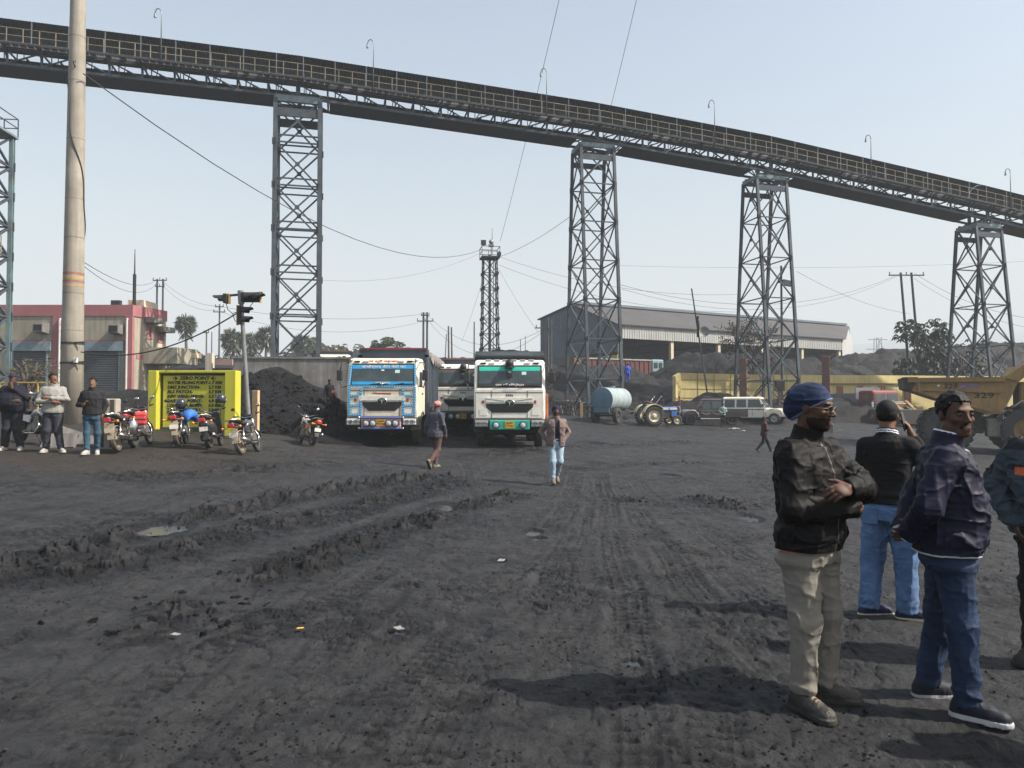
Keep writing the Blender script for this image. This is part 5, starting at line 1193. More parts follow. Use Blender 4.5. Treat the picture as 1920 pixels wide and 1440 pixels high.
    mb = MB(); mb.sphere((0, .50, .92), .095, 14, 8, (1, .9, 1.1)); hl = B('headlight', mb, panel); mb = MB(); mb.lathe([(.0, .09), (.075, .085), (.085, .06)], (0, .50, .92), 'Y', 14); mb.build('lens', M_LENS, hl)
    mb = MB(); mb.bbox(-.10, .10, .40, .46, .99, 1.10, .02); B('instrument_cluster', mb, M_BPLAST)
    if mirrors:
        for s in (-1, 1):
            mb = MB(); mb.tube([(s*.24, .31, hz + .06), (s*.30, .33, hz + .19), (s*.34, .30, hz + .26)], .009, 6); a = B('mirror_stalk', mb, M_BPLAST)
            mb = MB(); mb.sphere((s*.36, .28, hz + .29), .065, 12, 8, (1.0, .25, .7)); mb.build('mirror', M_CHROME if s > 0 else M_BPLAST, a)
    mb = MB(); mb.tube([(-.10, -.10, .30), (-.24, -.06, .06 - .22 * math.tan(0)), (-.27, -.05, -.0)], .012, 6); B('side_stand', mb, M_CHASS)
    mb = MB()
    for s in (-1, 1): mb.cyl((s*.12, -.02, .32), (s*.27, -.02, .32), .017, n=6)
    B('footpegs', mb, M_BPLAST)
    if helmet:
        hm, hx, hy, hzz = helmet; w_ = Matrix.Translation(t.location) @ t.rotation_euler.to_matrix().to_4x4() @ Matrix.Scale(.9, 4)
        helmet_thing(hm, w_ @ Vector((hx, hy, hzz)))
    return t
M_HELM = mat('dark_helmet', (.022,.026,.034), rough=.22, coat=.6)
def helmet_thing(label, p, rz=0.5):
    h = thing('helmet', label, 'helmet', p, rz)
    mb = MB(); mb.lathe([(.118,-.11), (.135,-.06), (.14,.0), (.125,.07), (.085,.12), (.04,.138), (.0,.142)], (0,0,0), 'Z', 20); mb.v = [(x, y * 1.15, z) for x, y, z in mb.v]; mb.build('shell', M_HELM, h)
    mb = MB(); mb.prism([(-.105,-.06), (.105,-.06), (.10,.035), (-.10,.035)], .10, .168, 'Y'); mb.build('visor', mat('visor', (.05,.06,.07), rough=.08), h)
    mb = MB(); mb.tube([(-.11, .0, -.10), (-.08, .02, -.20), (.08, .02, -.20), (.11, 0, -.10)], .012, 6); mb.build('chin_strap', M_BPLAST, h)
    return h
M_RED = mat('gloss_red', (.34,.025,.03), rough=.3, coat=.3, dirt=.25); M_BLK = mat('gloss_black', (.014,.014,.015), rough=.25, coat=.4, dirt=.4, dcol=(.06,.055,.05)); M_PLUM = mat('pearl_white', (.52,.46,.48), rough=.3, dirt=.25)
M_BLU2 = mat('gloss_blue', (.02,.06,.16), rough=.3, dirt=.3); M_GREYP = mat('gloss_grey', (.09,.09,.10), rough=.3, dirt=.35)
def mput(px, d): return stand(px, d)
motorcycle('muddy black motorcycle with a steel milk can strapped beside, tail towards the road', mput(238, 17.4), R(10), M_BLK, M_BLK, mud=M_TYREM, plate=mat('muddy_plate', (.45,.38,.27), rough=.9))
motorcycle('red and black motorcycle behind the muddy black one', mput(268, 18.4), R(9), M_RED, M_RED)
motorcycle('blue-black motorcycle with thick mud on its rear wheel in front of the yellow board', mput(342, 19.0), R(15), M_BLU2, M_BLK, mud=M_TYREM, helmet=('glossy dark helmet resting on the blue motorcycle', .0, .40, 1.20), lean=R(5))
motorcycle('black scooter with white number plate in front of the yellow board', mput(405, 19.2), R(8), M_BLK, M_BLK, style='scooter', helmet=('dark open-face helmet hung high on the black scooter mirror', .25, .32, 1.38), lean=R(8))
motorcycle('black motorcycle with red shocks and tan-edged rear tyre beside the signal pole', mput(470, 18.6), R(0), M_GREYP, M_BLK, mud=M_TYREM, lean=R(11))
motorcycle('silver motorcycle with an orange tail standing alone near the painted truck', mput(574, 23.4), R(35), mat('silver_tank', (.5,.5,.5), rough=.3, metal=.5), mat('orange_cowl', (.55,.17,.03), rough=.4), lean=R(-8), mud=M_TYRE)
motorcycle('pale violet motorcycle parked between the two men on the left', mput(62, 17.9), R(-118), M_PLUM, M_PLUM, helmet=('glossy black helmet on the pale violet motorcycle', .12, .20, 1.22), lean=R(7))
# things hung on the bikes
w0 = mput(250, 17.3)
can = thing('milk_can', 'dented grey steel can hanging on the muddy black motorcycle', 'can', (w0.x + .12, w0.y - .25, w0.z + .40))
mb = MB(); mb.lathe([(.10,0), (.12,.02), (.125,.24), (.10,.29), (.085,.31), (.085,.35), (.095,.36), (.0,.37)], (0,0,0), 'Z', 18); mb.build('body', M_CHROME, can); mb = MB(); mb.tube([(-.09,0,.33), (-.06,0,.43), (.06,0,.43), (.09,0,.33)], .008, 6); mb.build('handle', M_CHASS, can)
w0 = mput(270, 18.0); bag = thing('bag', 'bright red bag strapped on the motorcycle beside the yellow board', 'bag', (w0.x + .12, w0.y - .35, w0.z + .56), R(20)); bag.scale = (.72, .72, .78)
mb = MB(); mb.bbox(-.20, .16, -.14, .14, 0, .40, .06); mb.build('pouch', mat('red_fabric', (.50,.035,.04), rough=.6, bump=.3, bscale=12), bag); mb = MB(); mb.bbox(-.21, .17, -.15, .15, .26, .42, .05); mb.build('flap', mat('red_fabric2', (.55,.06,.05), rough=.6), bag)
mb = MB(); mb.bx(-.21, .18, -.152, -.142, .17, .2); mb.build('strap', M_BPLAST, bag)
w0 = mput(351, 18.9); cv = thing('cloth', 'bright blue cloth draped over the motorcycle tank in front of the board', 'cloth', (w0.x, w0.y + .12, w0.z + .20)); cv.scale = (.68, .8, .72)
mb = MB(); rings = []
for y, z, wd in ((.42,.80,.10), (.34,.97,.17), (.16,1.03,.20), (-.02,.98,.19), (-.12,.84,.15)): rings.append([(wd * math.cos(a) * (1.05 if math.sin(a) < 0 else 1), y, z - .16 + .17 * math.sin(a) + .012 * math.sin(a * 7 + y * 30)) for a in [2 * math.pi * k / 18 for k in range(18)]])
mb.smooth = True; mb.loft(rings); cl = mb.build('drape', mat('blue_cloth', (.02,.13,.48), rough=.7, bump=.4, bscale=9), cv); cv.rotation_euler = (0, R(-5), R(-14))

# ---- water tanker trailer and tractor
M_TANK = mat('pale_blue_tank', (.30,.38,.40), rough=.5, var=.15, vscale=1.0, streak=.35, dcol=(.16,.14,.11), dirt=.3, rust=.35)
M_TANKE = mat('blue_tank_end', (.085,.17,.235), rough=.55, var=.15, streak=.3, dcol=(.04,.07,.09), dirt=.2)
q = stand(1128, 46.2); hd = R(-30)
tk = thing('water_tanker', 'pale blue cylindrical water tank on a two-wheeled trailer behind the tractor', 'trailer', q, hd)
rT, LT, zc = .76, 3.3, 1.55
mb = MB(); mb.lathe([(rT, 0), (rT + .012, .02), (rT + .012, .08), (rT, .10), (rT, LT * .55), (rT + .012, LT * .56), (rT + .012, LT * .6), (rT, LT * .61), (rT, LT), (.5, LT + .16), (0, LT + .2)], (0, 0, zc), 'Y', 36, cap=False); mb.build('tank', M_TANK, tk)
mb = MB(); mb.lathe([(0, -.07), (.4, -.05), (.7, -.01), (rT + .004, .03)], (0, 0, zc), 'Y', 36, cap=False); mb.build('tank_end', M_TANKE, tk)
mb = MB(); mb.cyl((0, 1.6, zc + rT - .05), (0, 1.6, zc + rT + .12), .25, n=16); mb.build('filler_cap', M_TANKE, tk)
mb = MB(); mb.bx(-.5, .5, .05, .12, .62, 1.1); mb.bx(-.45, -.33, 0.1, LT + 1.4, .70, .82); mb.bx(.33, .45, .1, LT + 1.4, .70, .82); mb.bar((-.39, LT + 1.3, .76), (0, LT + 2.0, .6), .1); mb.bar((.39, LT + 1.3, .76), (0, LT + 2.0, .6), .1); mb.cyl((-.8, .75, .52), (.8, .75, .52), .06, n=8)
for y in (.4, 2.8): mb.bx(-.5, .5, y - .06, y + .06, .82, 1.0)
mb.build('chassis', M_CHASS, tk)
mb = MB(); mb.bx(-.52, .52, -.05, .0, .72, .98); mb.build('rear_panel', M_TANKE, tk)
for s in (-1, 1): wheel(tk, (s*.74, .75, .50), .50, .30, 'X', .56, M_TYRE, M_CHASS)
q = stand(1234, 47.6); tr = thing('tractor', 'blue and cream farm tractor hitched to the water tanker', 'tractor', q, R(12))
M_TBLUE = mat('tractor_blue', (.02,.12,.42), rough=.35, dirt=.2, coat=.2); M_TCREAM = mat('tractor_cream', (.62,.55,.38), rough=.5, dirt=.35)
for s in (-1, 1):
    wheel(tr, (-.62, s*.72, .64), .64, .36, 'Y', .60, M_TYRE, M_TCREAM, lug=True); wheel(tr, (1.02, s*.62, .34), .34, .20, 'Y', .58, M_TYRE, M_TCREAM)
    mb = MB()
    for k in range(8):
        a0, a1 = R(35 + k * 16), R(51 + k * 16)
        mb.hexa([Vector((-.62 + rr * math.cos(a), y, .64 + rr * math.sin(a))) for rr in (.73, .76) for y, a in ((s*.5, a0), (s*.95, a0), (s*.95, a1), (s*.5, a1))])
    mb.build('fender', M_TCREAM, tr)
mb = MB(); mb.bbox(.05, 1.25, -.26, .26, .95, 1.22, .05); mb.build('bonnet', M_TBLUE, tr)
mb = MB(); mb.bx(.08, .60, -.272, .272, 1.03, 1.16); mb.bx(.68, 1.2, -.272, .272, 1.03, 1.16); mb.build('cream_stripe', M_TCREAM, tr)
mb = MB(); mb.bx(.82, 1.2, -.255, .255, .62, .95); mb.bx(.05, .3, -.25, .25, .75, .95); mb.build('side_cowl', M_TBLUE, tr)
mb = MB(); mb.bbox(-.7, .9, -.2, .2, .45, .92, .04); mb.cyl((-.62, -.7, .64), (-.62, .7, .64), .12, n=10); mb.cyl((1.02, -.6, .36), (1.02, .6, .36), .05, n=8); mb.bx(.25, .6, -.28, .28, .5, .78); mb.build('engine', M_CHASS, tr)
mb = MB(); mb.tube([(1.30,-.28,.55), (1.42,-.28,.9), (1.38,-.28,1.2), (1.2,-.28,1.25)], .02, 6); mb.tube([(1.30,.28,.55), (1.42,.28,.9), (1.38,.28,1.2), (1.2,.28,1.25)], .02, 6); mb.bar((1.4,-.28,1.0), (1.4,.28,1.0), .03); mb.build('front_guard', M_SILVER, tr)
mb = MB(); mb.tube([(-.1,0,1.0), (-.38,0,1.42)], .025, 6); a = mb.build('steering_column', M_CHASS, tr); mb = MB(); mb.lathe([(.19,-.014), (.205,0), (.19,.014), (.175,0), (.19,-.014)], (0,0,0), 'Z', 20, cap=False); rm = Matrix.Translation((-.38,0,1.43)) @ Matrix.Rotation(R(-35), 4, 'Y'); mb.v = [tuple(rm @ Vector(v)) for v in mb.v]; mb.build('steering_wheel', M_CHASS, a)
mb = MB(); mb.bbox(-.95, -.55, -.25, .25, .98, 1.1, .03); mb.bbox(-1.0, -.92, -.25, .25, 1.05, 1.4, .03); mb.build('seat', M_BPLAST, tr)
mb = MB(); mb.tube([(.4,.12,1.2), (.4,.12,1.75)], .035, 8); mb.build('exhaust', M_CHASS, tr)
for y0, y1 in ((-.5, -.55), (.5, .6)):
    mb = MB(); mb.tube([(-.45, y0, 1.35), (-.05, y1, 1.85)], .022, 6); mb.box((-.02, y1, 1.88), (.05, .12, .10)); mb.build('mirror', M_SILVER, tr)
mb = MB(); mb.tube([(-.3,-.3,1.35), (-.7,.1,1.55), (-1.0,.3,1.45)], .05, 8); mb.build('bundle', mat('brown_bundle', (.14,.085,.06), rough=.9), tr)

# ---- jeeps
def jeep(name, label, loc, rz, paint, pickup=False, sc=1.0):
    t = thing(name, label, 'jeep' if not pickup else 'pickup', loc, rz); t.scale = (sc, sc, sc); B = lambda n, mb, m: mb.build(n, m, t)
    # front at +X
    mb = MB(); rings = []
    L0 = -2.3 if pickup else -2.0
    prof = [(L0, .52, .98, .78), (L0 + .04, .48, 1.02, .82), (-1.0, .45, 1.03, .84), (.4, .45, 1.03, .84), (.72, .45, 1.04, .83), (.95, .46, 1.02, .76), (1.85, .48, .94, .70), (2.0, .5, .88, .66), (2.03, .55, .82, .62)]
    if pickup: prof = [(x, a, b, w_) for x, a, b, w_ in prof if x > -.9]; prof.insert(0, (-.78, .46, 1.03, .84))
    for x, z0, z1, hw in prof: rings.append([(x, -hw, z0), (x, hw, z0), (x, hw * 1.02, (z0 + z1) / 2), (x, hw, z1 - .06), (x, hw - .08, z1), (x, -hw + .08, z1), (x, -hw, z1 - .06), (x, -hw * 1.02, (z0 + z1) / 2)])
    mb.loft(rings); body = B('body', mb, paint)
    xb = -.72 if pickup else -1.95
    mb = MB(); ring = lambda x, hw, z: [(x, -hw, z), (x, hw, z)]
    mb.hexa([Vector(p) for p in ((xb,-.80,1.0), (.82,-.80,1.0), (.82,.80,1.0), (xb,.80,1.0), (xb+.06,-.70,1.66), (.40,-.70,1.66), (.40,.70,1.66), (xb+.06,.70,1.66))])
    mb.hexa([Vector(p) for p in ((xb,-.74,1.66), (.46,-.74,1.66), (.46,.74,1.66), (xb,.74,1.66), (xb+.1,-.62,1.76), (.30,-.62,1.76), (.30,.62,1.76), (xb+.1,.62,1.76))]); B('cabin', mb, paint)
    def sidew(x0, x1, s):
        mb = MB(); y0, y1 = .79, .72; f = lambda x, z: x
        mb.hexa([Vector((x, s * y, z)) for x, y, z in ((x0, y0, 1.08), (x1, y0, 1.08), (x1, y0 + .018, 1.08), (x0, y0 + .018, 1.08), (x0 + .02, y1, 1.58), (min(x1 - .02, .40), y1, 1.58), (min(x1 - .02, .40), y1 + .018, 1.58), (x0 + .02, y1 + .018, 1.58))]); B('side_window', mb, M_GLASS)
    for s in (-1, 1):
        for x0, x1 in (((-.62, -.02), (.05, .62)) if pickup else ((-1.82, -1.15), (-1.05, -.42), (-.32, .58))): sidew(x0, x1, s)
        mb = MB(); mb.tube([(1.85, s*.86, .62), (1.78, s*.87, .86), (1.5, s*.88, .98), (1.1, s*.88, .97), (.88, s*.87, .78), (.82, s*.86, .55)], .045, 6); B('wheel_arch', mb, M_SILVER if pickup else paint)
        for x in (-.35, .38): mb = MB(); mb.bx(x - .08, x + .08, s*.855, s*.88, .90, .93); B('door_handle', mb, M_BPLAST)
        for x in (-.01, .70): mb = MB(); mb.bx(x - .008, x + .008, s*.853, s*.862, .52, 1.0); B('door_gap', mb, M_INK)
        if pickup:
            mb = MB()
            for x in (-.65, .08): mb.bar((x, s*.868, .80), (x + .25, s*.868, .70), .03); mb.bar((x + .25, s*.868, .70), (x + .55, s*.868, .82), .03)
            B('zigzag_stripe', mb, M_SILVER)
        else: mb = MB(); mb.bx(-1.9, .7, s*.862, s*.872, .92, .97); B('dark_stripe', mb, M_BPLAST)
        mb = MB(); mb.cyl((-.75, s*.86, .42), (.7, s*.86, .42), .04, n=8); B('side_step', mb, M_SILVER)
        mb = MB(); mb.bbox(.60, .72, s*.86, s*1.02, 1.12, 1.30, .02); B('mirror', mb, M_BPLAST)
        mb = MB(); mb.lathe([(.0,.05), (.09,.045), (.10,.0)], (1.98, s*.50, .78), 'X', 14); B('headlight', mb, M_LENS)
        wheel(t, (1.33, s*.72, .36), .36, .22, 'Y', .60, M_TYRE, M_SILVER if not pickup else M_CHASS); wheel(t, (-1.35, s*.72, .36), .36, .22, 'Y', .60, M_TYRE, M_SILVER if not pickup else M_CHASS)
    mb = MB(); mb.hexa([Vector(p) for p in ((.80,-.70,1.07), (.835,-.70,1.07), (.835,.70,1.07), (.80,.70,1.07), (.42,-.62,1.60), (.455,-.62,1.60), (.455,.62,1.60), (.42,.62,1.60))]); B('windscreen', mb, M_GLASS)
    if not pickup: mb = MB(); mb.hexa([Vector(p) for p in ((.455,-.62,1.56), (.475,-.62,1.56), (.475,.62,1.56), (.455,.62,1.56), (.42,-.61,1.63), (.44,-.61,1.63), (.44,.61,1.63), (.42,.61,1.63))]); B('red_visor_strip', mb, M_REDINK)
    mb = MB(); mb.bbox(1.98, 2.16, -.80, .80, .44, .62, .04); B('bumper', mb, paint if not pickup else M_BPLAST)
    mb = MB()
    for k in range(6): y = -.33 + k * .11; mb.bx(2.02, 2.045, y, y + .07, .68, .83)
    B('grille_slots', mb, M_INK)
    mb = MB(); mb.bx(2.16, 2.175, -.22, .22, .48, .58); B('number_plate', mb, M_BPLAST)
    mb = MB(); mb.bx(-1.9, 1.9, -.5, .5, .34, .46); mb.cyl((1.33,-.7,.36), (1.33,.7,.36), .06, n=8); mb.cyl((-1.35,-.7,.36), (-1.35,.7,.36), .06, n=8); B('chassis', mb, M_CHASS)
    if pickup:
        mb = MB(); x0, x1 = -2.35, -.80; mb.bx(x0, x1, -.82, .82, .55, .62); mb.bx(x0, x1, -.86, -.82, .55, 1.02); mb.bx(x0, x1, .82, .86, .55, 1.02); mb.bx(x0, x0 + .04, -.82, .82, .62, 1.02); mb.bx(x1 - .04, x1, -.82, .82, .62, 1.02)
        for z in (.68, .78, .88): mb.bx(x0 + .02, x1 - .02, -.872, -.86, z, z + .04); mb.bx(x0 + .02, x1 - .02, .86, .872, z, z + .04)
        B('cargo_bed', mb, paint)
        mb = MB(); mb.tube([(-.98, -.88, .55), (-1.05, -.89, .80), (-1.35, -.90, .90), (-1.65, -.89, .80), (-1.72, -.88, .55)], .04, 6); B('wheel_arch', mb, M_SILVER)
    else:
        mb = MB(); mb.bx(-2.02, -1.99, -.6, .6, 1.1, 1.55); B('rear_window', mb, M_GLASS)
    return t
M_BROWN = mat('dark_brown_paint', (.058,.042,.042), rough=.42, dirt=.35, dcol=(.10,.085,.075)); 
q = stand(1329, 48.8); jeep('pickup', 'dark brown double-cab pickup with silver zigzag stripes parked facing left', q, R(176), M_BROWN, True, 1.0)
q = stand(1416, 51.2); jeep('jeep', 'white jeep parked facing right beside the brown pickup', q, R(-30), mat('warm_white_paint', (.80,.76,.64), rough=.4, dirt=.2, dcol=(.38,.35,.29)), False, 1.06)

# ---- yellow haul truck on the right, facing right
M_HAUL = mat('haul_truck_yellow', (.34,.20,.05), rough=.6, var=.2, vscale=.8, dirt=.7, dcol=(.085,.065,.045), dscale=.9, streak=.35)
M_HAULK = mat('haul_truck_grime', (.035,.03,.026), rough=.85, var=.3, dirt=.4, dcol=(.075,.06,.045))
M_HTYRE = mat('haul_tyre', (.032,.034,.037), rough=.9, var=.25, vscale=2, bump=.4, bscale=8, dirt=.4, dcol=(.07,.062,.055))
D = 36.5; q = stand(1838, D); ht = thing('dump_truck', 'huge yellow mining dump truck marked 329 standing at the right edge', 'dump truck', q, R(-24)); s = D / FPX
X = lambda px: (px - 1838) * s * .86; Z = lambda py: P(1838, py, D - 1.9).z - q.z
rwh = 1.08
for s_ in (-1, 1):
    wheel(ht, (X(1908), s_*1.55, rwh), rwh, .62, 'Y', .52, M_HTYRE, M_HAUL, lug=True); wheel(ht, (X(1768), s_*1.35, rwh), rwh, 1.15, 'Y', .52, M_HTYRE, M_HAULK, lug=True)
mb = MB(); pf = [(X(1688), Z(706)), (X(1690), Z(727)), (X(1738), Z(744)), (X(1838), Z(777)), (X(1862), Z(776)), (X(1893), Z(716)), (X(1893), Z(700)), (X(1868), Z(708))]
mb.prism(pf, -1.86, -1.78, 'Y'); mb.prism(pf, 1.78, 1.86, 'Y')
mb.hexa([Vector(p) for p in ((X(1690),-1.775,Z(727)), (X(1838),-1.775,Z(777)), (X(1838),1.775,Z(777)), (X(1690),1.775,Z(727)), (X(1690),-1.775,Z(723)), (X(1838),-1.775,Z(772)), (X(1838),1.775,Z(772)), (X(1690),1.775,Z(723)))])
mb.hexa([Vector(p) for p in ((X(1855),-1.775,Z(776)), (X(1862),-1.775,Z(776)), (X(1862),1.775,Z(776)), (X(1855),1.775,Z(776)), (X(1893),-1.775,Z(700)), (X(1899),-1.775,Z(700)), (X(1899),1.775,Z(700)), (X(1893),1.775,Z(700)))])
bed = mb.build('dump_bed', M_HAUL, ht)
mb = MB(); mb.bar((X(1692),-1.94,Z(711)), (X(1870),-1.94,Z(711)), .16, .22); mb.bar((X(1712),-1.92,Z(729)), (X(1862),-1.92,Z(734)), .12, .14); mb.bar((X(1740),-1.92,Z(742)), (X(1845),-1.92,Z(770)), .12, .14); mb.bar((X(1712),-1.92,Z(712)), (X(1716),-1.92,Z(735)), .14); mb.build('bed_ribs', M_HAUL, bed)
mb = MB(); mb.prism([(X(1866), Z(708)), (X(1903), Z(683)), (X(1990), Z(678)), (X(1990), Z(690)), (X(1915), Z(697)), (X(1893), Z(716))], -1.95, -1.80, 'Y'); mb.prism([(X(1893), Z(700)), (X(1903), Z(684)), (X(1990), Z(679)), (X(1990), Z(684)), (X(1908), Z(690))], -1.80, 1.9, 'Y'); mb.build('canopy', M_HAUL, bed)
mb = MB(); z0 = Z(708); mb.hexa([Vector(p) for p in ((X(1688)-.03,-1.9,Z(727)), (X(1700),-1.9,Z(731)), (X(1700),1.9,Z(731)), (X(1688)-.03,1.9,Z(727)), (X(1688)-.1,-1.9,Z(705)), (X(1712),-1.9,Z(705)), (X(1712),1.9,Z(705)), (X(1688)-.1,1.9,Z(705)))]); mb.build('tail_lip', M_HAULK, bed)
text_mesh('329', .36, M_INK, bed, (X(1771), -1.866, Z(724)), (R(90),0,0), 'lettering', .62, .003, bold=.008, shear=.2); text_mesh('329', .34, M_INK, bed, (X(1832), -1.866, Z(742)), (R(90),0,0), 'lettering', .80, .003, bold=.008)
mb = MB(); mb.bx(X(1790), X(1824), -1.868, -1.862, Z(727), Z(721)); mb.build('faded_sticker', mat('lilac_sticker', (.20,.14,.26), rough=.6, var=.5, vscale=8), bed)
mb = MB(); mb.cyl((X(1750),-1.9,Z(722)), (X(1750),-1.86,Z(722)), .06, n=10); mb.build('marker_lamp', M_LENS, bed)
mb = MB(); zf = Z(815)
for y in (-.75, .75): mb.bx(X(1730), X(2010), y - .15, y + .15, 1.0, 1.7)
mb.cyl((X(1768),-1.3,rwh), (X(1768),1.3,rwh), .4, n=14); mb.cyl((X(1908),-1.5,rwh), (X(1908),1.5,rwh), .22, n=12); mb.bx(X(1785), X(1835), -1.2, 1.2, .9, 1.5); mb.cyl((X(1800),-.5,1.3), (X(1850),-.5,Z(765)), .14, n=10); mb.build('chassis', M_HAULK, ht)
mb = MB(); mb.bbox(X(1838), X(1880), -1.72, -.9, .75, 1.62, .06); mb.build('fuel_tank', mat('pale_dusty_tank', (.20,.18,.15), rough=.8, var=.3, dirt=.5), ht)
mb = MB(); mb.bbox(X(1872), X(2010), -1.75, 1.75, Z(775), Z(768), .03); mb.bbox(X(1925), X(2010), -1.2, 1.2, 1.3, Z(770), .08); mb.build('front_deck', M_HAULK, ht)
mb = MB(); mb.bbox(X(1896), X(1985), -1.7, -.1, Z(767), Z(716), .08); cabh = mb.build('operator_cab', M_HAUL, ht); mb = MB(); mb.bx(X(1903), X(1978), -1.715, -1.70, Z(750), Z(722)); mb.build('cab_window', M_GLASS, cabh)
mb = MB(); mb.tube([(X(1855),-1.78,Z(782)), (X(1885),-1.78,Z(762)), (X(1898),-1.78,Z(752)), (X(1990),-1.78,Z(752))], .035, 6); mb.tube([(X(1916),-1.78,Z(770)), (X(1916),-1.78,Z(735))], .03, 6)
for k in range(5): mb.bar((X(1866), -1.78, .7 + k * .33), (X(1882), -1.78, .7 + k * .33), .04)
mb.bar((X(1866),-1.78,.6), (X(1866),-1.78,Z(770)), .04); mb.bar((X(1882),-1.78,.6), (X(1882),-1.78,Z(768)), .04); mb.build('ladder_rails', M_SILVER, ht)
mb = MB(); 
for k in range(7):
    a0, a1 = R(20 + k * 20), R(40 + k * 20); mb.hexa([Vector((X(1908) + rr * math.cos(a), y, rwh + rr * math.sin(a))) for rr in (1.22, 1.27) for y, a in ((-1.9, a0), (-1.2, a0), (-1.2, a1), (-1.9, a1))])
mb.build('front_mudguard', M_HAULK, ht)

# ---- red bonnetless truck, wheel loader, distant red lorry
q = stand(1663, 56); rt = thing('truck', 'red cab-over truck with two-pane windscreen beside the loader', 'truck', q, R(14)); B = lambda n, mb, m: mb.build(n, m, rt)
M_RCAB = mat('dull_red_paint', (.20,.032,.03), rough=.5, var=.15, dirt=.3); 
mb = profile_shell([(.0,.9), (-.02,1.55), (.12,2.35), (.3,2.5), (1.5,2.52), (1.75,2.4), (1.75,.9)], 1.15, .12); B('cab', mb, M_RCAB)
for x0, x1 in ((-1.0, -.08), (.08, 1.0)): mb = MB(); mb.hexa([Vector(p) for p in ((x0,-.03,1.62), (x1,-.03,1.62), (x1,0,1.62), (x0,0,1.62), (x0,.08,2.22), (x1,.08,2.22), (x1,.11,2.22), (x0,.11,2.22))]); B('windscreen', mb, M_GLASS)
mb = MB(); mb.bx(-1.16, 1.16, -.06, -.02, .75, 1.5); B('dark_front', mb, M_CHASS)
mb = MB(); mb.bbox(-1.2, 1.2, -.15, .1, .55, .80, .03); B('bumper', mb, M_CHASS); mb = MB(); mb.bx(-.3, .3, -.162, -.15, .62, .74); B('number_plate', mb, M_NPY)
for s_ in (-1, 1):
    wheel(rt, (s_*.98, 1.0, .5), .5, .28, 'X'); wheel(rt, (s_*.9, 4.6, .5), .5, .5, 'X')
    mb = MB(); mb.hexa([Vector(p) for p in ((s_*1.14,.35,1.6), (s_*1.165,.35,1.6), (s_*1.165,1.2,1.6), (s_*1.14,1.2,1.6), (s_*1.14,.45,2.2), (s_*1.165,.45,2.2), (s_*1.165,1.2,2.2), (s_*1.14,1.2,2.2))]); B('door_window', mb, M_GLASS)
    mb = MB(); mb.bar((s_*1.15,.1,1.7), (s_*1.4,-.1,1.7), .03); mb.bbox(s_*1.3, s_*1.5, -.14, -.06, 1.2, 1.6, .02); B('mirror', mb, mat('pale_mirror', (.25,.33,.36), rough=.3))
mb = MB(); mb.bx(-1.15, 1.15, 2.0, 6.2, 1.0, 1.12); mb.bx(-1.15, 1.15, 2.0, 2.08, 1.12, 2.75); mb.bx(-1.15, -1.08, 2.08, 6.2, 1.12, 2.3); mb.bx(1.08, 1.15, 2.08, 6.2, 1.12, 2.3); B('cargo_body', mb, mat('pale_lilac_body', (.19,.19,.22), rough=.6, dirt=.4))
mb = MB(); mb.bx(-.5, .5, .2, 6.2, .6, .95); B('chassis', mb, M_CHASS); mb = MB(); mb.cyl((0,.5,2.5), (0,.5,2.75), .1, .05, n=8); B('roof_beacon', mb, M_RCAB)
q = stand(1722, 50); ld = thing('wheel_loader', 'yellow wheel loader with a black bucket seen under the dump truck tail', 'loader', q, R(0)); B = lambda n, mb, m: mb.build(n, m, ld)
mb = MB(); mb.prism([(-.15,.25), (.0,1.2), (.1,1.25), (.95,.9), (.95,.3)], -1.3, 1.3, 'X'); B('bucket', mb, M_HAULK)
mb = MB(); mb.bbox(-.5, .5, 2.2, 4.6, .9, 1.7, .08); B('body', mb, M_HAUL)
for s_ in (-1, 1):
    mb = MB(); mb.bar((s_*.5, .6, .7), (s_*.5, 2.6, 1.75), .2, .3); B('lift_arm', mb, M_HAUL); mb = MB(); mb.cyl((s_*.28, .7, 1.0), (s_*.28, 2.3, 1.5), .07, n=8); B('ram', mb, M_CHROME)
    wheel(ld, (s_*.95, 2.3, .65), .65, .45, 'X', .5, M_HTYRE, M_HAUL); wheel(ld, (s_*.95, 4.3, .65), .65, .45, 'X', .5, M_HTYRE, M_HAUL)
    mb = MB(); mb.bbox(s_*.62, s_*1.2, 1.5, 2.0, 1.25, 1.5, .04); B('headlamp_box', mb, M_HAUL)
mb = MB(); mb.bbox(-.62, .62, 2.7, 4.0, 1.7, 1.78, .02); 
for x, y in ((-.6,2.72), (.6,2.72), (-.6,3.98), (.6,3.98), (0,2.72)): mb.bar((x, y, 1.2), (x, y, 1.72), .07)
B('cab_frame', mb, mat('white_frame', (.5,.48,.42), rough=.5, dirt=.3)); mb = MB(); mb.bbox(-.55, .55, 2.8, 3.9, 1.0, 1.66, .03); B('cab_glass', mb, M_GLASS)
q = P(1085, 706, 69.0); q2 = P(1235, 706, 73.0)
lr = thing('lorry', 'distant red-sided lorry with light blue cab on top of the coal heap', 'lorry', q, math.atan2(q2.y - q.y, q2.x - q.x)); LL = (q2 - q).length; B = lambda n, mb, m: mb.build(n, m, lr); k = .0504
mb = MB(); mb.bx(0, LL * .81, -1.2, 1.2, .25, 1.6)
for i in range(14): x = LL * .81 * (i + .5) / 14; mb.bx(x - .05, x + .05, -1.26, -1.2, .25, 1.6)
B('cargo_body', mb, mat('faded_crimson', (.115,.03,.032), rough=.7, var=.15, dirt=.25)); mb = MB(); mb.bx(-.02, LL * .81, -1.28, 1.28, 1.603, 1.72); B('top_rail', mb, M_SILVER)
mb = MB(); mb.bbox(LL * .82, LL * .97, -1.2, 1.2, .1, 1.75, .08); B('cab', mb, mat('pale_blue_cab', (.25,.38,.44), rough=.5, dirt=.3))
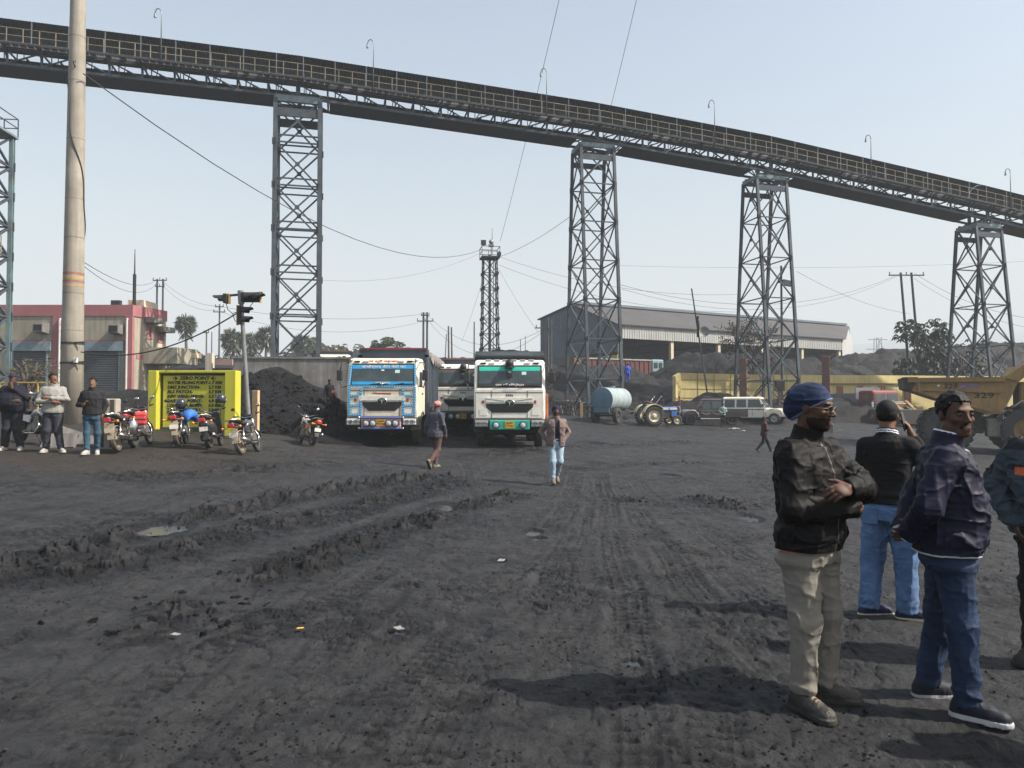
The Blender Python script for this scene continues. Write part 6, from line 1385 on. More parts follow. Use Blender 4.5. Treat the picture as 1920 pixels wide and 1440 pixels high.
mb = MB(); mb.bx(LL * .84, LL * .89, -1.22, -1.195, .9, 1.45); mb.bx(LL * .905, LL * .95, -1.22, -1.195, .9, 1.45); B('cab_window', mb, M_GLASS); mb = MB(); mb.bbox(LL * .96, LL, -1.1, 1.1, .1, 1.0, .06); B('nose', mb, M_WHITE)
for x in (LL * .2, LL * .33, LL * .86): 
    for s_ in (-1, 1): wheel(lr, (x, s_*1.0, -.1), .5, .3, 'Y')
mb = MB(); mb.bx(0, LL * .95, -.5, .5, -.1, .25); B('chassis', mb, M_CHASS)
mb = MB(); mb.bx(LL * -.12, LL * -.04, -1.1, 1.1, .2, 1.7); B('tailboard', mb, mat('faded_orange', (.15,.08,.045), rough=.7))
# ---------------------------------------------------------------- people: bodies grown from blended volumes
def V3(*a): return np.array(a, float)
class Vol:
    def __init__(s, lo, hi, h, zs=None):
        s.ax = [np.arange(lo[i], hi[i] + h, h) for i in range(3)]
        if zs is not None: s.ax[2] = zs
        s.f = np.full([len(a) for a in s.ax], 9.0, np.float32)
    def _win(s, lo, hi):
        sl = []
        for i in range(3):
            a = max(0, np.searchsorted(s.ax[i], lo[i]) - 1); b = min(len(s.ax[i]), np.searchsorted(s.ax[i], hi[i]) + 1)
            if b - a < 2: return None, None
            sl.append(slice(a, b))
        return tuple(sl), (s.ax[0][sl[0]][:, None, None], s.ax[1][sl[1]][None, :, None], s.ax[2][sl[2]][None, None, :])
    def _mix(s, sl, d, k, sub=False):
        a = s.f[sl]
        if sub:
            d = -d; h = np.maximum(k - np.abs(a - d), 0) / max(k, 1e-6); s.f[sl] = np.maximum(a, d) + h * h * k / 4
        else:
            h = np.maximum(k - np.abs(a - d), 0) / max(k, 1e-6); s.f[sl] = np.minimum(a, d) - h * h * k / 4
    def cap(s, a, b, ra, rb=None, k=.02, sub=False, fn=None):
        a = np.asarray(a, float); b = np.asarray(b, float); rb = ra if rb is None else rb; m = max(ra, rb) + k + .03
        sl, g = s._win(np.minimum(a, b) - m, np.maximum(a, b) + m)
        if sl is None: return s
        ba = b - a; L2 = max(ba @ ba, 1e-9)
        px, py, pz = g[0] - a[0], g[1] - a[1], g[2] - a[2]; t = np.clip((px * ba[0] + py * ba[1] + pz * ba[2]) / L2, 0, 1)
        d = np.sqrt((px - t * ba[0]) ** 2 + (py - t * ba[1]) ** 2 + (pz - t * ba[2]) ** 2) - (ra + (rb - ra) * t)
        if fn is not None: d = d + fn(t, g)
        s._mix(sl, d, k, sub); return s
    def ell(s, c, r, k=.02, rot=None, sub=False):
        c = np.asarray(c, float); r = np.asarray(r, float); m = r.max() + k + .03
        sl, g = s._win(c - m, c + m)
        if sl is None: return s
        x, y, z = g[0] - c[0], g[1] - c[1], g[2] - c[2]
        if rot is not None:   # rows of rot are the local axes
            x, y, z = (x * rot[0][0] + y * rot[0][1] + z * rot[0][2], x * rot[1][0] + y * rot[1][1] + z * rot[1][2], x * rot[2][0] + y * rot[2][1] + z * rot[2][2])
        q = np.sqrt((x / r[0]) ** 2 + (y / r[1]) ** 2 + (z / r[2]) ** 2); q2 = np.sqrt((x / r[0] ** 2) ** 2 + (y / r[1] ** 2) ** 2 + (z / r[2] ** 2) ** 2)
        s._mix(sl, np.where(q2 > 1e-6, q * (q - 1) / np.maximum(q2, 1e-6), -r.min()), k, sub); return s
    def trunk(s, sec, k=.03, pw=2.4):
        """stack of super-ellipse sections (z, cx, cy, rx, ry)"""
        S = np.array(sec, float); z0, z1 = S[0, 0], S[-1, 0]; m = .06 + k
        sl, g = s._win((min(S[:, 1] - S[:, 3]) - m, min(S[:, 2] - S[:, 4]) - m, z0 - m), (max(S[:, 1] + S[:, 3]) + m, max(S[:, 2] + S[:, 4]) + m, z1 + m))
        z = np.clip(g[2], z0, z1); I = lambda j: np.interp(z.ravel(), S[:, 0], S[:, j]).reshape(z.shape)
        cx, cy, rx, ry = I(1), I(2), I(3), I(4)
        q = (np.abs((g[0] - cx) / rx) ** pw + np.abs((g[1] - cy) / ry) ** pw) ** (1 / pw); d = (q - 1) * np.minimum(rx, ry) * (1.0)
        dz = np.maximum(z0 - g[2], g[2] - z1); d = np.where(dz > 0, np.sqrt(np.maximum(d, 0) ** 2 + dz ** 2) + np.minimum(d, 0), np.maximum(d, dz) if False else d)
        d = np.maximum(d, dz)
        s._mix(sl, d, k); return s
    def cut(s, n, o):   # keep the side where (p-o).n < 0
        n = np.asarray(n, float); n = n / np.linalg.norm(n)
        d = (s.ax[0][:, None, None] - o[0]) * n[0] + (s.ax[1][None, :, None] - o[1]) * n[1] + (s.ax[2][None, None, :] - o[2]) * n[2]
        s.f = np.maximum(s.f, d); return s
    def disp(s, fn):
        near = np.abs(s.f) < .06; i, j, k = np.nonzero(near)
        s.f[i, j, k] += fn(s.ax[0][i], s.ax[1][j], s.ax[2][k]); return s
    def mesh(s):
        f = s.f; ins = f < 0; n = [len(a) for a in s.ax]
        c = [ins[a:n[0]-1+a, b:n[1]-1+b, d:n[2]-1+d] for a in (0,1) for b in (0,1) for d in (0,1)]
        cnt = sum(x.astype(np.int8) for x in c); act = (cnt > 0) & (cnt < 8); I = np.argwhere(act); idm = np.full(act.shape, -1, np.int64); idm[act] = np.arange(len(I))
        acc = np.zeros((len(I), 3)); w_ = np.zeros(len(I)); co = [(a, b, d) for a in (0,1) for b in (0,1) for d in (0,1)]
        fv = {q: f[I[:, 0] + q[0], I[:, 1] + q[1], I[:, 2] + q[2]] for q in co}
        pv = [s.ax[i] for i in range(3)]
        for p in co:
            for ax in range(3):
                if p[ax]: continue
                q = list(p); q[ax] = 1; q = tuple(q); a, b = fv[p], fv[q]; m = (a < 0) != (b < 0); t = np.where(m, a / np.where(a - b == 0, 1, a - b), 0)
                for i in range(3):
                    base = pv[i][I[:, i] + p[i]]
                    if i == ax: base = base + t * (pv[i][I[:, i] + 1] - pv[i][I[:, i]])
                    acc[:, i] += np.where(m, base, 0)
                w_ += m
        V = acc / np.maximum(w_, 1)[:, None]; Fs = []
        for ax in range(3):
            o1, o2 = (ax + 1) % 3, (ax + 2) % 3
            sa = [slice(None)] * 3; sb = [slice(None)] * 3; sa[ax] = slice(0, -1); sb[ax] = slice(1, None); A, B_ = ins[tuple(sa)], ins[tuple(sb)]; m = A != B_
            e = np.argwhere(m); e = e[(e[:, o1] > 0) & (e[:, o2] > 0) & (e[:, o1] < n[o1] - 1) & (e[:, o2] < n[o2] - 1)]
            if not len(e): continue
            def cid(d1, d2): q = e.copy(); q[:, o1] -= d1; q[:, o2] -= d2; return idm[q[:, 0], q[:, 1], q[:, 2]]
            Q = np.stack([cid(1, 1), cid(0, 1), cid(0, 0), cid(1, 0)], -1); flip = ~A[e[:, 0], e[:, 1], e[:, 2]]; Q[flip] = Q[flip][:, ::-1]; Fs.append(Q)
        F = np.concatenate(Fs); F = F[(F >= 0).all(1)]
        return V, F
def vol_obj(name, vol, mats, parent, pick=None, smooth=1):
    V, F = vol.mesh()
    if smooth:
        for _ in range(smooth):
            acc = np.zeros_like(V); cn = np.zeros(len(V))
            for a in range(4):
                b = (a + 1) % 4; np.add.at(acc, F[:, a], V[F[:, b]]); np.add.at(acc, F[:, b], V[F[:, a]]); np.add.at(cn, F[:, a], 1); np.add.at(cn, F[:, b], 1)
            V = V * .55 + .45 * acc / np.maximum(cn, 1)[:, None]
    o = np_mesh(name, V, F, mats, True, parent)
    if pick is not None:
        c = V[F].mean(1); idx = pick(c).astype(np.int32); o.data.polygons.foreach_set('material_index', idx[:len(o.data.polygons)])
    return o
def skin_mat(name, col): return mat(name, col, rough=.6, var=.15, vscale=14, spec=.28)
SKIN = skin_mat('dark_brown_skin', (.085,.043,.027)); SKIN2 = skin_mat('brown_skin', (.17,.085,.052)); 
M_LIP = mat('lip', (.085,.040,.034), rough=.6, spec=.2); M_EYEW = mat('eye_white', (.11,.095,.085), rough=.4); M_IRIS = mat('iris', (.012,.008,.006), rough=.15)
M_HAIR = mat('black_hair', (.007,.0065,.0065), rough=.6, bump=.35, bscale=70, spec=.2); M_STUB = mat('stubble_skin', (.022,.013,.010), rough=.75, spec=.15)
def cloth(name, col, rough=.75, bs=38, b=.15, var=.12, **kw): kw.setdefault('spec', .25); return mat(name, col, rough=rough, var=var, vscale=3.5, bump=b * .4, bscale=bs * 2.2, **kw)

def head_prims(S, T, fine):
    """T maps head space (facing -Y) to person space"""
    R3 = T[:3, :3]; P_ = lambda x, y, z: R3 @ V3(x, y, z) + T[:3, 3]; rot = R3.T
    S.ell(P_(0, .012, .035), (.074, .094, .085), .02, rot); S.ell(P_(0, -.030, -.035), (.058, .060, .080), .03, rot)
    S.ell(P_(0, -.066, -.100), (.026, .022, .022), .025, rot)
    for s in (-1, 1):
        S.cap(P_(s*.050, 0, -.060), P_(s*.018, -.064, -.098), .017, .016, .025)
        S.ell(P_(s*.074, .018, -.004), (.009, .018, .030), .010, rot)
    if not fine: S.cap(P_(0, -.088, .012), P_(0, -.110, -.030), .010, .014, .015); return
    S.cap(P_(-.034, -.080, .024), P_(.034, -.080, .024), .014, None, .02)
    for s in (-1, 1): S.ell(P_(s*.042, -.064, -.024), (.021, .018, .016), .02, rot)
    for s in (-1, 1): S.ell(P_(s*.032, -.097, .004), (.017, .016, .012), .012, rot, sub=True)
    S.cap(P_(0, -.086, .014), P_(0, -.111, -.030), .008, .0125, .014); 
    for s in (-1, 1): S.ell(P_(s*.013, -.101, -.034), (.0095, .011, .008), .008, rot)
    S.cap(P_(-.019, -.088, -.066), P_(.019, -.088, -.066), .0085, None, .010); S.cap(P_(-.015, -.086, -.079), P_(.015, -.086, -.079), .010, None, .010)
    S.cap(P_(-.022, -.101, -.072), P_(.022, -.101, -.072), .0035, None, .004, sub=True)
    for s in (-1, 1): S.ell(P_(s*.031, -.079, .004), (.0125, .0125, .0125), .003, rot)
def face_pick(T, beard, mous, brows=True):
    Ri = np.linalg.inv(T)
    def pick(c):
        h = c @ Ri[:3, :3].T + Ri[:3, 3]; x, y, z = h[:, 0], h[:, 1], h[:, 2]; ax = np.abs(x); m = np.zeros(len(c), int); inh = (z > -.135) & (z < .14) & (ax < .1) & (np.abs(y) < .14)
        if beard: m[inh & (y < .012 + .2 * (z + .06)) & (z < -.050 - .25 * (ax - .02) * 0) & (z > -.135) & ~((ax < .018) & (z > -.084) & (z < -.060))] = 1
        if mous: m[inh & (ax < .031) & (y < -.078) & (z < -.044 - ax * .3) & (z > -.066 - ax * .25)] = 1
        m[inh & (ax < .020) & (y < -.088) & (z < -.062) & (z > -.086)] = 2
        if brows: m[inh & (ax > .014) & (ax < .048) & (y < -.066) & (z > .019) & (z < .030)] = 5
        e = np.sqrt((ax - .031) ** 2 + (y + .079) ** 2 + (z - .004) ** 2) < .0135; m[inh & e & (y < -.083) & (np.abs(z - .003) < .0055)] = 3
        m[inh & e & (np.sqrt((ax - .031) ** 2 + (z - .004) ** 2) < .0068) & (y < -.083) & (np.abs(z - .003) < .0055)] = 4
        return m
    return pick
def hand_prims(S, w, d, n, side, curl=.5, spread=1.0, thumb=.6):
    """w wrist, d pointing along the hand, n palm normal; side +1: thumb on +lat"""
    d = d / np.linalg.norm(d); n = n - d * (n @ d); n = n / np.linalg.norm(n); lat = np.cross(d, n) * side
    S.cap(w - d * .03, w + d * .02, .025, .027, .01); rot = np.stack([lat, n, d])
    S.ell(w + d * .052, (.042, .018, .050), .012, rot)
    for i, (o, L) in enumerate(((.031, .068), (.011, .078), (-.010, .073), (-.029, .058))):
        p = w + d * (.086 - .006 * abs(i - 1.2)) + lat * o; dd = d + lat * o * 2.2 * spread - 0; dd = dd / np.linalg.norm(dd); a = curl * (.75 + .12 * i); r = .0098
        for seg in (.45, .30, .25):
            dd = dd * math.cos(a) + n * math.sin(a); dd = dd / np.linalg.norm(dd); q = p + dd * L * seg; S.cap(p, q, r, r * .93, .004); p, r = q, r * .93
    p = w + d * .022 + lat * .030; dd = d * .62 + lat * .75 + n * .25 * thumb; dd /= np.linalg.norm(dd); q = p + dd * .042; S.cap(p, q, .0135, .0115, .010)
    dd = dd + d * .55 + n * .4 * thumb; dd /= np.linalg.norm(dd); S.cap(q, q + dd * .032, .0112, .0092, .005)
def folds(amp, f, seed, sx=1, sy=1, sz=1):
    def fn(x, y, z):
        wx = vnoise3(x * 5, y * 5, z * 5, seed) * .5; n1 = vnoise3(x * f * sx + wx * 2, y * f * sy, z * f * sz + wx * 3, seed + 1); n2 = vnoise3(x * f * 2.1 * sx, y * f * 2.1 * sy + wx * 3, z * f * 2.1 * sz, seed + 2)
        return -amp * (1.7 * (1 - np.abs(2 * n1 - 1)) ** 6 - .3) - amp * .8 * (1 - np.abs(2 * n2 - 1)) ** 6
    return fn
def ring_folds(amp, z0, wz, f, seed):
    def fn(x, y, z): return amp * np.sin(z * f + 5 * vnoise3(x * 9, y * 9, z * 6, seed) + x * 14) * np.exp(-((z - z0) / wz) ** 2)
    return fn

def person(label, loc, rz, J, lk, scale=1.0, fine=True, group=None):
    t = thing('person', label, 'person', loc, R(rz), group); t.scale = (scale,) * 3
    h = lk.get('h', .0065 if fine else .016); g = lambda k: np.asarray(J[k], float); ty = R(J.get('torso_yaw', 0)); fat = lk.get('fat', 0.0); sl = np.asarray(J.get('lean', (0, 0)), float)
    T = np.eye(4); hm = (Matrix.Rotation(R(J.get('head_yaw', 0)), 3, 'Z') @ Matrix.Rotation(R(J.get('head_pitch', 0)), 3, 'X') @ Matrix.Rotation(R(J.get('head_roll', 0)), 3, 'Y')); T[:3, :3] = np.array(hm); T[:3, 3] = g('head')
    sections = [(z, cx + sl[0] * (z - .95), cy + sl[1] * (z - .95), rx, ry) for z, cx, cy, rx, ry in
                ((.80, 0, .005, .155, .115), (.92, 0, .005, .165 + fat * .3, .125 + fat * .4), (1.04, 0, -.005 - fat * .35, .150 + fat * .5, .112 + fat * .7), (1.18, 0, -.008 - fat * .25, .160 + fat * .35, .118 + fat * .5), (1.30, 0, .0, .168, .120), (1.37, 0, .006, .155, .108), (1.42, 0, .014, .118, .088), (1.47, 0, .02, .075, .068), (1.50, 0, .02, .06, .058))]
    def torso(S, inf, k=.03, z0=0, z1=9, infz=None):
        sec = [(z, cx, cy, rx + inf, ry + inf) for z, cx, cy, rx, ry in sections if z0 <= z <= z1]
        if abs(ty) > .01:
            pass
        S.trunk(sec, k)
    shoulders = {s: g('sh' + s) for s in 'LR'}
    # --- the body: one skin surface
    zs = None
    if fine:
        zs = [0.0]
        hz = [g('wrL')[2], g('wrR')[2]]
        while zs[-1] < 1.86:
            z = zs[-1]; f_ = (z > g('head')[2] - .19) or any(abs(z - q) < .17 for q in hz); zs.append(z + (.0052 if f_ else .018))
        zs = np.array(zs)
    allp = np.array([g(k) for k in ('shL','shR','elL','elR','wrL','wrR','kneeL','kneeR','ankL','ankR','head')]); lo = allp.min(0) - .24; hi = allp.max(0) + .24; lo[2] = 0.0; hi[2] = 1.86
    bm_ = .10
    lo2 = allp.min(0) - np.array([.15, .15, 0]); hi2 = allp.max(0) + np.array([.15, .15, 0])
    S = Vol((lo2[0], lo2[1], -.02), (hi2[0], hi2[1], 1.86), .0056 if fine else .014, zs)
    torso(S, -.02); head_prims(S, T, fine)
    nb = V3(sl[0] * .52, .022 + sl[1] * .52, 1.45); hd_ = T[:3, :3] @ V3(0, .022, -.06) + T[:3, 3]; S.cap(nb, hd_, .062, .053, .03)
    for s in 'LR':
        S.cap(shoulders[s], g('el' + s), .045, .036, .02); S.cap(g('el' + s), g('wr' + s), .036, .026, .015)
        S.cap(g('hip' + s), g('knee' + s), .075, .05, .03); S.cap(g('knee' + s), g('ank' + s), .048, .036, .02); fy_ = R(J.get('foot' + s, 0)); S.cap(g('ank' + s), g('ank' + s) + V3(.05 * math.sin(fy_), -.05 * math.cos(fy_), -.045), .034, .028, .02)
        hnd = J.get('hand' + s)
        if hnd: hand_prims(S, g('wr' + s), np.asarray(hnd[0], float), np.asarray(hnd[1], float), hnd[2], hnd[3], 1.0, .6)
    body = vol_obj('body', S, [lk['skin'], lk.get('beard_m', M_STUB), M_LIP, M_EYEW, M_IRIS, M_HAIR], t, face_pick(T, lk.get('beard'), lk.get('mous', True)) if fine else (face_pick(T, lk.get('beard'), False, False) if lk.get('beard') else None), 1)
    # --- trousers
    tm = lk['tm']; tr_ = lk.get('leg', 1.0)
    lk_lo = np.minimum.reduce([g(k) for k in ('hipL','hipR','kneeL','kneeR','ankL','ankR')]) - .17; lk_hi = np.maximum.reduce([g(k) for k in ('hipL','hipR','kneeL','kneeR','ankL','ankR')]) + .17
    S = Vol((lk_lo[0], lk_lo[1], .0), (lk_hi[0], lk_hi[1], 1.08), h)
    torso(S, .006, .03, .0, 1.06)
    for s in 'LR':
        hp, kn, an = g('hip' + s), g('knee' + s), g('ank' + s)
        def lf(t_, G, kn=kn, sd=(3 if s == 'L' else 8)):
            return 0
        S.cap(hp, kn, .100 * tr_, .074 * tr_, .045); S.cap(kn, an + (an - kn) * .02, .074 * tr_, .060 * lk.get('cuff', 1.0) * tr_, .03); S.ell(hp + V3(0, .025, -.04), (.095, .098, .10), .05)
    S.cut((0, 0, -1), (0, 0, lk.get('tr_z', .075))); S.cut((0, 0, 1), (0, 0, 1.02))
    if fine:
        S.disp(folds(lk.get('tfold', .008), 9, 31 + int(abs(rz)), 1.3, 1.3, .45)); S.disp(folds(.0045, 9, 36, .8, .8, 1.5)); S.disp(ring_folds(.003, .13, .07, 80, 41))
    else: S.disp(folds(.006, 6, 33)); S.disp(ring_folds(.007, .13, .09, 70, 5))
    S2 = Vol((lk_lo[0], lk_lo[1], .0), (lk_hi[0], lk_hi[1], 1.08), h); torso(S2, lk.get('loose', .028) - .016, .03, 0, 1.2); zz_ = S.ax[2][None, None, :]; zh_ = lk.get('hem', .86); S.f = np.where(zz_ > zh_ - .01, np.maximum(S.f, S2.f), np.where((zz_ > zh_ - .10) & (zz_ > .825), np.maximum(S.f, S2.f - (zh_ - .01 - zz_) * .55), S.f))
    def tpick(c):
        m = np.zeros(len(c), int)
        if lk.get('belt'): m[(c[:, 2] > lk['belt']) & (c[:, 1] > -.03)] = 1
        return m
    vol_obj('trousers', S, [tm, lk.get('belt_m', tm)], t, tpick if lk.get('belt') else None, 1)
    # --- jacket or sweater
    z_hem = lk.get('hem', .86); jm = lk['jm']
    lo_ = np.minimum.reduce([allp[:6].min(0), V3(-.3, -.3, .8)]) - .12; hi_ = np.maximum.reduce([allp[:6].max(0), V3(.3, .3, 1.55)]) + .12
    S = Vol((lo_[0], lo_[1], z_hem - .05), (hi_[0], hi_[1], max(1.64, hi_[2])), h)
    inf = lk.get('loose', .028); torso(S, inf, .03, 0, 1.45)
    for s in 'LR':
        sg = 1 if s == 'L' else -1
        S.cap(V3(sl[0] * .45, .016 + sl[1] * .45, 1.415), shoulders[s] + V3(0, 0, .0), .070, .058, .06)
        e_, w_ = g('el' + s), g('wr' + s); S.cap(shoulders[s], e_, .064 + lk.get('slv', 0), .056 + lk.get('slv', 0), .04); we = e_ + (w_ - e_) * lk.get('slen', .86)
        S.cap(e_, we, .058 + lk.get('slv', 0), .040 + lk.get('slv', 0) * .6, .015)
    if lk.get('open'): # open jacket front
        S.disp(lambda x, y, z: np.where((y < -.02) & (np.abs(x) < .045 + .03 * (1.45 - z)), .06, 0))
    if fine:
        S.disp(folds(lk.get('jfold', .008), 6.5, 51 + int(abs(rz)), 1.2, 1.2, .7)); S.disp(folds(lk.get('jfold', .008) * .7, 11, 61, .7, .7, 1.5))
        S.disp(lambda x, y, z: -.010 * np.exp(-((z - z_hem - .085) / .035) ** 2) + .004 * np.exp(-((z - z_hem - .050) / .008) ** 2))     # gathered hem band
    else: S.disp(folds(.008, 7, 53))
    S.cut((0, 0, -1), (0, 0, z_hem))
    nk = T[:3, 3] * .35 + V3(sl[0] * .5, .015, 1.49) * .65
    ch = lk.get('collar', .07); nd = V3(sl[0] * .3, -.25 + sl[1] * .3, 1); nd = nd / np.linalg.norm(nd)
    c0 = V3(sl[0] * .5, .012 + sl[1] * .5, 1.435)
    S.cap(c0, c0 + nd * (.05 + ch), .088, .078, .015)
    S.cap(c0 + nd * (.10), c0 + nd * (.30), .067, .075, .004, sub=True)
    S.cut(nd + V3(0, -.35 * lk.get('coltilt', 1), 0), c0 + nd * (.055 + ch)) if False else None
    # flatten the collar's top
    near = None
    X_, Y_, Z_ = S.ax[0][:, None, None], S.ax[1][None, :, None], S.ax[2][None, None, :]
    top = (X_ - c0[0]) * nd[0] + (Y_ - c0[1]) * nd[1] + (Z_ - c0[2]) * nd[2] - (.045 + ch); rr = np.sqrt((X_ - c0[0]) ** 2 + (Y_ - c0[1]) ** 2)
    S.f = np.where((rr < .13) & (Z_ > 1.40), np.maximum(S.f, top), S.f)
    jp = lk.get('jpick')
    vol_obj('jacket' if not lk.get('sweater') else 'sweater', S, [jm] + lk.get('jmats', []), t, (lambda c: jp(c, c0, nd, ch, z_hem, J)) if jp else None, 1)
    if lk.get('open'):
        S = Vol((-.30, -.30, .80), (.30, .25, 1.50), h); torso(S, .006, .03, 0, 1.47); S.cut((0, 0, -1), (0, 0, z_hem - .03)); S.disp(folds(.005, 8, 71)); vol_obj('shirt', S, lk['shirt'], t, None, 1)
    # --- shoes
    for s in 'LR':
        an = g('ank' + s); fy = R(J.get('foot' + s, 0)); pit = J.get('pitch' + s, 0.0); fd = V3(math.sin(fy), -math.cos(fy), 0); fl = V3(math.cos(fy), math.sin(fy), 0); up = V3(0, 0, 1)
        if pit: up, fd = up * math.cos(R(pit)) + fd * math.sin(R(pit)), fd * math.cos(R(pit)) - V3(0, 0, 1) * math.sin(R(pit))
        o = an + up * (-.085); hh = .006 if fine else .013; S = Vol((-.34, -.34, -.34), (.34, .34, .34), hh) if False else None
        cen = o + fd * .06; S = Vol(cen - .20, cen + .20, hh); q = lambda a, b, c_: o + fd * a + fl * b + up * c_
        boot = lk.get('boot', False)
        S.cap(q(-.045, 0, .040), q(.145, .005, .034), .041, .042, .02); S.cap(q(-.02, 0, .08), q(.09, .0, .055), .046, .043, .03); S.cap(q(-.015, 0, .09), q(-.01, 0, .14 if boot else .115), .048, .046, .02); S.ell(q(.155, .004, .034), (.045, .045, .036), .02)
        # sole slab
        n_ = len(S.ax[0]); X_, Y_, Z_ = S.ax[0][:, None, None] - o[0], S.ax[1][None, :, None] - o[1], S.ax[2][None, None, :] - o[2]
        a_ = X_ * fd[0] + Y_ * fd[1] + Z_ * fd[2]; b_ = X_ * fl[0] + Y_ * fl[1] + Z_ * fl[2]; c_ = X_ * up[0] + Y_ * up[1] + Z_ * up[2]
        t_ = np.clip((a_ + .05) / .205, 0, 1); slab = np.sqrt((a_ + .05 - t_ * .205) ** 2 + b_ ** 2) - (.040 + .012 * t_ + .002 * np.sin(t_ * 9)); slab = np.maximum(slab, np.abs(c_ - .014) - .014 - .004 * (t_ < .25)); S.f = np.minimum(S.f, slab); S.f = np.maximum(S.f, -c_); S.f = np.maximum(S.f, c_ - (.15 if boot else .115))
        if fine: S.disp(folds(.002, 22, 81))
        def spick(c, o=o, up=up, fd=fd, fl=fl): 
            zz = (c - o) @ up; m = np.where(zz < .030, 1, 0); a = (c - o) @ fd; b = np.abs((c - o) @ fl)
            if fine: m[(b < .018) & (a > .03) & (a < .12) & (zz > .07) & (np.sin(a * 260) > 0)] = 2
            return m
        vol_obj('shoe', S, [lk['shoe'], lk['sole'], lk.get('lace', lk['shoe'])], t, spick, 1)
    # --- hair / headgear
    R3 = T[:3, :3]; Pq = lambda x, y, z: R3 @ V3(x, y, z) + T[:3, 3]; rot = R3.T; hg = lk['hair']; hh = .0055 if fine else .012
    S = Vol(T[:3, 3] - .2, T[:3, 3] + .2, hh)
    if hg == 'beanie':
        S.ell(Pq(0, .016, .045), (.084, .104, .090), .03, rot); S.ell(Pq(0, .080, .036), (.070, .062, .066), .06, rot); S.ell(Pq(0, .112, -.015), (.056, .046, .060), .06, rot)
        a, b = Pq(0, -.10, .052), Pq(0, .12, -.085); n_ = np.cross(Pq(1, 0, 0) - Pq(0, 0, 0), b - a); n_ = n_ if n_[2] < 0 else -n_; S.cut(n_, a)
        if fine: S.disp(folds(.006, 11, 91, .7, .7, 1.6))
        nn = n_ / np.linalg.norm(n_)
        vol_obj('beanie', S, [lk['hm'], lk.get('hm2', lk['hm'])], t, lambda c: np.where((c - a) @ nn > -.011, 1, 0))
    elif hg == 'cap':
        S.ell(Pq(0, .012, .040), (.083, .103, .092), .03, rot); a, b = Pq(0, -.10, .045), Pq(0, .11, -.015); n_ = np.cross(Pq(1, 0, 0) - Pq(0, 0, 0), b - a); n_ = n_ if n_[2] < 0 else -n_; S.cut(n_, a)
        vol_obj('cap', S, [lk['hm']], t)
        S2 = Vol(T[:3, 3] - .24, T[:3, 3] + .24, hh); S2.ell(Pq(0, -.115, .040), (.072, .075, .010), .005, rot); vol_obj('cap_peak', S2, [lk['hm']], t)
        S = Vol(T[:3, 3] - .2, T[:3, 3] + .2, hh); S.ell(Pq(0, .030, .012), (.079, .082, .075), .02, rot); S.cut(R3 @ V3(0, -1, -.2), Pq(0, .0, -.02)); S.cut(R3 @ V3(0, 0, -1), Pq(0, 0, -.058)); vol_obj('hair', S, [M_HAIR], t)
    elif hg == 'wrap':
        S.ell(Pq(0, .014, .045), (.088, .106, .080), .03, rot); S.cut(R3 @ V3(0, -.25, -1), Pq(0, -.06, .02)); S.cap(Pq(.075, .05, .03), Pq(.085, .075, -.13), .035, .028, .03); S.disp(folds(.009, 14, 93, 1, 1, 2.2)); vol_obj('head_wrap', S, [lk['hm']], t)
    else:
        S.ell(Pq(0, .016, .043), (.081, .102, .088), .02, rot)
        # hairline: above the forehead, down in front of the ears, to the nape
        X_, Y_, Z_ = (S.ax[0][:, None, None] - T[0, 3]), (S.ax[1][None, :, None] - T[1, 3]), (S.ax[2][None, None, :] - T[2, 3])
        y_ = X_ * R3[0, 1] + Y_ * R3[1, 1] + Z_ * R3[2, 1]; z_ = X_ * R3[0, 2] + Y_ * R3[1, 2] + Z_ * R3[2, 2]
        line = np.where(y_ < -.045, .072, np.where(y_ < -.012, .072 - (y_ + .045) * 2.4, np.where(y_ < .03, -.012, -.012 - (y_ - .03) * .9))); S.f = np.maximum(S.f, (line - z_) * .6); S.disp(folds(.007 if fine else .006, 26, 95))
        vol_obj('hair', S, [M_HAIR], t)
    if lk.get('glasses'):
        mb = MB(); W = lambda x, y, z: tuple(Pq(x, y, z))
        for s in (-1, 1):
            mb.mat(0)
            ring = [W(s*.033 + .024 * math.cos(a), -.108 + .012 * abs(math.cos(a)) * (1 if s * math.cos(a) > 0 else 0), .001 + .016 * math.sin(a)) for a in [2 * math.pi * k / 14 for k in range(14)]]; mb._add(ring, [list(range(14))])
            mb.mat(1); mb.tube([Vector(p) for p in ring + ring[:1]], .0010, 5); mb.tube([W(s*.056, -.098, .004), W(s*.074, -.05, .006), W(s*.079, .012, .010)], .0014, 5)
        mb.tube([W(-.010, -.108, .004), W(0, -.112, .007), W(.010, -.108, .004)], .0016, 5); mb.build('sunglasses', [mat('dark_lens', (.006,.006,.007), rough=.25, spec=.3), mat('metal_frame', (.25,.23,.21), rough=.35, metal=.8)], t)
    return t, T

# ---- standing pose helpers
def base_pose(**kw):
    J = dict(head=(0, -.018, 1.63), shL=(.178, .01, 1.385), shR=(-.178, .01, 1.385), elL=(.25, .03, 1.13), elR=(-.25, .03, 1.13), wrL=(.26, -.04, .88), wrR=(-.26, -.04, .88), hipL=(.092, 0, .91), hipR=(-.092, 0, .91),
             kneeL=(.105, -.02, .49), kneeR=(-.105, -.02, .49), ankL=(.11, .02, .085), ankR=(-.11, .02, .085), handL=((.02, -.1, -1), (-1, 0, 0), 1, .30), handR=((-.02, -.1, -1), (1, 0, 0), -1, .30), footL=14, footR=-14)
    J.update(kw); return J
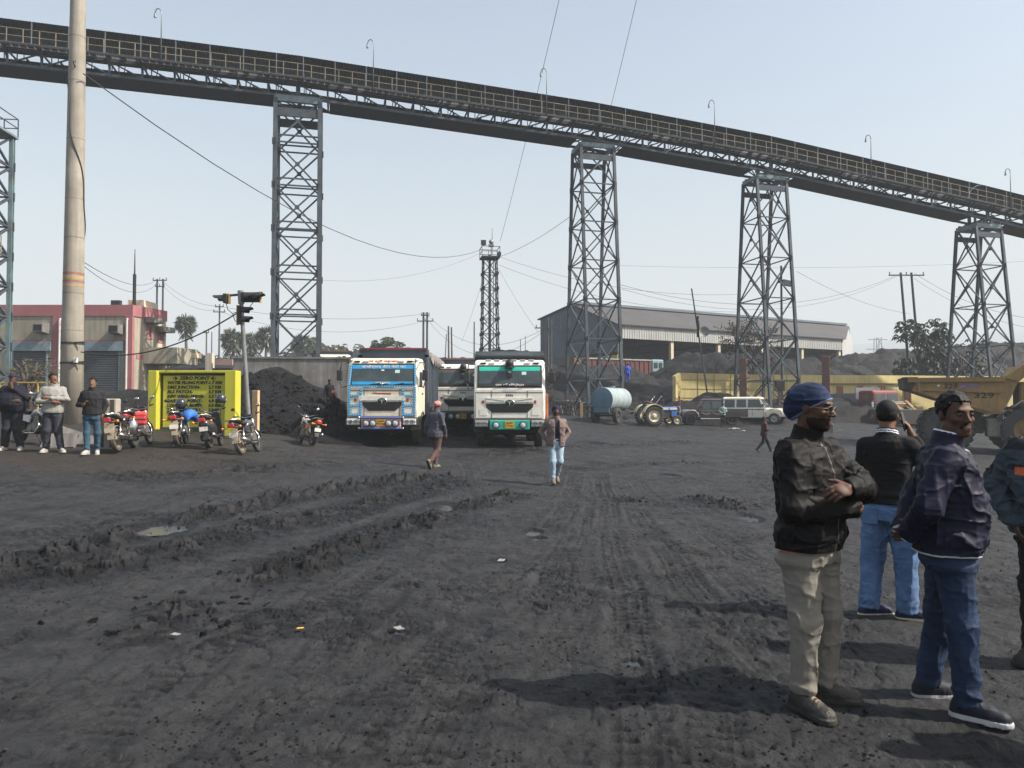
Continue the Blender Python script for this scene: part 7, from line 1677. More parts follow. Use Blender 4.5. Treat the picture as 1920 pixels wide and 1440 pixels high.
# ---- foreground: the man in the blue beanie
BLACKJ = cloth('brown_black_jacket', (.0044,.0038,.0038), .66, 30, .12, spec=.18); KHAKI = cloth('khaki_trousers', (.19,.176,.150), .8, 45, .3, dirt=.25, dcol=(.12,.105,.085)); BOOT = mat('worn_black_leather', (.022,.019,.016), rough=.5, bump=.5, bscale=40, dirt=.5, dcol=(.06,.052,.042)); BOOTS = mat('boot_sole', (.02,.018,.016), rough=.9, dirt=.4, dcol=(.06,.05,.04))
BEANIE = cloth('navy_beanie_knit', (.015,.025,.060), .9, 60, .4, var=.3); BEANR = cloth('pale_beanie_rim', (.20,.25,.34), .9, 60, .3)
def zip_pick(c, c0, nd, ch, zh, J):
    m = np.zeros(len(c), int); x, y, z = c.T
    m[(np.abs(x) < .005) & (y < -.05) & (y > -.185) & (z < 1.45)] = 1
    return m
q = P(1522, 1318, 3.98); q.z = gz(q.x, q.y)
J1 = base_pose(head=(0, -.03, 1.635), shL=(.180, -.01, 1.39), shR=(-.180, .0, 1.39), elL=(.245, -.185, 1.185), elR=(-.250, -.065, 1.10), wrL=(-.085, -.275, 1.225), wrR=(.07, -.235, 1.105), handL=((-1, .22, -.12), (.1, .7, -.7), -1, .55), handR=((1, .45, .25), (0, 1, 0), -1, .3),
               kneeL=(.115, -.03, .49), kneeR=(-.10, -.025, .49), ankL=(.125, .0, .085), ankR=(-.095, .0, .085), footL=40, footR=-12, head_yaw=10, head_pitch=4, lean=(0, .02), hipL=(.092, .01, .91), hipR=(-.092, .01, .91))
man1, T1 = person('man in a slouchy navy beanie and sunglasses, arms crossed, khaki trousers', q, 38, J1, dict(skin=SKIN, beard=True, mous=True, tm=KHAKI, jm=BLACKJ, jmats=[mat('zip_metal', (.12,.12,.12), rough=.35, metal=.7)], jpick=zip_pick, hem=.868, loose=.026, slv=.008, shoe=BOOT, sole=BOOTS, boot=True, lace=mat('tan_lace', (.22,.15,.09), rough=.8), hair='beanie', hm=BEANIE, hm2=BEANR, glasses=True, tr_z=.105, tfold=.0065, jfold=.0078, fat=.02, collar=.055, belt=.857, belt_m=mat('orange_tee', (.5,.12,.05), rough=.8), slen=.93), .995)
# ---- the man on the phone, back turned
q = P(1668, 1163, 5.62); q.z = gz(q.x, q.y)
KNIT = cloth('black_sweater', (.0065,.0065,.0075), .85, 60, .35); JEANL = cloth('bright_blue_jeans', (.10,.17,.31), .75, 40, .35, var=.45, dirt=.45, dcol=(.035,.075,.17), dscale=2.2); SNKN = cloth('navy_sneaker', (.016,.022,.055), .6, 60, .3); SOLEC = mat('cream_sole', (.52,.47,.34), rough=.7, dirt=.2)
def stripe_pick(c, c0, nd, ch, zh, J):
    t_ = (c - c0) @ nd; m = np.zeros(len(c), int); r = np.hypot(c[:, 0] - c0[0], c[:, 1] - c0[1]); rel = t_ - ch
    m[(r < .12) & (c[:, 2] > 1.43) & (rel > .022) & (rel < .031)] = 1; m[(r < .12) & (c[:, 2] > 1.43) & (rel > .005) & (rel < .014)] = 1
    return m
WHT = mat('white_trim', (.62,.64,.68), rough=.7)
J2 = base_pose(head=(0, -.02, 1.63), shL=(.158, .01, 1.385), shR=(-.160, 0, 1.395), elR=(-.31, -.17, 1.16), wrR=(-.150, -.135, 1.475), handR=((.28, .10, .95), (.9, .2, -.1), -1, .42), elL=(.205, .0, 1.13), wrL=(.14, -.18, .98), handL=((-.3, -.6, -.6), (-1, 0, 0), 1, .4), kneeL=(.12, -.03, .49), kneeR=(-.12, -.02, .49), ankL=(.145, .04, .085), ankR=(-.125, -.02, .085), footL=-45, footR=-66, head_yaw=6, head_pitch=3)
man2, T2 = person('man seen from behind in black cap and sweater holding a phone to his ear', q, 140, J2, dict(skin=SKIN2, tm=JEANL, jm=KNIT, jmats=[WHT], jpick=stripe_pick, sweater=True, hem=.925, loose=.010, slv=.0, shoe=SNKN, sole=SOLEC, hair='cap', hm=cloth('black_cap', (.011,.011,.014), .8, 60, .3), tr_z=.075, tfold=.006, leg=1.14, cuff=1.1, fat=.012, jfold=.004, collar=.045), .955)
mb = MB(); w_ = Matrix.Translation(man2.location) @ Matrix.Rotation(R(140), 4, 'Z') @ Matrix.Scale(.955, 4); pc = Vector((-.106, -.075, 1.585))
mb.bbox(-.005, .005, -.037, .037, -.075, .075, .004); ph = mb.build('phone', [mat('phone_black', (.012,.012,.014), rough=.2)]); ph.matrix_world = w_ @ Matrix.Translation(pc) @ Matrix.Rotation(R(-14), 4, 'X') @ Matrix.Rotation(R(8), 4, 'Y')
tag(ph, 'black mobile phone held to the ear of the man in the cap', 'phone')
mb = MB(); mb.bbox(-.03, .03, -.012, .10, -.10, .09, .015)
# cargo pocket on his jeans
mb = MB(); mb.bbox(-.222, -.196, -.10, .10, .56, .74, .012); mb.bbox(-.226, -.20, -.105, .105, .70, .765, .012); mb.build('cargo_pocket', JEANL, man2)
mb = MB(); mb.bbox(-.16, -.045, .128, .142, .76, .90, .006); mb.build('back_pocket', JEANL, man2); mb = MB(); mb.bbox(.045, .16, .128, .142, .76, .90, .006); mb.build('back_pocket', JEANL, man2)
# ---- the man in the navy jacket
q = P(1783, 1318, 3.96); q.z = gz(q.x, q.y)
NAVY = cloth('navy_nylon_jacket', (.0085,.0090,.025), .60, 26, .12, spec=.22); JEAND = cloth('dark_blue_jeans', (.014,.028,.064), .75, 45, .35, var=.35)
def navy_pick(c, c0, nd, ch, zh, J):
    t_ = (c - c0) @ nd - ch; m = np.zeros(len(c), int); r = np.hypot(c[:, 0] - c0[0], c[:, 1] - c0[1]); m[(r < .115) & (c[:, 2] > 1.42) & (t_ > .036)] = 1; m[(c[:, 2] < zh + .011) & (c[:, 1] > -.16)] = 1
    m[(np.abs(c[:, 0]) < .005) & (c[:, 1] < -.05)] = 2
    for s in 'LR':
        w_, e_ = np.asarray(J['wr' + s]), np.asarray(J['el' + s]); d_ = (w_ - e_); L = np.linalg.norm(d_); d_ = d_ / L; a = (c - e_) @ d_; rr = np.linalg.norm((c - e_) - a[:, None] * d_, axis=1); m[(rr < .062) & (a > L * .94 + .026) & (a < L * 1.2) & (c[:, 1] > .18)] = 1
    return m
J3 = base_pose(head=(0, -.045, 1.635), shL=(.18, .02, 1.385), shR=(-.18, .03, 1.385), elR=(-.275, .135, 1.145), wrR=(-.115, .205, .985), elL=(.275, .135, 1.145), wrL=(.115, .215, .965), handR=((.85, .25, -.32), (.1, 1, 0), 1, .45), handL=((-.85, .1, -.15), (0, 1, 0), -1, .5), kneeL=(.105, .03, .49), kneeR=(-.105, -.04, .49), ankL=(.12, .10, .085), ankR=(-.12, -.06, .085), footL=22, footR=-14, head_yaw=-64, head_pitch=1, lean=(0, .0))
man3, T3 = person('heavy-set man in a glossy navy jacket with white piping, hands clasped behind his back', q, 68, J3, dict(skin=SKIN, mous=True, tm=JEAND, jm=NAVY, jmats=[WHT, mat('zip_metal', (.12,.12,.12), rough=.35, metal=.7)], jpick=navy_pick, hem=.868, loose=.026, slv=.012, shoe=cloth('black_trainer', (.012,.014,.022), .6, 60, .3), sole=mat('white_sole', (.5,.5,.5), rough=.7, dirt=.5, dcol=(.05,.05,.05), dscale=6), hair='hair', tr_z=.075, tfold=.0060, leg=1.0, fat=.05, jfold=.0078, collar=.065, slen=.94), .972)
# ---- the man cut by the right edge
q = P(1978, 1262, 4.6); q.z = gz(q.x, q.y)
TEALJ = cloth('teal_grey_jacket', (.030,.045,.058), .6, 30, .3); ORP = mat('orange_patch', (.62,.13,.04), rough=.7)
def patch_pick(c, c0, nd, ch, zh, J):
    m = np.zeros(len(c), int); m[(c[:, 1] < -.02) & (c[:, 0] < -.07) & (c[:, 0] > -.20) & (c[:, 2] > 1.235) & (c[:, 2] < 1.285)] = 1; m[(c[:, 2] > 1.40) & (np.abs(c[:, 0]) > .10)] = 2; m[(c[:, 0] < -.24) & (c[:, 1] > .0)] = 2; return m
J4 = base_pose(elR=(-.315, .06, 1.14), wrR=(-.20, -.09, .93), elL=(.315, .06, 1.14), wrL=(.20, -.09, .93), handR=((.2, -.3, -1), (1, 0, 0), -1, .3), handL=((-.2, -.3, -1), (-1, 0, 0), 1, .3), footR=-30, footL=10, head_yaw=-10)
person('man in a teal-grey jacket with an orange chest patch, half cut by the right edge', q, -32, J4, dict(skin=SKIN, tm=cloth('black_trousers', (.010,.010,.011), .8, 45, .3), jm=TEALJ, jmats=[ORP, cloth('black_panel', (.01,.01,.012), .6, 40, .3)], jpick=patch_pick, hem=.84, loose=.045, slv=.016, shoe=cloth('dusty_black_shoe', (.035,.031,.027), .8, 50, .3, dirt=.5), sole=BOOTS, hair='hair', jfold=.010, fat=.02, slen=.95), .97)
# ---- a bystander just outside the frame whose shadow falls into it
q = Vector((3.55, 3.22, 0)); q.z = gz(q.x, q.y)
person('man in a grey jacket standing just past the lower right corner', q, -60, base_pose(), dict(skin=SKIN, tm=cloth('black_trousers', (.010,.010,.011), .8, 45, .3), jm=cloth('grey_jacket', (.08,.08,.085)), hem=.86, shoe=BOOT, sole=BOOTS, hair='hair', h=.014), 1.0, False)

# ---- middle distance
def far(label, px, d, rz, J, sc=1.0, zpy=None, **lk):
    q = stand(px, d)
    if zpy: q.z = P(px, zpy, d).z
    base = dict(skin=SKIN, shoe=BOOT, sole=BOOTS, hair='hair', h=.014 if d < 25 else .020); base.update(lk)
    return person(label, q, rz, J, base, sc, d < 14)
GREYJ = cloth('slate_jacket', (.058,.060,.078), .7); RUSTT = cloth('brown_trousers', (.085,.052,.045), .8); 
walkA = base_pose(kneeL=(.09, -.17, .50), ankL=(.09, -.10, .085), kneeR=(-.09, .02, .49), ankR=(-.09, .36, .20), pitchR=62, footL=0, footR=0, elL=(.25, .08, 1.13), wrL=(.27, .05, .88), elR=(-.25, -.0, 1.13), wrR=(-.25, -.12, .90), lean=(0, -.10), head=(0, -.08, 1.62))
far('man walking away in a slate hooded jacket with a pink cloth wrapped round his head', 817, 18.4, 148, walkA, .97, tm=RUSTT, jm=GREYJ, hem=.80, loose=.045, hair='wrap', hm=cloth('pink_headcloth', (.50,.22,.20), .85, 20, .5), shoe=mat('tan_shoe', (.16,.13,.10), rough=.8))
walkB = base_pose(kneeR=(-.09, -.10, .49), ankR=(-.09, -.14, .085), kneeL=(.08, -.10, .50), ankL=(.06, .20, .16), pitchL=35, footL=0, footR=-6, elL=(.30, .07, 1.15), wrL=(.20, -.02, .98), elR=(-.33, .10, 1.15), wrR=(-.22, .0, .96), handL=((-.3, -.2, -1), (-1, 0, 0), 1, .3), handR=((.3, -.2, -1), (1, 0, 0), -1, .3), lean=(0, -.03))
far('man in open brown jacket and pale jeans walking towards the camera', 1042, 16.0, 8, walkB, .965, tm=cloth('pale_jeans', (.26,.34,.40), .8, 30, .3, var=.35), jm=cloth('taupe_jacket', (.155,.115,.105), .75, 20, .3), open=True, shirt=cloth('dark_shirt', (.014,.016,.026), .8), hem=.83, loose=.05, hair='beanie', hm=cloth('dark_knit_cap', (.015,.017,.034), .9), shoe=mat('dusty_brown_boot', (.14,.105,.08), rough=.8), beard=True, leg=.9)
farA = base_pose(elR=(-.30, -.03, 1.13), wrR=(-.10, -.17, 1.37), handR=((.25, -.05, 1), (.3, 1, 0), -1, .5), elL=(.29, -.02, 1.14), wrL=(.05, -.23, 1.12), handL=((-1, 0, .1), (0, 1, 0), 1, .4), ankL=(.17, .02, .085), ankR=(-.16, .02, .085))
farA['elL'], farA['wrL'] = (.32, -.06, 1.18), (.06, -.20, 1.42); farA['elR'], farA['wrR'] = (-.28, -.03, 1.12), (.10, -.23, 1.12); farA['handL'] = ((-.25, 0, 1), (0, 1, 0), 1, .5); farA['handR'] = ((1, 0, .1), (0, 1, 0), -1, .4)
far('stout man in black pullover and cap with his hand at his chin', 24, 16.5, 12, farA, 1.0, tm=cloth('charcoal_trousers', (.02,.021,.026), .8), jm=cloth('black_pullover', (.010,.011,.018), .85), sweater=True, hem=.88, loose=.06, fat=.09, leg=1.2, hair='cap', hm=cloth('navy_cap', (.02,.018,.035), .8), shoe=mat('grey_sneaker', (.33,.31,.28), rough=.8), sole=mat('pale_sole', (.4,.38,.34), rough=.8))
farB = base_pose(elL=(.29, -.09, 1.17), elR=(-.27, -.07, 1.12), wrL=(-.04, -.25, 1.20), wrR=(.06, -.21, 1.12), handL=((-1, 0, 0), (0, 1, 0), -1, .4), handR=((1, .3, 0), (0, 1, 0), -1, .4), head_yaw=40, ankL=(.17, 0, .085), ankR=(-.14, .05, .085), footL=30)
far('man in a light grey zipped jacket with folded arms looking right', 100, 16.4, 18, farB, 1.02, tm=cloth('slate_trousers', (.035,.037,.048), .8), jm=cloth('light_grey_jacket', (.25,.245,.225), .7, 20, .3), hem=.87, loose=.045, leg=1.12, skin=SKIN2, shoe=mat('grey_sneaker', (.33,.31,.28), rough=.8), sole=mat('pale_sole', (.4,.38,.34), rough=.8))
farC = base_pose(elR=(-.29, .02, 1.13), wrR=(-.12, -.22, 1.12), handR=((.5, -.3, .8), (1, 0, 0), -1, .3), elL=(.26, .05, 1.13), wrL=(.21, -.02, .92), kneeL=(.10, .02, .49), ankL=(.07, .14, .10), ankR=(-.08, -.08, .085), pitchL=15)
far('slim man in a dark zip sweater and blue jeans gesturing with one hand', 174, 16.4, 14, farC, .985, tm=cloth('teal_jeans', (.035,.075,.115), .8, 30, .3), jm=cloth('black_sweatshirt', (.019,.018,.021), .85), sweater=True, hem=.90, loose=.035, skin=SKIN2, shoe=mat('grey_sneaker', (.33,.31,.28), rough=.8), sole=mat('pale_sole', (.4,.38,.34), rough=.8), leg=.95)
farD = base_pose(elR=(-.27, -.06, 1.13), wrR=(-.05, -.20, 1.22), handR=((.3, -.1, 1), (0, 1, 0), -1, .4), head_yaw=-30)
far('man in dark clothes with pink scarf standing by the coal rubble', 626, 26.8, -20, farD, .98, tm=cloth('dusty_dark_trousers', (.03,.03,.034), .9), jm=cloth('dusty_black_coat', (.014,.013,.014), .9), hem=.80, loose=.045, hair='wrap', hm=cloth('pink_headcloth', (.50,.22,.20), .85, 20, .5))
farE = base_pose(elL=(.27, .09, 1.15), wrL=(.06, .17, 1.02), elR=(-.27, .09, 1.15), wrR=(-.06, .17, 1.02), handL=((-1, 0, -.1), (0, 1, 0), 1, .4), handR=((1, 0, -.1), (0, 1, 0), -1, .4))
far('small figure in a pale green shirt standing beside the brown pickup', 1355, 47.2, 172, farE, .86, tm=cloth('black_trousers', (.010,.010,.011), .8), jm=cloth('pale_green_shirt', (.22,.30,.27), .8, 15, .3, var=.3), sweater=True, hem=.86)
walkC = base_pose(kneeL=(.08, -.20, .52), ankL=(.08, -.36, .10), kneeR=(-.08, .10, .50), ankR=(-.08, .38, .17), pitchR=40, elL=(.24, -.02, 1.13), wrL=(.12, -.24, 1.12), elR=(-.24, -.02, 1.13), wrR=(-.12, -.24, 1.12), lean=(0, -.06), handL=((-.3, -1, 0), (0, 0, 1), 1, .3), handR=((.3, -1, 0), (0, 0, 1), -1, .3))
far('man in dark maroon clothes striding right beyond the man in the blue beanie', 1432, 31.0, 95, walkC, .86, tm=cloth('black_trousers', (.010,.010,.011), .8), jm=cloth('dull_maroon_jacket', (.05,.022,.024), .8), hem=.84)
far('worker in bright blue seen from behind below the red lorry on the coal heap', 1177, 63.5, 180, base_pose(), 1.0, 719, tm=cloth('bright_blue_trousers', (.04,.08,.40), .8), jm=cloth('bright_blue_shirt', (.05,.10,.50), .8), sweater=True, hem=.85)
far('dark figure standing on the coal heap against the streaked wall', 618, 31.5, 30, base_pose(), .80, 772, tm=cloth('dusty_dark_trousers', (.03,.03,.034), .9), jm=cloth('dusty_black_coat', (.014,.013,.014), .9), hair='beanie', hm=cloth('dark_knit_cap', (.015,.017,.034), .9))
# ---------------------------------------------------------------- signs, signals, poles, plants, small things
# ---- the yellow distance board
M_SY = mat('sign_yellow', (.50,.475,.03), rough=.6, var=.10, vscale=1.2, streak=.3, dcol=(.25,.24,.05), dirt=.18); 
D = 23.0; q = stand(363, D); sg = thing('distance_board', 'bright yellow hand-painted ZERO POINT distance board between two piers', 'sign', (q.x, q.y, q.z)); s = D / FPX
X = lambda px: (px - 363) * s; Z = lambda py: P(363, py, D).z - q.z
B = lambda n, mb, m: mb.build(n, m, sg)
mb = MB(); mb.bx(X(298), X(425), .10, .22, Z(801), Z(698)); pn = B('panel', mb, M_SY)
for a, b in ((282, 298), (425, 445)): mb = MB(); mb.bbox(X(a), X(b), -.16, .30, -.4, Z(695), .012); B('pier', mb, M_SY)
mb = MB(); mb.bbox(X(298) + .002, X(425) - .002, -.02, .28, Z(699), Z(694.5), .01); B('top_beam', mb, M_SY)
mb = MB(); mb.bx(X(299), X(303), .090, .102, Z(801), Z(700)); mb.bx(X(420), X(424.5), .090, .102, Z(801), Z(700)); mb.bx(X(303), X(420), .090, .102, Z(704), Z(700)); mb.build('black_border', M_INK, pn)
mb = MB(); mb.bx(X(300), X(425), .08, .30, -.3, Z(801)); B('plinth', mb, mat('dark_plinth', (.05,.05,.05), rough=.9))
def sgt(txt, px, py, wpx, size=.135, al='LEFT'): text_mesh(txt, size, M_INK, pn, (X(px), .094, Z(py)), (R(90),0,0), 'lettering', wpx * s if wpx else None, .003, al, .12, .0065)
sgt('ZERO POINT', 362, 709, 58, .14, 'CENTER')
for cx, sn in ((325.5, -1), (397.5, 1)):
    mb = MB(); w_, h_ = 5.0 * s, 3.6 * s; pts = [Vector((X(cx) - w_, .092, Z(709))), Vector((X(cx), .092, Z(709) + h_)), Vector((X(cx) + w_, .092, Z(709))), Vector((X(cx), .092, Z(709) - h_))]
    for i in range(4): mb.bar(pts[i], pts[(i+1) % 4], .016, .006)
    mb.bx(X(cx) - .03 - sn * .02, X(cx) + .03 - sn * .02, .090, .095, Z(709) - .04, Z(709) + .04); mb.build('diamond_mark', M_INK, pn)
for i, (a, wa, b) in enumerate((('WATER FILLING POINT-', 78, '1.7 KM'), ('DMZ JUNCTION-', 62, '2.7 KM'), ('BLS PATCH-', 48, '3.7 KM'), ('INPIT WEIGH BRIDGE-', 70, '3.5 KM'), ('BASDIHA POINT-', 66, '4.8 KM'), ('LOHANDIA POINT-', 67, '5.0 KM'), ('LOT PATCH-', 66, '5.2 KM'), ('TOP POINT-', 66, '5.4 KM'), ('REST CABIN -', 64, '5.6 KM'))):
    py = 717.6 + i * 8.55; sgt(a, 311, py, wa); sgt(b, 388.5, py, 24)
# ---- leaning signal pole
D = 22.0; q = stand(471, D); tp = P(451, 546, D)
sp_ = thing('traffic_signal', 'leaning grey pole with three dark traffic signal heads beside the yellow board', 'traffic light', q); o = Vector(q); B = lambda n, mb, m: mb.build(n, m, sp_)
M_GALV = mat('galvanised_pole', (.24,.25,.25), rough=.45, metal=.3, dirt=.5, rust=.2); M_SIGY = mat('signal_yellow', (.45,.27,.05), rough=.6, dirt=.4)
L_ = lambda px, py, dy=0: P(px, py, D + dy) - o
mb = MB(); mb.cyl(Vector((0,0,-.3)), L_(452.5, 570), .075, .06, n=12); mb.cyl(L_(452.5, 570), L_(451, 545), .09, .09, n=12); B('pole', mb, M_GALV)
mb = MB(); mb.bar(L_(430, 554), L_(492, 549), .06); B('cross_arm', mb, M_CHASS)
def sighead(name, c, dirx, nlamps, horizontal, back):
    mb = MB(); c = Vector(c); w_, h_ = (.30 * nlamps, .30) if horizontal else (.26, .30 * nlamps)
    mb.box(c, (.10, .26, .28 * nlamps) if not horizontal else (.26 * nlamps, .2, .28)); g_ = B(name, mb, M_CHASS)
    mb = MB(); mb.box(c + Vector((back, 0, 0)), (.03, .12, .33 if horizontal else .30 * nlamps)); mb.build('backboard', M_SIGY, g_)
    for k in range(nlamps):
        off = Vector((0, 0, (k - (nlamps - 1) / 2) * -.28)) if not horizontal else Vector(((k - (nlamps - 1) / 2) * .27, 0, 0))
        mb = MB(); d = Vector((dirx, -.25, -.08)).normalized(); a = c + off + (Vector((dirx * .05, 0, 0)) if not horizontal else Vector((0, -.10, 0)))
        n = 12; u = d.cross(Vector((0,0,1))).normalized(); v = u.cross(d); ring0, ring1 = [], []
        for i in range(n + 1):
            t = R(-30) + R(240) * i / n; e = u * math.cos(t) * .12 + v * math.sin(t) * .12; ring0.append(a + e); ring1.append(a + e + d * (.32 if math.sin(t) > .2 else .18))
        mb._add(ring0 + ring1, [(i, i + 1, n + 2 + i, n + 1 + i) for i in range(n)]); mb.build('visor', M_BPLAST, g_)
        mb = MB(); mb.cyl(a + d * .005, a + d * .02, .10, n=12); mb.build('lens', mat('dark_lens_glass', (.03,.03,.03), rough=.1), g_)
sighead('signal_head', L_(424, 560), -1, 1, False, .10); sighead('signal_head', L_(470, 557.5), 1, 2, True, .30); sighead('signal_head', L_(451, 591), 1, 2, False, -.09)
mb = MB(); mb.tube([L_(424,568), L_(427,580), L_(436,588), L_(447,584)], .012, 5); mb.tube([L_(475,566), L_(468,576), L_(456,578)], .012, 5); mb.tube([L_(436,588), L_(441,602), L_(450,605)], .012, 5); B('wires', mb, M_BLACK)
# wooden board and rubble near it
q = stand(480, 21.6); wb = thing('plank', 'pale upright wooden plank standing beside the leaning signal pole', 'plank', (q.x, q.y, P(480, 770, 21.6).z), R(-20)); mb = MB(); mb.bbox(-.10, .10, -.05, .05, -.6, .60, .006); mb.build('board', mat('raw_plywood', (.50,.34,.18), rough=.8, var=.15, vscale=6), wb); mb = MB(); mb.bx(-.101, -.06, -.055, .055, -.6, -.1); mb.build('dark_batten', M_CHASS, wb)
# striped concrete block behind the slim man
q = stand(203, 17.6); blk = thing('concrete_block', 'pale concrete block with dark vertical stripes behind the men on the left', 'barrier', q, R(8)); mb = MB(); mb.bbox(-.24, .24, -.14, .14, -.1, 1.18, .02); mb.build('block', mat('pale_concrete', (.36,.32,.27), rough=.9, var=.2, dirt=.3), blk)
mb = MB(); mb.bx(-.12, -.03, -.146, -.139, .02, 1.16); mb.bx(.10, .19, -.146, -.139, .02, 1.16); mb.build('dark_stripes', mat('faded_black', (.06,.055,.05), rough=.9), blk)
for px, d, w_, lb, rx in ((137, 18.2, .62, 'broken grey concrete slab tilted behind the slim man', 14), (112, 17.4, .4, 'small broken slab lying between the men on the left', -8)):
    q = stand(px, d); sl_ = thing('concrete_slab', lb, 'slab', (q.x, q.y, q.z + .1), R(10)); mb = MB(); mb.prism([(-w_,-.12), (w_*.9,-.2), (w_,.16), (-w_*.7,.26)], -.06, .06, 'Y'); sb = mb.build('slab', M_CONC2, sl_); sl_.rotation_euler = (R(-30), R(rx), R(8))
# yellow pipe rail in front of the shutters
q = stand(70, 33.0); yr2 = thing('pipe_rail', 'thin yellow pipe rail in front of the left roller shutter', 'railing', q); o = Vector(q); z1 = P(0, 717, 33).z - o.z; mb = MB()
mb.bar((-(70+20)*33/FPX, 0, z1), ((93-70)*33/FPX, 0, z1), .06)
for px in (0, 71, 93): mb.bar(((px-70)*33/FPX, 0, -.5), ((px-70)*33/FPX, 0, z1 + (.0)), .06)
mb.build('rail', mat('pipe_yellow', (.5,.36,.08), rough=.6, dirt=.3), yr2)

# ---- bicycles by the foot of the tower
def bicycle(label, loc, rz, col):
    t = thing('bicycle', label, 'bicycle', loc, rz, 'bicycles parked near the lattice tower'); B = lambda n, mb, m: mb.build(n, m, t)
    for y in (-.52, .52):
        mb = MB(); mb.lathe([(.335,-.016), (.352,0), (.335,.016), (.322,0), (.335,-.016)], (0, y, .35), 'X', 28, cap=False); w_ = B('wheel', mb, M_TYRE)
        mb = MB()
        for k in range(12): a = k * math.pi / 6; mb.bar((0, y, .35), (0, y + .33 * math.cos(a), .35 + .33 * math.sin(a)), .006)
        mb.build('spokes', M_CHROME, w_)
    mb = MB(); mb.tube([(0, .52, .35), (0, .40, .92)], .016, 6); mb.tube([(0, .41, .86), (0, -.14, .82), (0, -.02, .32), (0, .42, .78)], .017, 6); mb.tube([(0, -.52, .35), (0, -.14, .82)], .012, 6); mb.tube([(0, -.52, .35), (0, -.02, .32)], .012, 6); B('frame', mb, col)
    mb = MB(); mb.tube([(-.26, .26, .98), (-.2, .38, 1.0), (0, .41, .96), (.2, .38, 1.0), (.26, .26, .98)], .012, 6); B('handlebar', mb, M_CHROME)
    mb = MB(); mb.sphere((0, -.18, .93), .13, 10, 6, (.7, 1.1, .35)); B('saddle', mb, M_BPLAST)
    mb = MB(); mb.bx(-.08, .08, -.70, -.28, .72, .74); mb.bar((0,-.52,.35), (0,-.66,.72), .012); B('carrier', mb, M_CHASS)
    mb = MB()
    for y in (-.52, .52):
        for k in range(6):
            a0, a1 = R(30 + k * 20), R(50 + k * 20); mb.hexa([Vector((x, y + r_ * math.cos(a), .35 + r_ * math.sin(a))) for r_ in (.375, .382) for x, a in ((-.03, a0), (.03, a0), (.03, a1), (-.03, a1))])
    B('mudguards', mb, M_CHASS)
    return t
bc = bicycle('black bicycle with bright rims nearest the tanker in the row', stand(1103, 49.5), R(70), M_CHASS)
for px, d, rz, lb in ((1092, 50.4, 62, 'bicycle second from the tanker in the row under the tower'), (1080, 50.8, 115, 'bicycle in the middle of the row under the tower'), (1069, 50.2, 20, 'bicycle seen nearly end-on in the row under the tower'), (1061, 51.0, 35, 'bicycle turned towards the camera left in the row under the tower'), (1052, 51.6, 80, 'bicycle farthest from the tanker, close to the man in the brown jacket')):
    c = copy_tree(bc); c.location = stand(px, d); c.rotation_euler = (R(8), 0, R(rz)); c['label'] = lb
q = stand(1090, 48.9); ps = thing('wooden_post', 'short tan wooden post standing among the bicycles', 'post', q); mb = MB(); mb.bbox(-.09, .09, -.06, .06, -.2, .98, .01); mb.build('post', mat('tan_wood', (.36,.22,.12), rough=.85), ps)
q = stand(1274, 50.0); ps = thing('red_post', 'thin rusty red post behind the brown pickup bonnet', 'post', q); mb = MB(); mb.cyl((0,0,-.2), (0,0,1.9), .05, n=8); mb.build('post', mat('rusty_red', (.18,.05,.04), rough=.8), ps)
q = stand(1462, 56.0); ps = thing('control_box', 'dark metal box fixed on a post by the lattice trestle', 'box', q); zz = P(1469, 722, 56).z - q.z; mb = MB(); mb.bbox(-.35, .35, -.2, .2, zz - .45, zz + .4, .03); mb.build('box', M_CHASS, ps); mb = MB(); mb.bar((0,.1,-.3), (0,.1,zz), .16); mb.build('post', M_RUSTC, ps)

# ---- utility poles and wires
M_POLE = mat('weathered_pole', (.075,.07,.068), rough=.8, var=.2); M_POLEB = mat('dark_pole', (.045,.045,.05), rough=.7)
def upole(label, px, d, ytop, w_=.22, arms=(), lean=0.0, name='utility_pole', extra=None, m=M_POLE):
    q = stand(px, d); t = thing(name, label, 'pole', q, 0, 'utility poles'); H = P(px, ytop, d).z - q.z; tx = lean
    mb = MB(); mb.cyl((0,0,-.4), (tx,0,H), w_ * .55, w_ * .38, n=8); mb.build('shaft', m, t)
    for dz, L in arms:
        mb = MB(); mb.bar((tx * (1 - dz / H) - L, -.08, H - dz), (tx * (1 - dz / H) + L, -.08, H - dz), .10); 
        for x in (-L * .9, 0, L * .9): mb.cyl((tx + x, -.08, H - dz + .04), (tx + x, -.08, H - dz + .28), .05, n=6)
        mb.build('cross_arm', m, t)
    if extra: extra(t, H)
    return t, H
def hpole(label, pxa, pxb, d, ytop, arms, tilt=0.0):
    q = stand((pxa + pxb) / 2, d); t = thing('twin_pole', label, 'pole', q, 0, 'utility poles'); H = P(pxa, ytop, d).z - q.z; w_ = abs(pxb - pxa) * d / FPX / 2
    for s_ in (-1, 1): mb = MB(); mb.cyl((s_*w_ + tilt, 0, -.4), (s_*w_, 0, H), .16, .12, n=8); mb.build('shaft', M_POLEB, t)
    for dz, L in arms:
        mb = MB(); mb.bar((-L, -.1, H - dz), (L, -.1, H - dz), .12)
        for x in (-L * .95, 0, L * .95): mb.cyl((x, -.1, H - dz), (x, -.1, H - dz + .35), .05, n=6)
        mb.build('cross_arm', M_POLEB, t)
hpole('twin wooden pole rising beyond the pink building', 292, 303, 95, 522, ((.2, .9), (1.0, .6)))
upole('slim pole beyond the palm trees with stacked cross-arms', 410, 85, 570, .24, ((.3, .5), (.9, .7)))
upole('short pole left of the slim cross-arm pole beyond the brick wall', 386, 85, 622, .2, ((.1, .3),)); upole('thin pole beside the short pole beyond the brick wall', 396, 88, 622, .16)
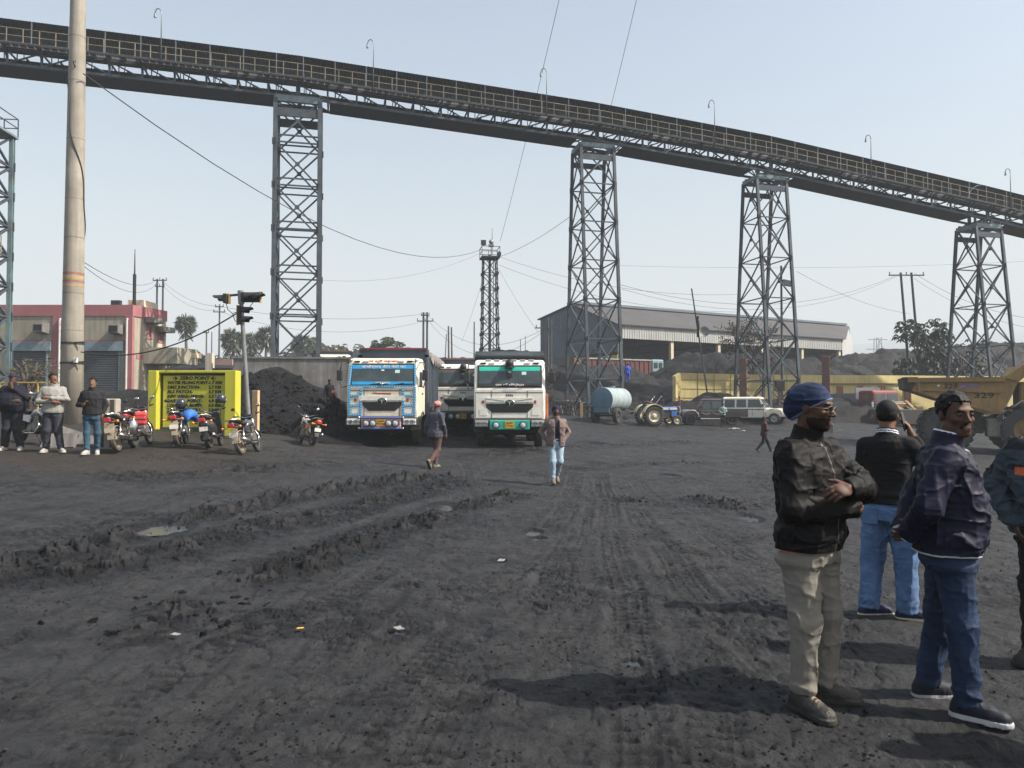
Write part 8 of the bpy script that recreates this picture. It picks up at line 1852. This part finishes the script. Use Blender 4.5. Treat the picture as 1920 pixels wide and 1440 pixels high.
hpole('twin pole standing behind the first tipper truck', 793.5, 800.5, 90, 585, ((.4, .5), (1.1, 1.0)))
upole('bare pole behind the middle truck, left one of a close pair', 842, 95, 611, .26, lean=-.1); upole('bare pole behind the middle truck, right one of a close pair', 849, 95, 613, .26, lean=-.2); upole('thin leaning pole between the twin pole and the close pair', 830, 100, 626, .16, lean=.5)
upole('thin straight pole just left of the floodlight mast', 889, 90, 603, .20); upole('leaning pole touching the left foot of the floodlight mast', 899, 92, 605, .22, ((.1, .35),), lean=.5)
upole('slim pole with a wide cross-arm before the shed gable', 1028, 66, 594, .17, ((1.0, 1.2),)); upole('second slim pole close before the shed gable', 1034, 66.5, 600, .15)
upole('far thin pole seen in the gap right of the mast', 976, 140, 636, .2); upole('far pale pole seen close to the shed gable', 985, 170, 630, .2)
def fl(t, H):
    mb = MB(); mb.box((.42, -.1, H - 1.45), (.75, .3, .45), Matrix.Rotation(R(12), 3, 'Y')); mb.bar((0,0,H-1.2), (.4,0,H-1.3), .06); mb.build('floodlight', M_LAMP, t)
upole('tall pole with a square floodlight inside the trestle by the bare tree', 1467, 60, 497, .22, extra=fl)
def dish(t, H):
    mb = MB(); zc = P(1320, 622, 56).z - t.location.z; xc = (1320 - 1335) / FPX * 56; mb.lathe([(0,.06), (.25,.03), (.40,-.05)], (xc, -.15, zc), 'Y', 20, cap=False); mb.bar((xc - .3, 0, zc), (xc, -.1, zc), .05); mb.build('dish', M_GALV, t)
    mb = MB(); mb.tube([(xc - .45, -.05, zc + 1.2), (xc - .4, -.07, zc + .5), (xc - .45, -.06, zc - .4)], .09, 6); mb.build('cable_bundle', M_BLACK, t)
upole('thin pole leaning left with a small round dish in front of the coal heap', 1335, 56, 540, .14, lean=-(1335-1298)/FPX*56, extra=dish, m=M_POLEB)
hpole('tall twin pole leaning left above the dark leafy tree', 1692, 1712, 78, 510, ((.3, 1.9), (5.9, .9)), tilt=1.1)
cables = []
def cable(label, a, b, sag, r=.014, n=14):
    a, b = Vector(a), Vector(b); t = thing('overhead_wire', label, 'wire', a, 0, 'overhead wires'); mb = MB()
    mb.tube([a.lerp(b, k / n) - a - Vector((0, 0, sag * 4 * (k / n) * (1 - k / n))) for k in range(n + 1)], r, 5); mb.build('strand', M_BLACK, t)
cable('long sagging wire from the concrete pole to the floodlight mast', P(156, 138, 26), P(903, 468, 75), 3.0, .022)
cable('wire rising from the mast platform to the second lattice tower', P(935, 482, 75), P(1068, 407, 54), .3, .018); cable('steep wire from the mast top passing behind the conveyor, left of two', P(938, 452, 75), P(1062, -60, 47), .4, .018)
cable('steep wire crossing above the conveyor, right of two', P(1120, 300, 62), P(1205, -50, 44), .2, .016)
cable('wire from the mast down to the right, upper of two', P(938, 482, 75), P(1385, 552, 72), 1.2, .014); cable('wire from the mast down to the right, lower of two', P(936, 497, 75), P(1380, 585, 72), 1.2, .014)
cable('guy wire slanting from the mast to the shed gable', P(934, 503, 75), P(1008, 622, 70), .2, .012); cable('guy wire slanting left from the mast', P(905, 525, 75), P(866, 640, 80), .2, .012)
cable('faint wire from the mast to the left lattice tower', P(900, 475, 75), P(600, 525, 62), 1.0, .010)
cable('wire from the concrete pole to the twin pole, upper', P(158, 492, 40), P(292, 526, 95), .9, .020); cable('wire from the concrete pole to the twin pole, lower', P(158, 500, 40), P(292, 534, 95), 1.2, .018)
cable('wire from the twin pole down to the slim cross-arm pole', P(304, 526, 95), P(409, 574, 85), .8, .018); cable('second wire from the twin pole to the slim cross-arm pole', P(304, 534, 95), P(409, 582, 85), 1.0, .016)
cable('wire from the slim pole behind the lattice tower to the truck twin pole', P(411, 574, 85), P(793, 589, 90), 1.0, .018); cable('lower wire from the slim pole to the truck twin pole', P(411, 584, 85), P(793, 603, 90), 1.8, .016)
cable('drooping wire from the twin pole over the trucks to the shed pole', P(801, 590, 90), P(1026, 613, 66), 2.6, .016); cable('second drooping wire from the twin pole over the trucks', P(801, 598, 90), P(1026, 615, 66), 3.4, .016)
cable('wire from the leaning twin pole towards the trestle with the bare tree, upper', P(1686, 514, 78), P(1160, 533, 60), 2.4, .016); cable('wire from the leaning twin pole towards the trestle with the bare tree, lower', P(1686, 516, 78), P(1166, 542, 60), 2.6, .014)
cable('wire from the leaning twin pole to the right edge, upper', P(1714, 512, 78), P(1990, 602, 70), 1.2, .016); cable('wire from the leaning twin pole to the right edge, lower', P(1714, 522, 78), P(1990, 622, 70), 1.2, .014)
cable('wire sloping down right across the leaning twin pole', P(1494, 509, 64), P(1705, 588, 80), .6, .014); cable('long level wire high across the right half', P(1160, 498, 75), P(2000, 486, 75), .5, .010)
cable('black cable from the signal pole to the concrete pole', P(446, 586, 22), P(152, 660, 25.6), .55, .022, 20)

# ---- trees
M_LEAFD = mat('dark_leaves', (.020,.030,.014), rough=.6, var=.5, vscale=1.2); M_LEAFP = mat('palm_leaves', (.050,.062,.030), rough=.7, var=.4, vscale=.8); M_LEAFB = mat('dusty_brown_leaves', (.060,.046,.032), rough=.8, var=.4); M_BARK = mat('bark', (.07,.055,.045), rough=.9, var=.3, bump=.5, bscale=8); M_OLIVE = mat('dry_olive_leaves', (.075,.068,.030), rough=.8, var=.4)
def leaf(mb, p, d, L, w_, rnd):
    d = d.normalized(); s_ = d.cross(Vector((rnd.gauss(0,1), rnd.gauss(0,1), rnd.gauss(0,1)))); s_ = s_.normalized() if s_.length > 1e-4 else Vector((1,0,0)); s_ *= w_ / 2
    mb._add([p, p + d * L * .4 + s_, p + d * L + Vector((0,0,-L*.12)), p + d * L * .4 - s_], [(0, 1, 2, 3)])
def palm(label, px, d, ytop, seed, hang=.35):
    rnd = random.Random(seed); q = stand(px, d); t = thing('palm_tree', label, 'palm tree', q, 0, 'palm trees beyond the wall'); rc = 27 * d / FPX * rnd.uniform(.85, 1.05); H = P(px, ytop, d).z - q.z - rc
    mb = MB(); mb.tube([(0,0,-.5), (rnd.uniform(-.2,.2),0,H*.5), (0,0,H)], [.32,.22,.2], 8); mb.build('trunk', M_BARK, t)
    mb = MB()
    for k in range(58):
        z = rnd.uniform(-.75, 1.0); a = rnd.uniform(0, 6.283); r_ = math.sqrt(1 - min(.99, z*z)); dr = Vector((r_ * math.cos(a), r_ * math.sin(a), z)); st = Vector((0,0,H)) + dr * rc * .50; mb.bar(Vector((0,0,H)), st, .05)
        u = dr.cross(Vector((rnd.gauss(0,1), rnd.gauss(0,1), rnd.gauss(0,1)))).normalized(); n_ = 11
        for i in range(n_):
            th_ = R(-95 + 190 * i / (n_ - 1)); dd = dr * math.cos(th_) + u * math.sin(th_); L = rc * .50 * rnd.uniform(.8, 1.1); dd.z -= .25 + (.35 if z < 0 else 0); leaf(mb, st, dd, L, rc * .085, rnd)
    for k in range(26):
        a = rnd.uniform(0, 6.283); p = Vector((.3 * math.cos(a), .3 * math.sin(a), H - rnd.uniform(.2, .9) * rc)); leaf(mb, p, Vector((math.cos(a) * .8, math.sin(a) * .8, -1)), rc * hang * 2, rc * .16, rnd)
    mb.build('crown', M_LEAFP, t)
palm('tall palmyra palm right of the pink building', 347, 105, 583, 1); palm('bushy palm left of the leaning signal pole', 436, 112, 609, 2, .5); palm('smaller palm behind the leaning signal pole', 468, 116, 618, 3, .5); palm('palm just left of the tall lattice tower', 499, 110, 606, 4, .45); palm('palm seen through the foot of the tall lattice tower', 566, 125, 621, 5)
def bushy(name, label, px, d, ytop, rx, rz_, n, m, seed, L=.5, lw=.22, cat='tree', droop=.3, zlow=.25, clus=7, group=None, ry=None):
    rnd = random.Random(seed); q = stand(px, d); t = thing(name, label, cat, q, 0, group); H = P(px, ytop, d).z - q.z; zc = H - rz_; ry = ry or rx
    mb = MB(); tips = []
    for k in range(14):
        a = rnd.uniform(0, 6.283); e = Vector((rx * .75 * math.cos(a) * rnd.random(), ry * .75 * math.sin(a) * rnd.random(), zc + rz_ * rnd.uniform(-.5, .8))); mb.tube([(0,0,-.4), (e.x*.15, e.y*.15, max(.3, zc*.5)), (e.x*.6, e.y*.6, (zc + e.z)/2), e], [.20,.14,.07,.02], 6)
    mb.build('trunk', M_BARK, t); mb = MB()
    lob = [(rnd.gauss(0,.55)*rx, rnd.gauss(0,.5)*ry, zc + rnd.uniform(-.7,.75)*rz_, rnd.uniform(.30,.55)) for _ in range(13)]
    for k in range(n):
        lx, ly, lz, lr = rnd.choice(lob); v = Vector((rnd.gauss(0,1), rnd.gauss(0,1), rnd.gauss(0,1))).normalized() * rnd.random() ** .4
        p = Vector((lx + v.x*rx*lr, ly + v.y*ry*lr, lz + v.z*rz_*lr*1.1))
        if p.z < H * zlow * .4: continue
        for i in range(clus):
            a = 6.283 * i / clus + rnd.random(); leaf(mb, p, Vector((math.cos(a), math.sin(a), -droop - .5*rnd.random())), L*rnd.uniform(.7,1.2), lw, rnd)
    mb.build('crown', m, t)
bushy('leafy_tree', 'dark leafy tree with drooping leaves right of the red-brown pillar', 1738, 75, 601, 3.0, 3.3, 620, M_LEAFD, 11, .62, .20, droop=.55, zlow=.2)
bushy('shrub', 'dark shrub growing over the yellow wall right of the leafy tree', 1800, 73, 640, 2.2, 2.3, 260, M_LEAFD, 12, .5, .18, 'shrub', .5)
for i, (px, d, yt, rx) in enumerate(((640, 130, 640, 3.0), (615, 140, 646, 2.4), (690, 150, 648, 2.5), (728, 115, 632, 1.6), (590, 135, 632, 1.6), (540, 130, 652, 3.0))):
    bushy('broadleaf_tree', ('hazy round-crowned tree above the concrete wall', 'hazy low tree left of the round-crowned one', 'pale distant tree left of the first truck', 'small dark tree peeping over the first truck body', 'narrow hazy tree right of the lattice tower foot', 'broad hazy tree inside the lattice tower foot')[i], px, d, yt, rx, rx*.85, 240, M_LEAFP, 20 + i, .6, .3, group='hazy trees beyond the wall')
bushy('shrub', 'dry olive shrub in front of the left roller shutter', 58, 34, 668, 1.1, 1.0, 230, M_OLIVE, 31, .16, .04, 'shrub', .1, .1); bushy('shrub', 'low dry scrub behind the stout man on the left', 20, 33, 715, 1.0, .6, 120, M_OLIVE, 32, .16, .04, 'shrub', .1, .1)
bushy('hedge', 'dark scrub hedge beyond the brick wall under the palms', 395, 95, 655, 5.5, 1.4, 420, M_LEAFD, 33, .5, .2, 'hedge', .3, .0)
# thin-leaved tree by the trestle
def twiggy(label, px, d, ytop, seed):
    rnd = random.Random(seed); q = stand(px, d); t = thing('bare_tree', label, 'tree', q); H = P(px, ytop, d).z - q.z; mb = MB(); lf = MB()
    def br(p, dr, L, r, lev):
        pts = [p]; d_ = dr.copy(); n = 3
        for i in range(n): d_ = (d_ + Vector((rnd.gauss(0,.16), rnd.gauss(0,.16), rnd.gauss(0,.10) + (.05 if lev < 2 else -.02)))).normalized(); pts.append(pts[-1] + d_ * L / n)
        mb.tube(pts, [r * (1 - .45 * i / n) for i in range(n + 1)], 5 if lev < 2 else 3)
        if lev >= 3:
            for k in range(5): leaf(lf, pts[1].lerp(pts[-1], rnd.random()), Vector((rnd.gauss(0,1), rnd.gauss(0,1), rnd.gauss(-.3,.7))), rnd.uniform(.16,.32), .10, rnd)
        if lev >= 4: return
        for k in range((5, 4, 4, 3)[lev] if lev < 4 else 0):
            f = rnd.uniform(.45, 1.0); i = min(n - 1, int(f * n)); b_ = pts[i].lerp(pts[i+1], f * n - i); a = rnd.uniform(0, 6.283); sp = rnd.uniform(.5, .95); u = d_.orthogonal().normalized(); v = d_.cross(u); br(b_, (d_ + (u * math.cos(a) + v * math.sin(a)) * sp).normalized(), L * rnd.uniform(.58, .78), r * .52, lev + 1)
    br(Vector((0,0,-.3)), Vector((0,0,1)), H * .42, .19, 0); mb.build('trunk', mat('grey_bark', (.055,.048,.045), rough=.9), t); lf.build('crown', M_LEAFB, t)
twiggy('nearly leafless tree with fine brown twigs behind the trestle by the white jeep', 1440, 66, 548, 5)
# distant pylon, litter
q = stand(1647, 380); py_ = thing('pylon', 'tiny distant electricity pylon above the coal stockpile', 'pylon', (q.x, q.y, -1)); mb = MB(); H = P(1647, 633, 380).z + 1
for sx in (-1, 1):
    for sy in (-1, 1): mb.bar((sx*2.2, sy*2.2, 0), (sx*1.2, sy*1.2, H), .3)
for k in range(8): z0, z1 = H*k/8, H*(k+1)/8; mb.bar((-2+k*.1, -2, z0), (2-k*.1, -2, z1), .2); mb.bar((2-k*.1, -2, z0), (-2+k*.1, -2, z1), .2)
for dz, L in ((1, 5), (6, 6)): mb.bar((-L, 0, H-dz), (L, 0, H-dz), .35)
mb.build('lattice', M_LAMP, py_)
M_LIT = mat('white_litter', (.22,.215,.20), rough=.9, var=.5, vscale=30)
for i, (px, py, sz, lb) in enumerate(((1377, 806, .28, 'crumpled white plastic bag lying beyond the man in the pale green shirt'), (1394, 810, .16, 'scrap of white litter right of the plastic bag'), (940, 1055, .05, 'pale flat scrap of plastic on the tracks in the middle of the yard'), (748, 1187, .04, 'white scrap added for a bright puddle reflection at lower centre'), (330, 1197, .03, 'small pale wrapper left of lower centre'), (563, 1186, .022, 'tiny yellow wrapper at lower left'), (1575, 808, .2, 'white rag on the ground at the pillar foot'))):  # lower-centre scrap is added for the bright sky reflection in a puddle
    q = ground_at(px, py); q.z = gz(q.x, q.y); rnd = random.Random(i); t = thing('litter', lb, 'litter', q, i * .7, 'scraps of litter'); mb = MB(); n = 9; rows = []
    for a in range(n):
        for b in range(n): rows.append(((a/(n-1)-.5)*2*sz*(1+.3*rnd.random()), (b/(n-1)-.5)*1.2*sz*(1+.3*rnd.random()), .02 + sz*(.25 if i < 2 else .08)*(rnd.random() + (.9 if i < 2 and 2 < a < 6 and 2 < b < 6 else 0))))
    mb._add(rows, [(a*n+b, a*n+b+1, (a+1)*n+b+1, (a+1)*n+b) for a in range(n-1) for b in range(n-1)]); mb.build('scrap', M_LIT if i != 5 else M_NPY, t)
# ---- haze: one closed box of even air round everything but the sky
mb = MB(); mb.bx(-3600, 3600, -3600, 3600, -6, 270); hz = bpy.data.materials.new('haze_air'); hz.use_nodes = True; n_ = hz.node_tree.nodes; n_.remove(n_['Principled BSDF']); pv = n_.new('ShaderNodeVolumePrincipled'); pv.inputs['Color'].default_value = (.86,.93,1.0,1); pv.inputs['Density'].default_value = HAZE; pv.inputs['Anisotropy'].default_value = 0.0
hz.node_tree.links.new(pv.outputs[0], n_['Material Output'].inputs['Volume']); tag(mb.build('haze', hz), kind='stuff')
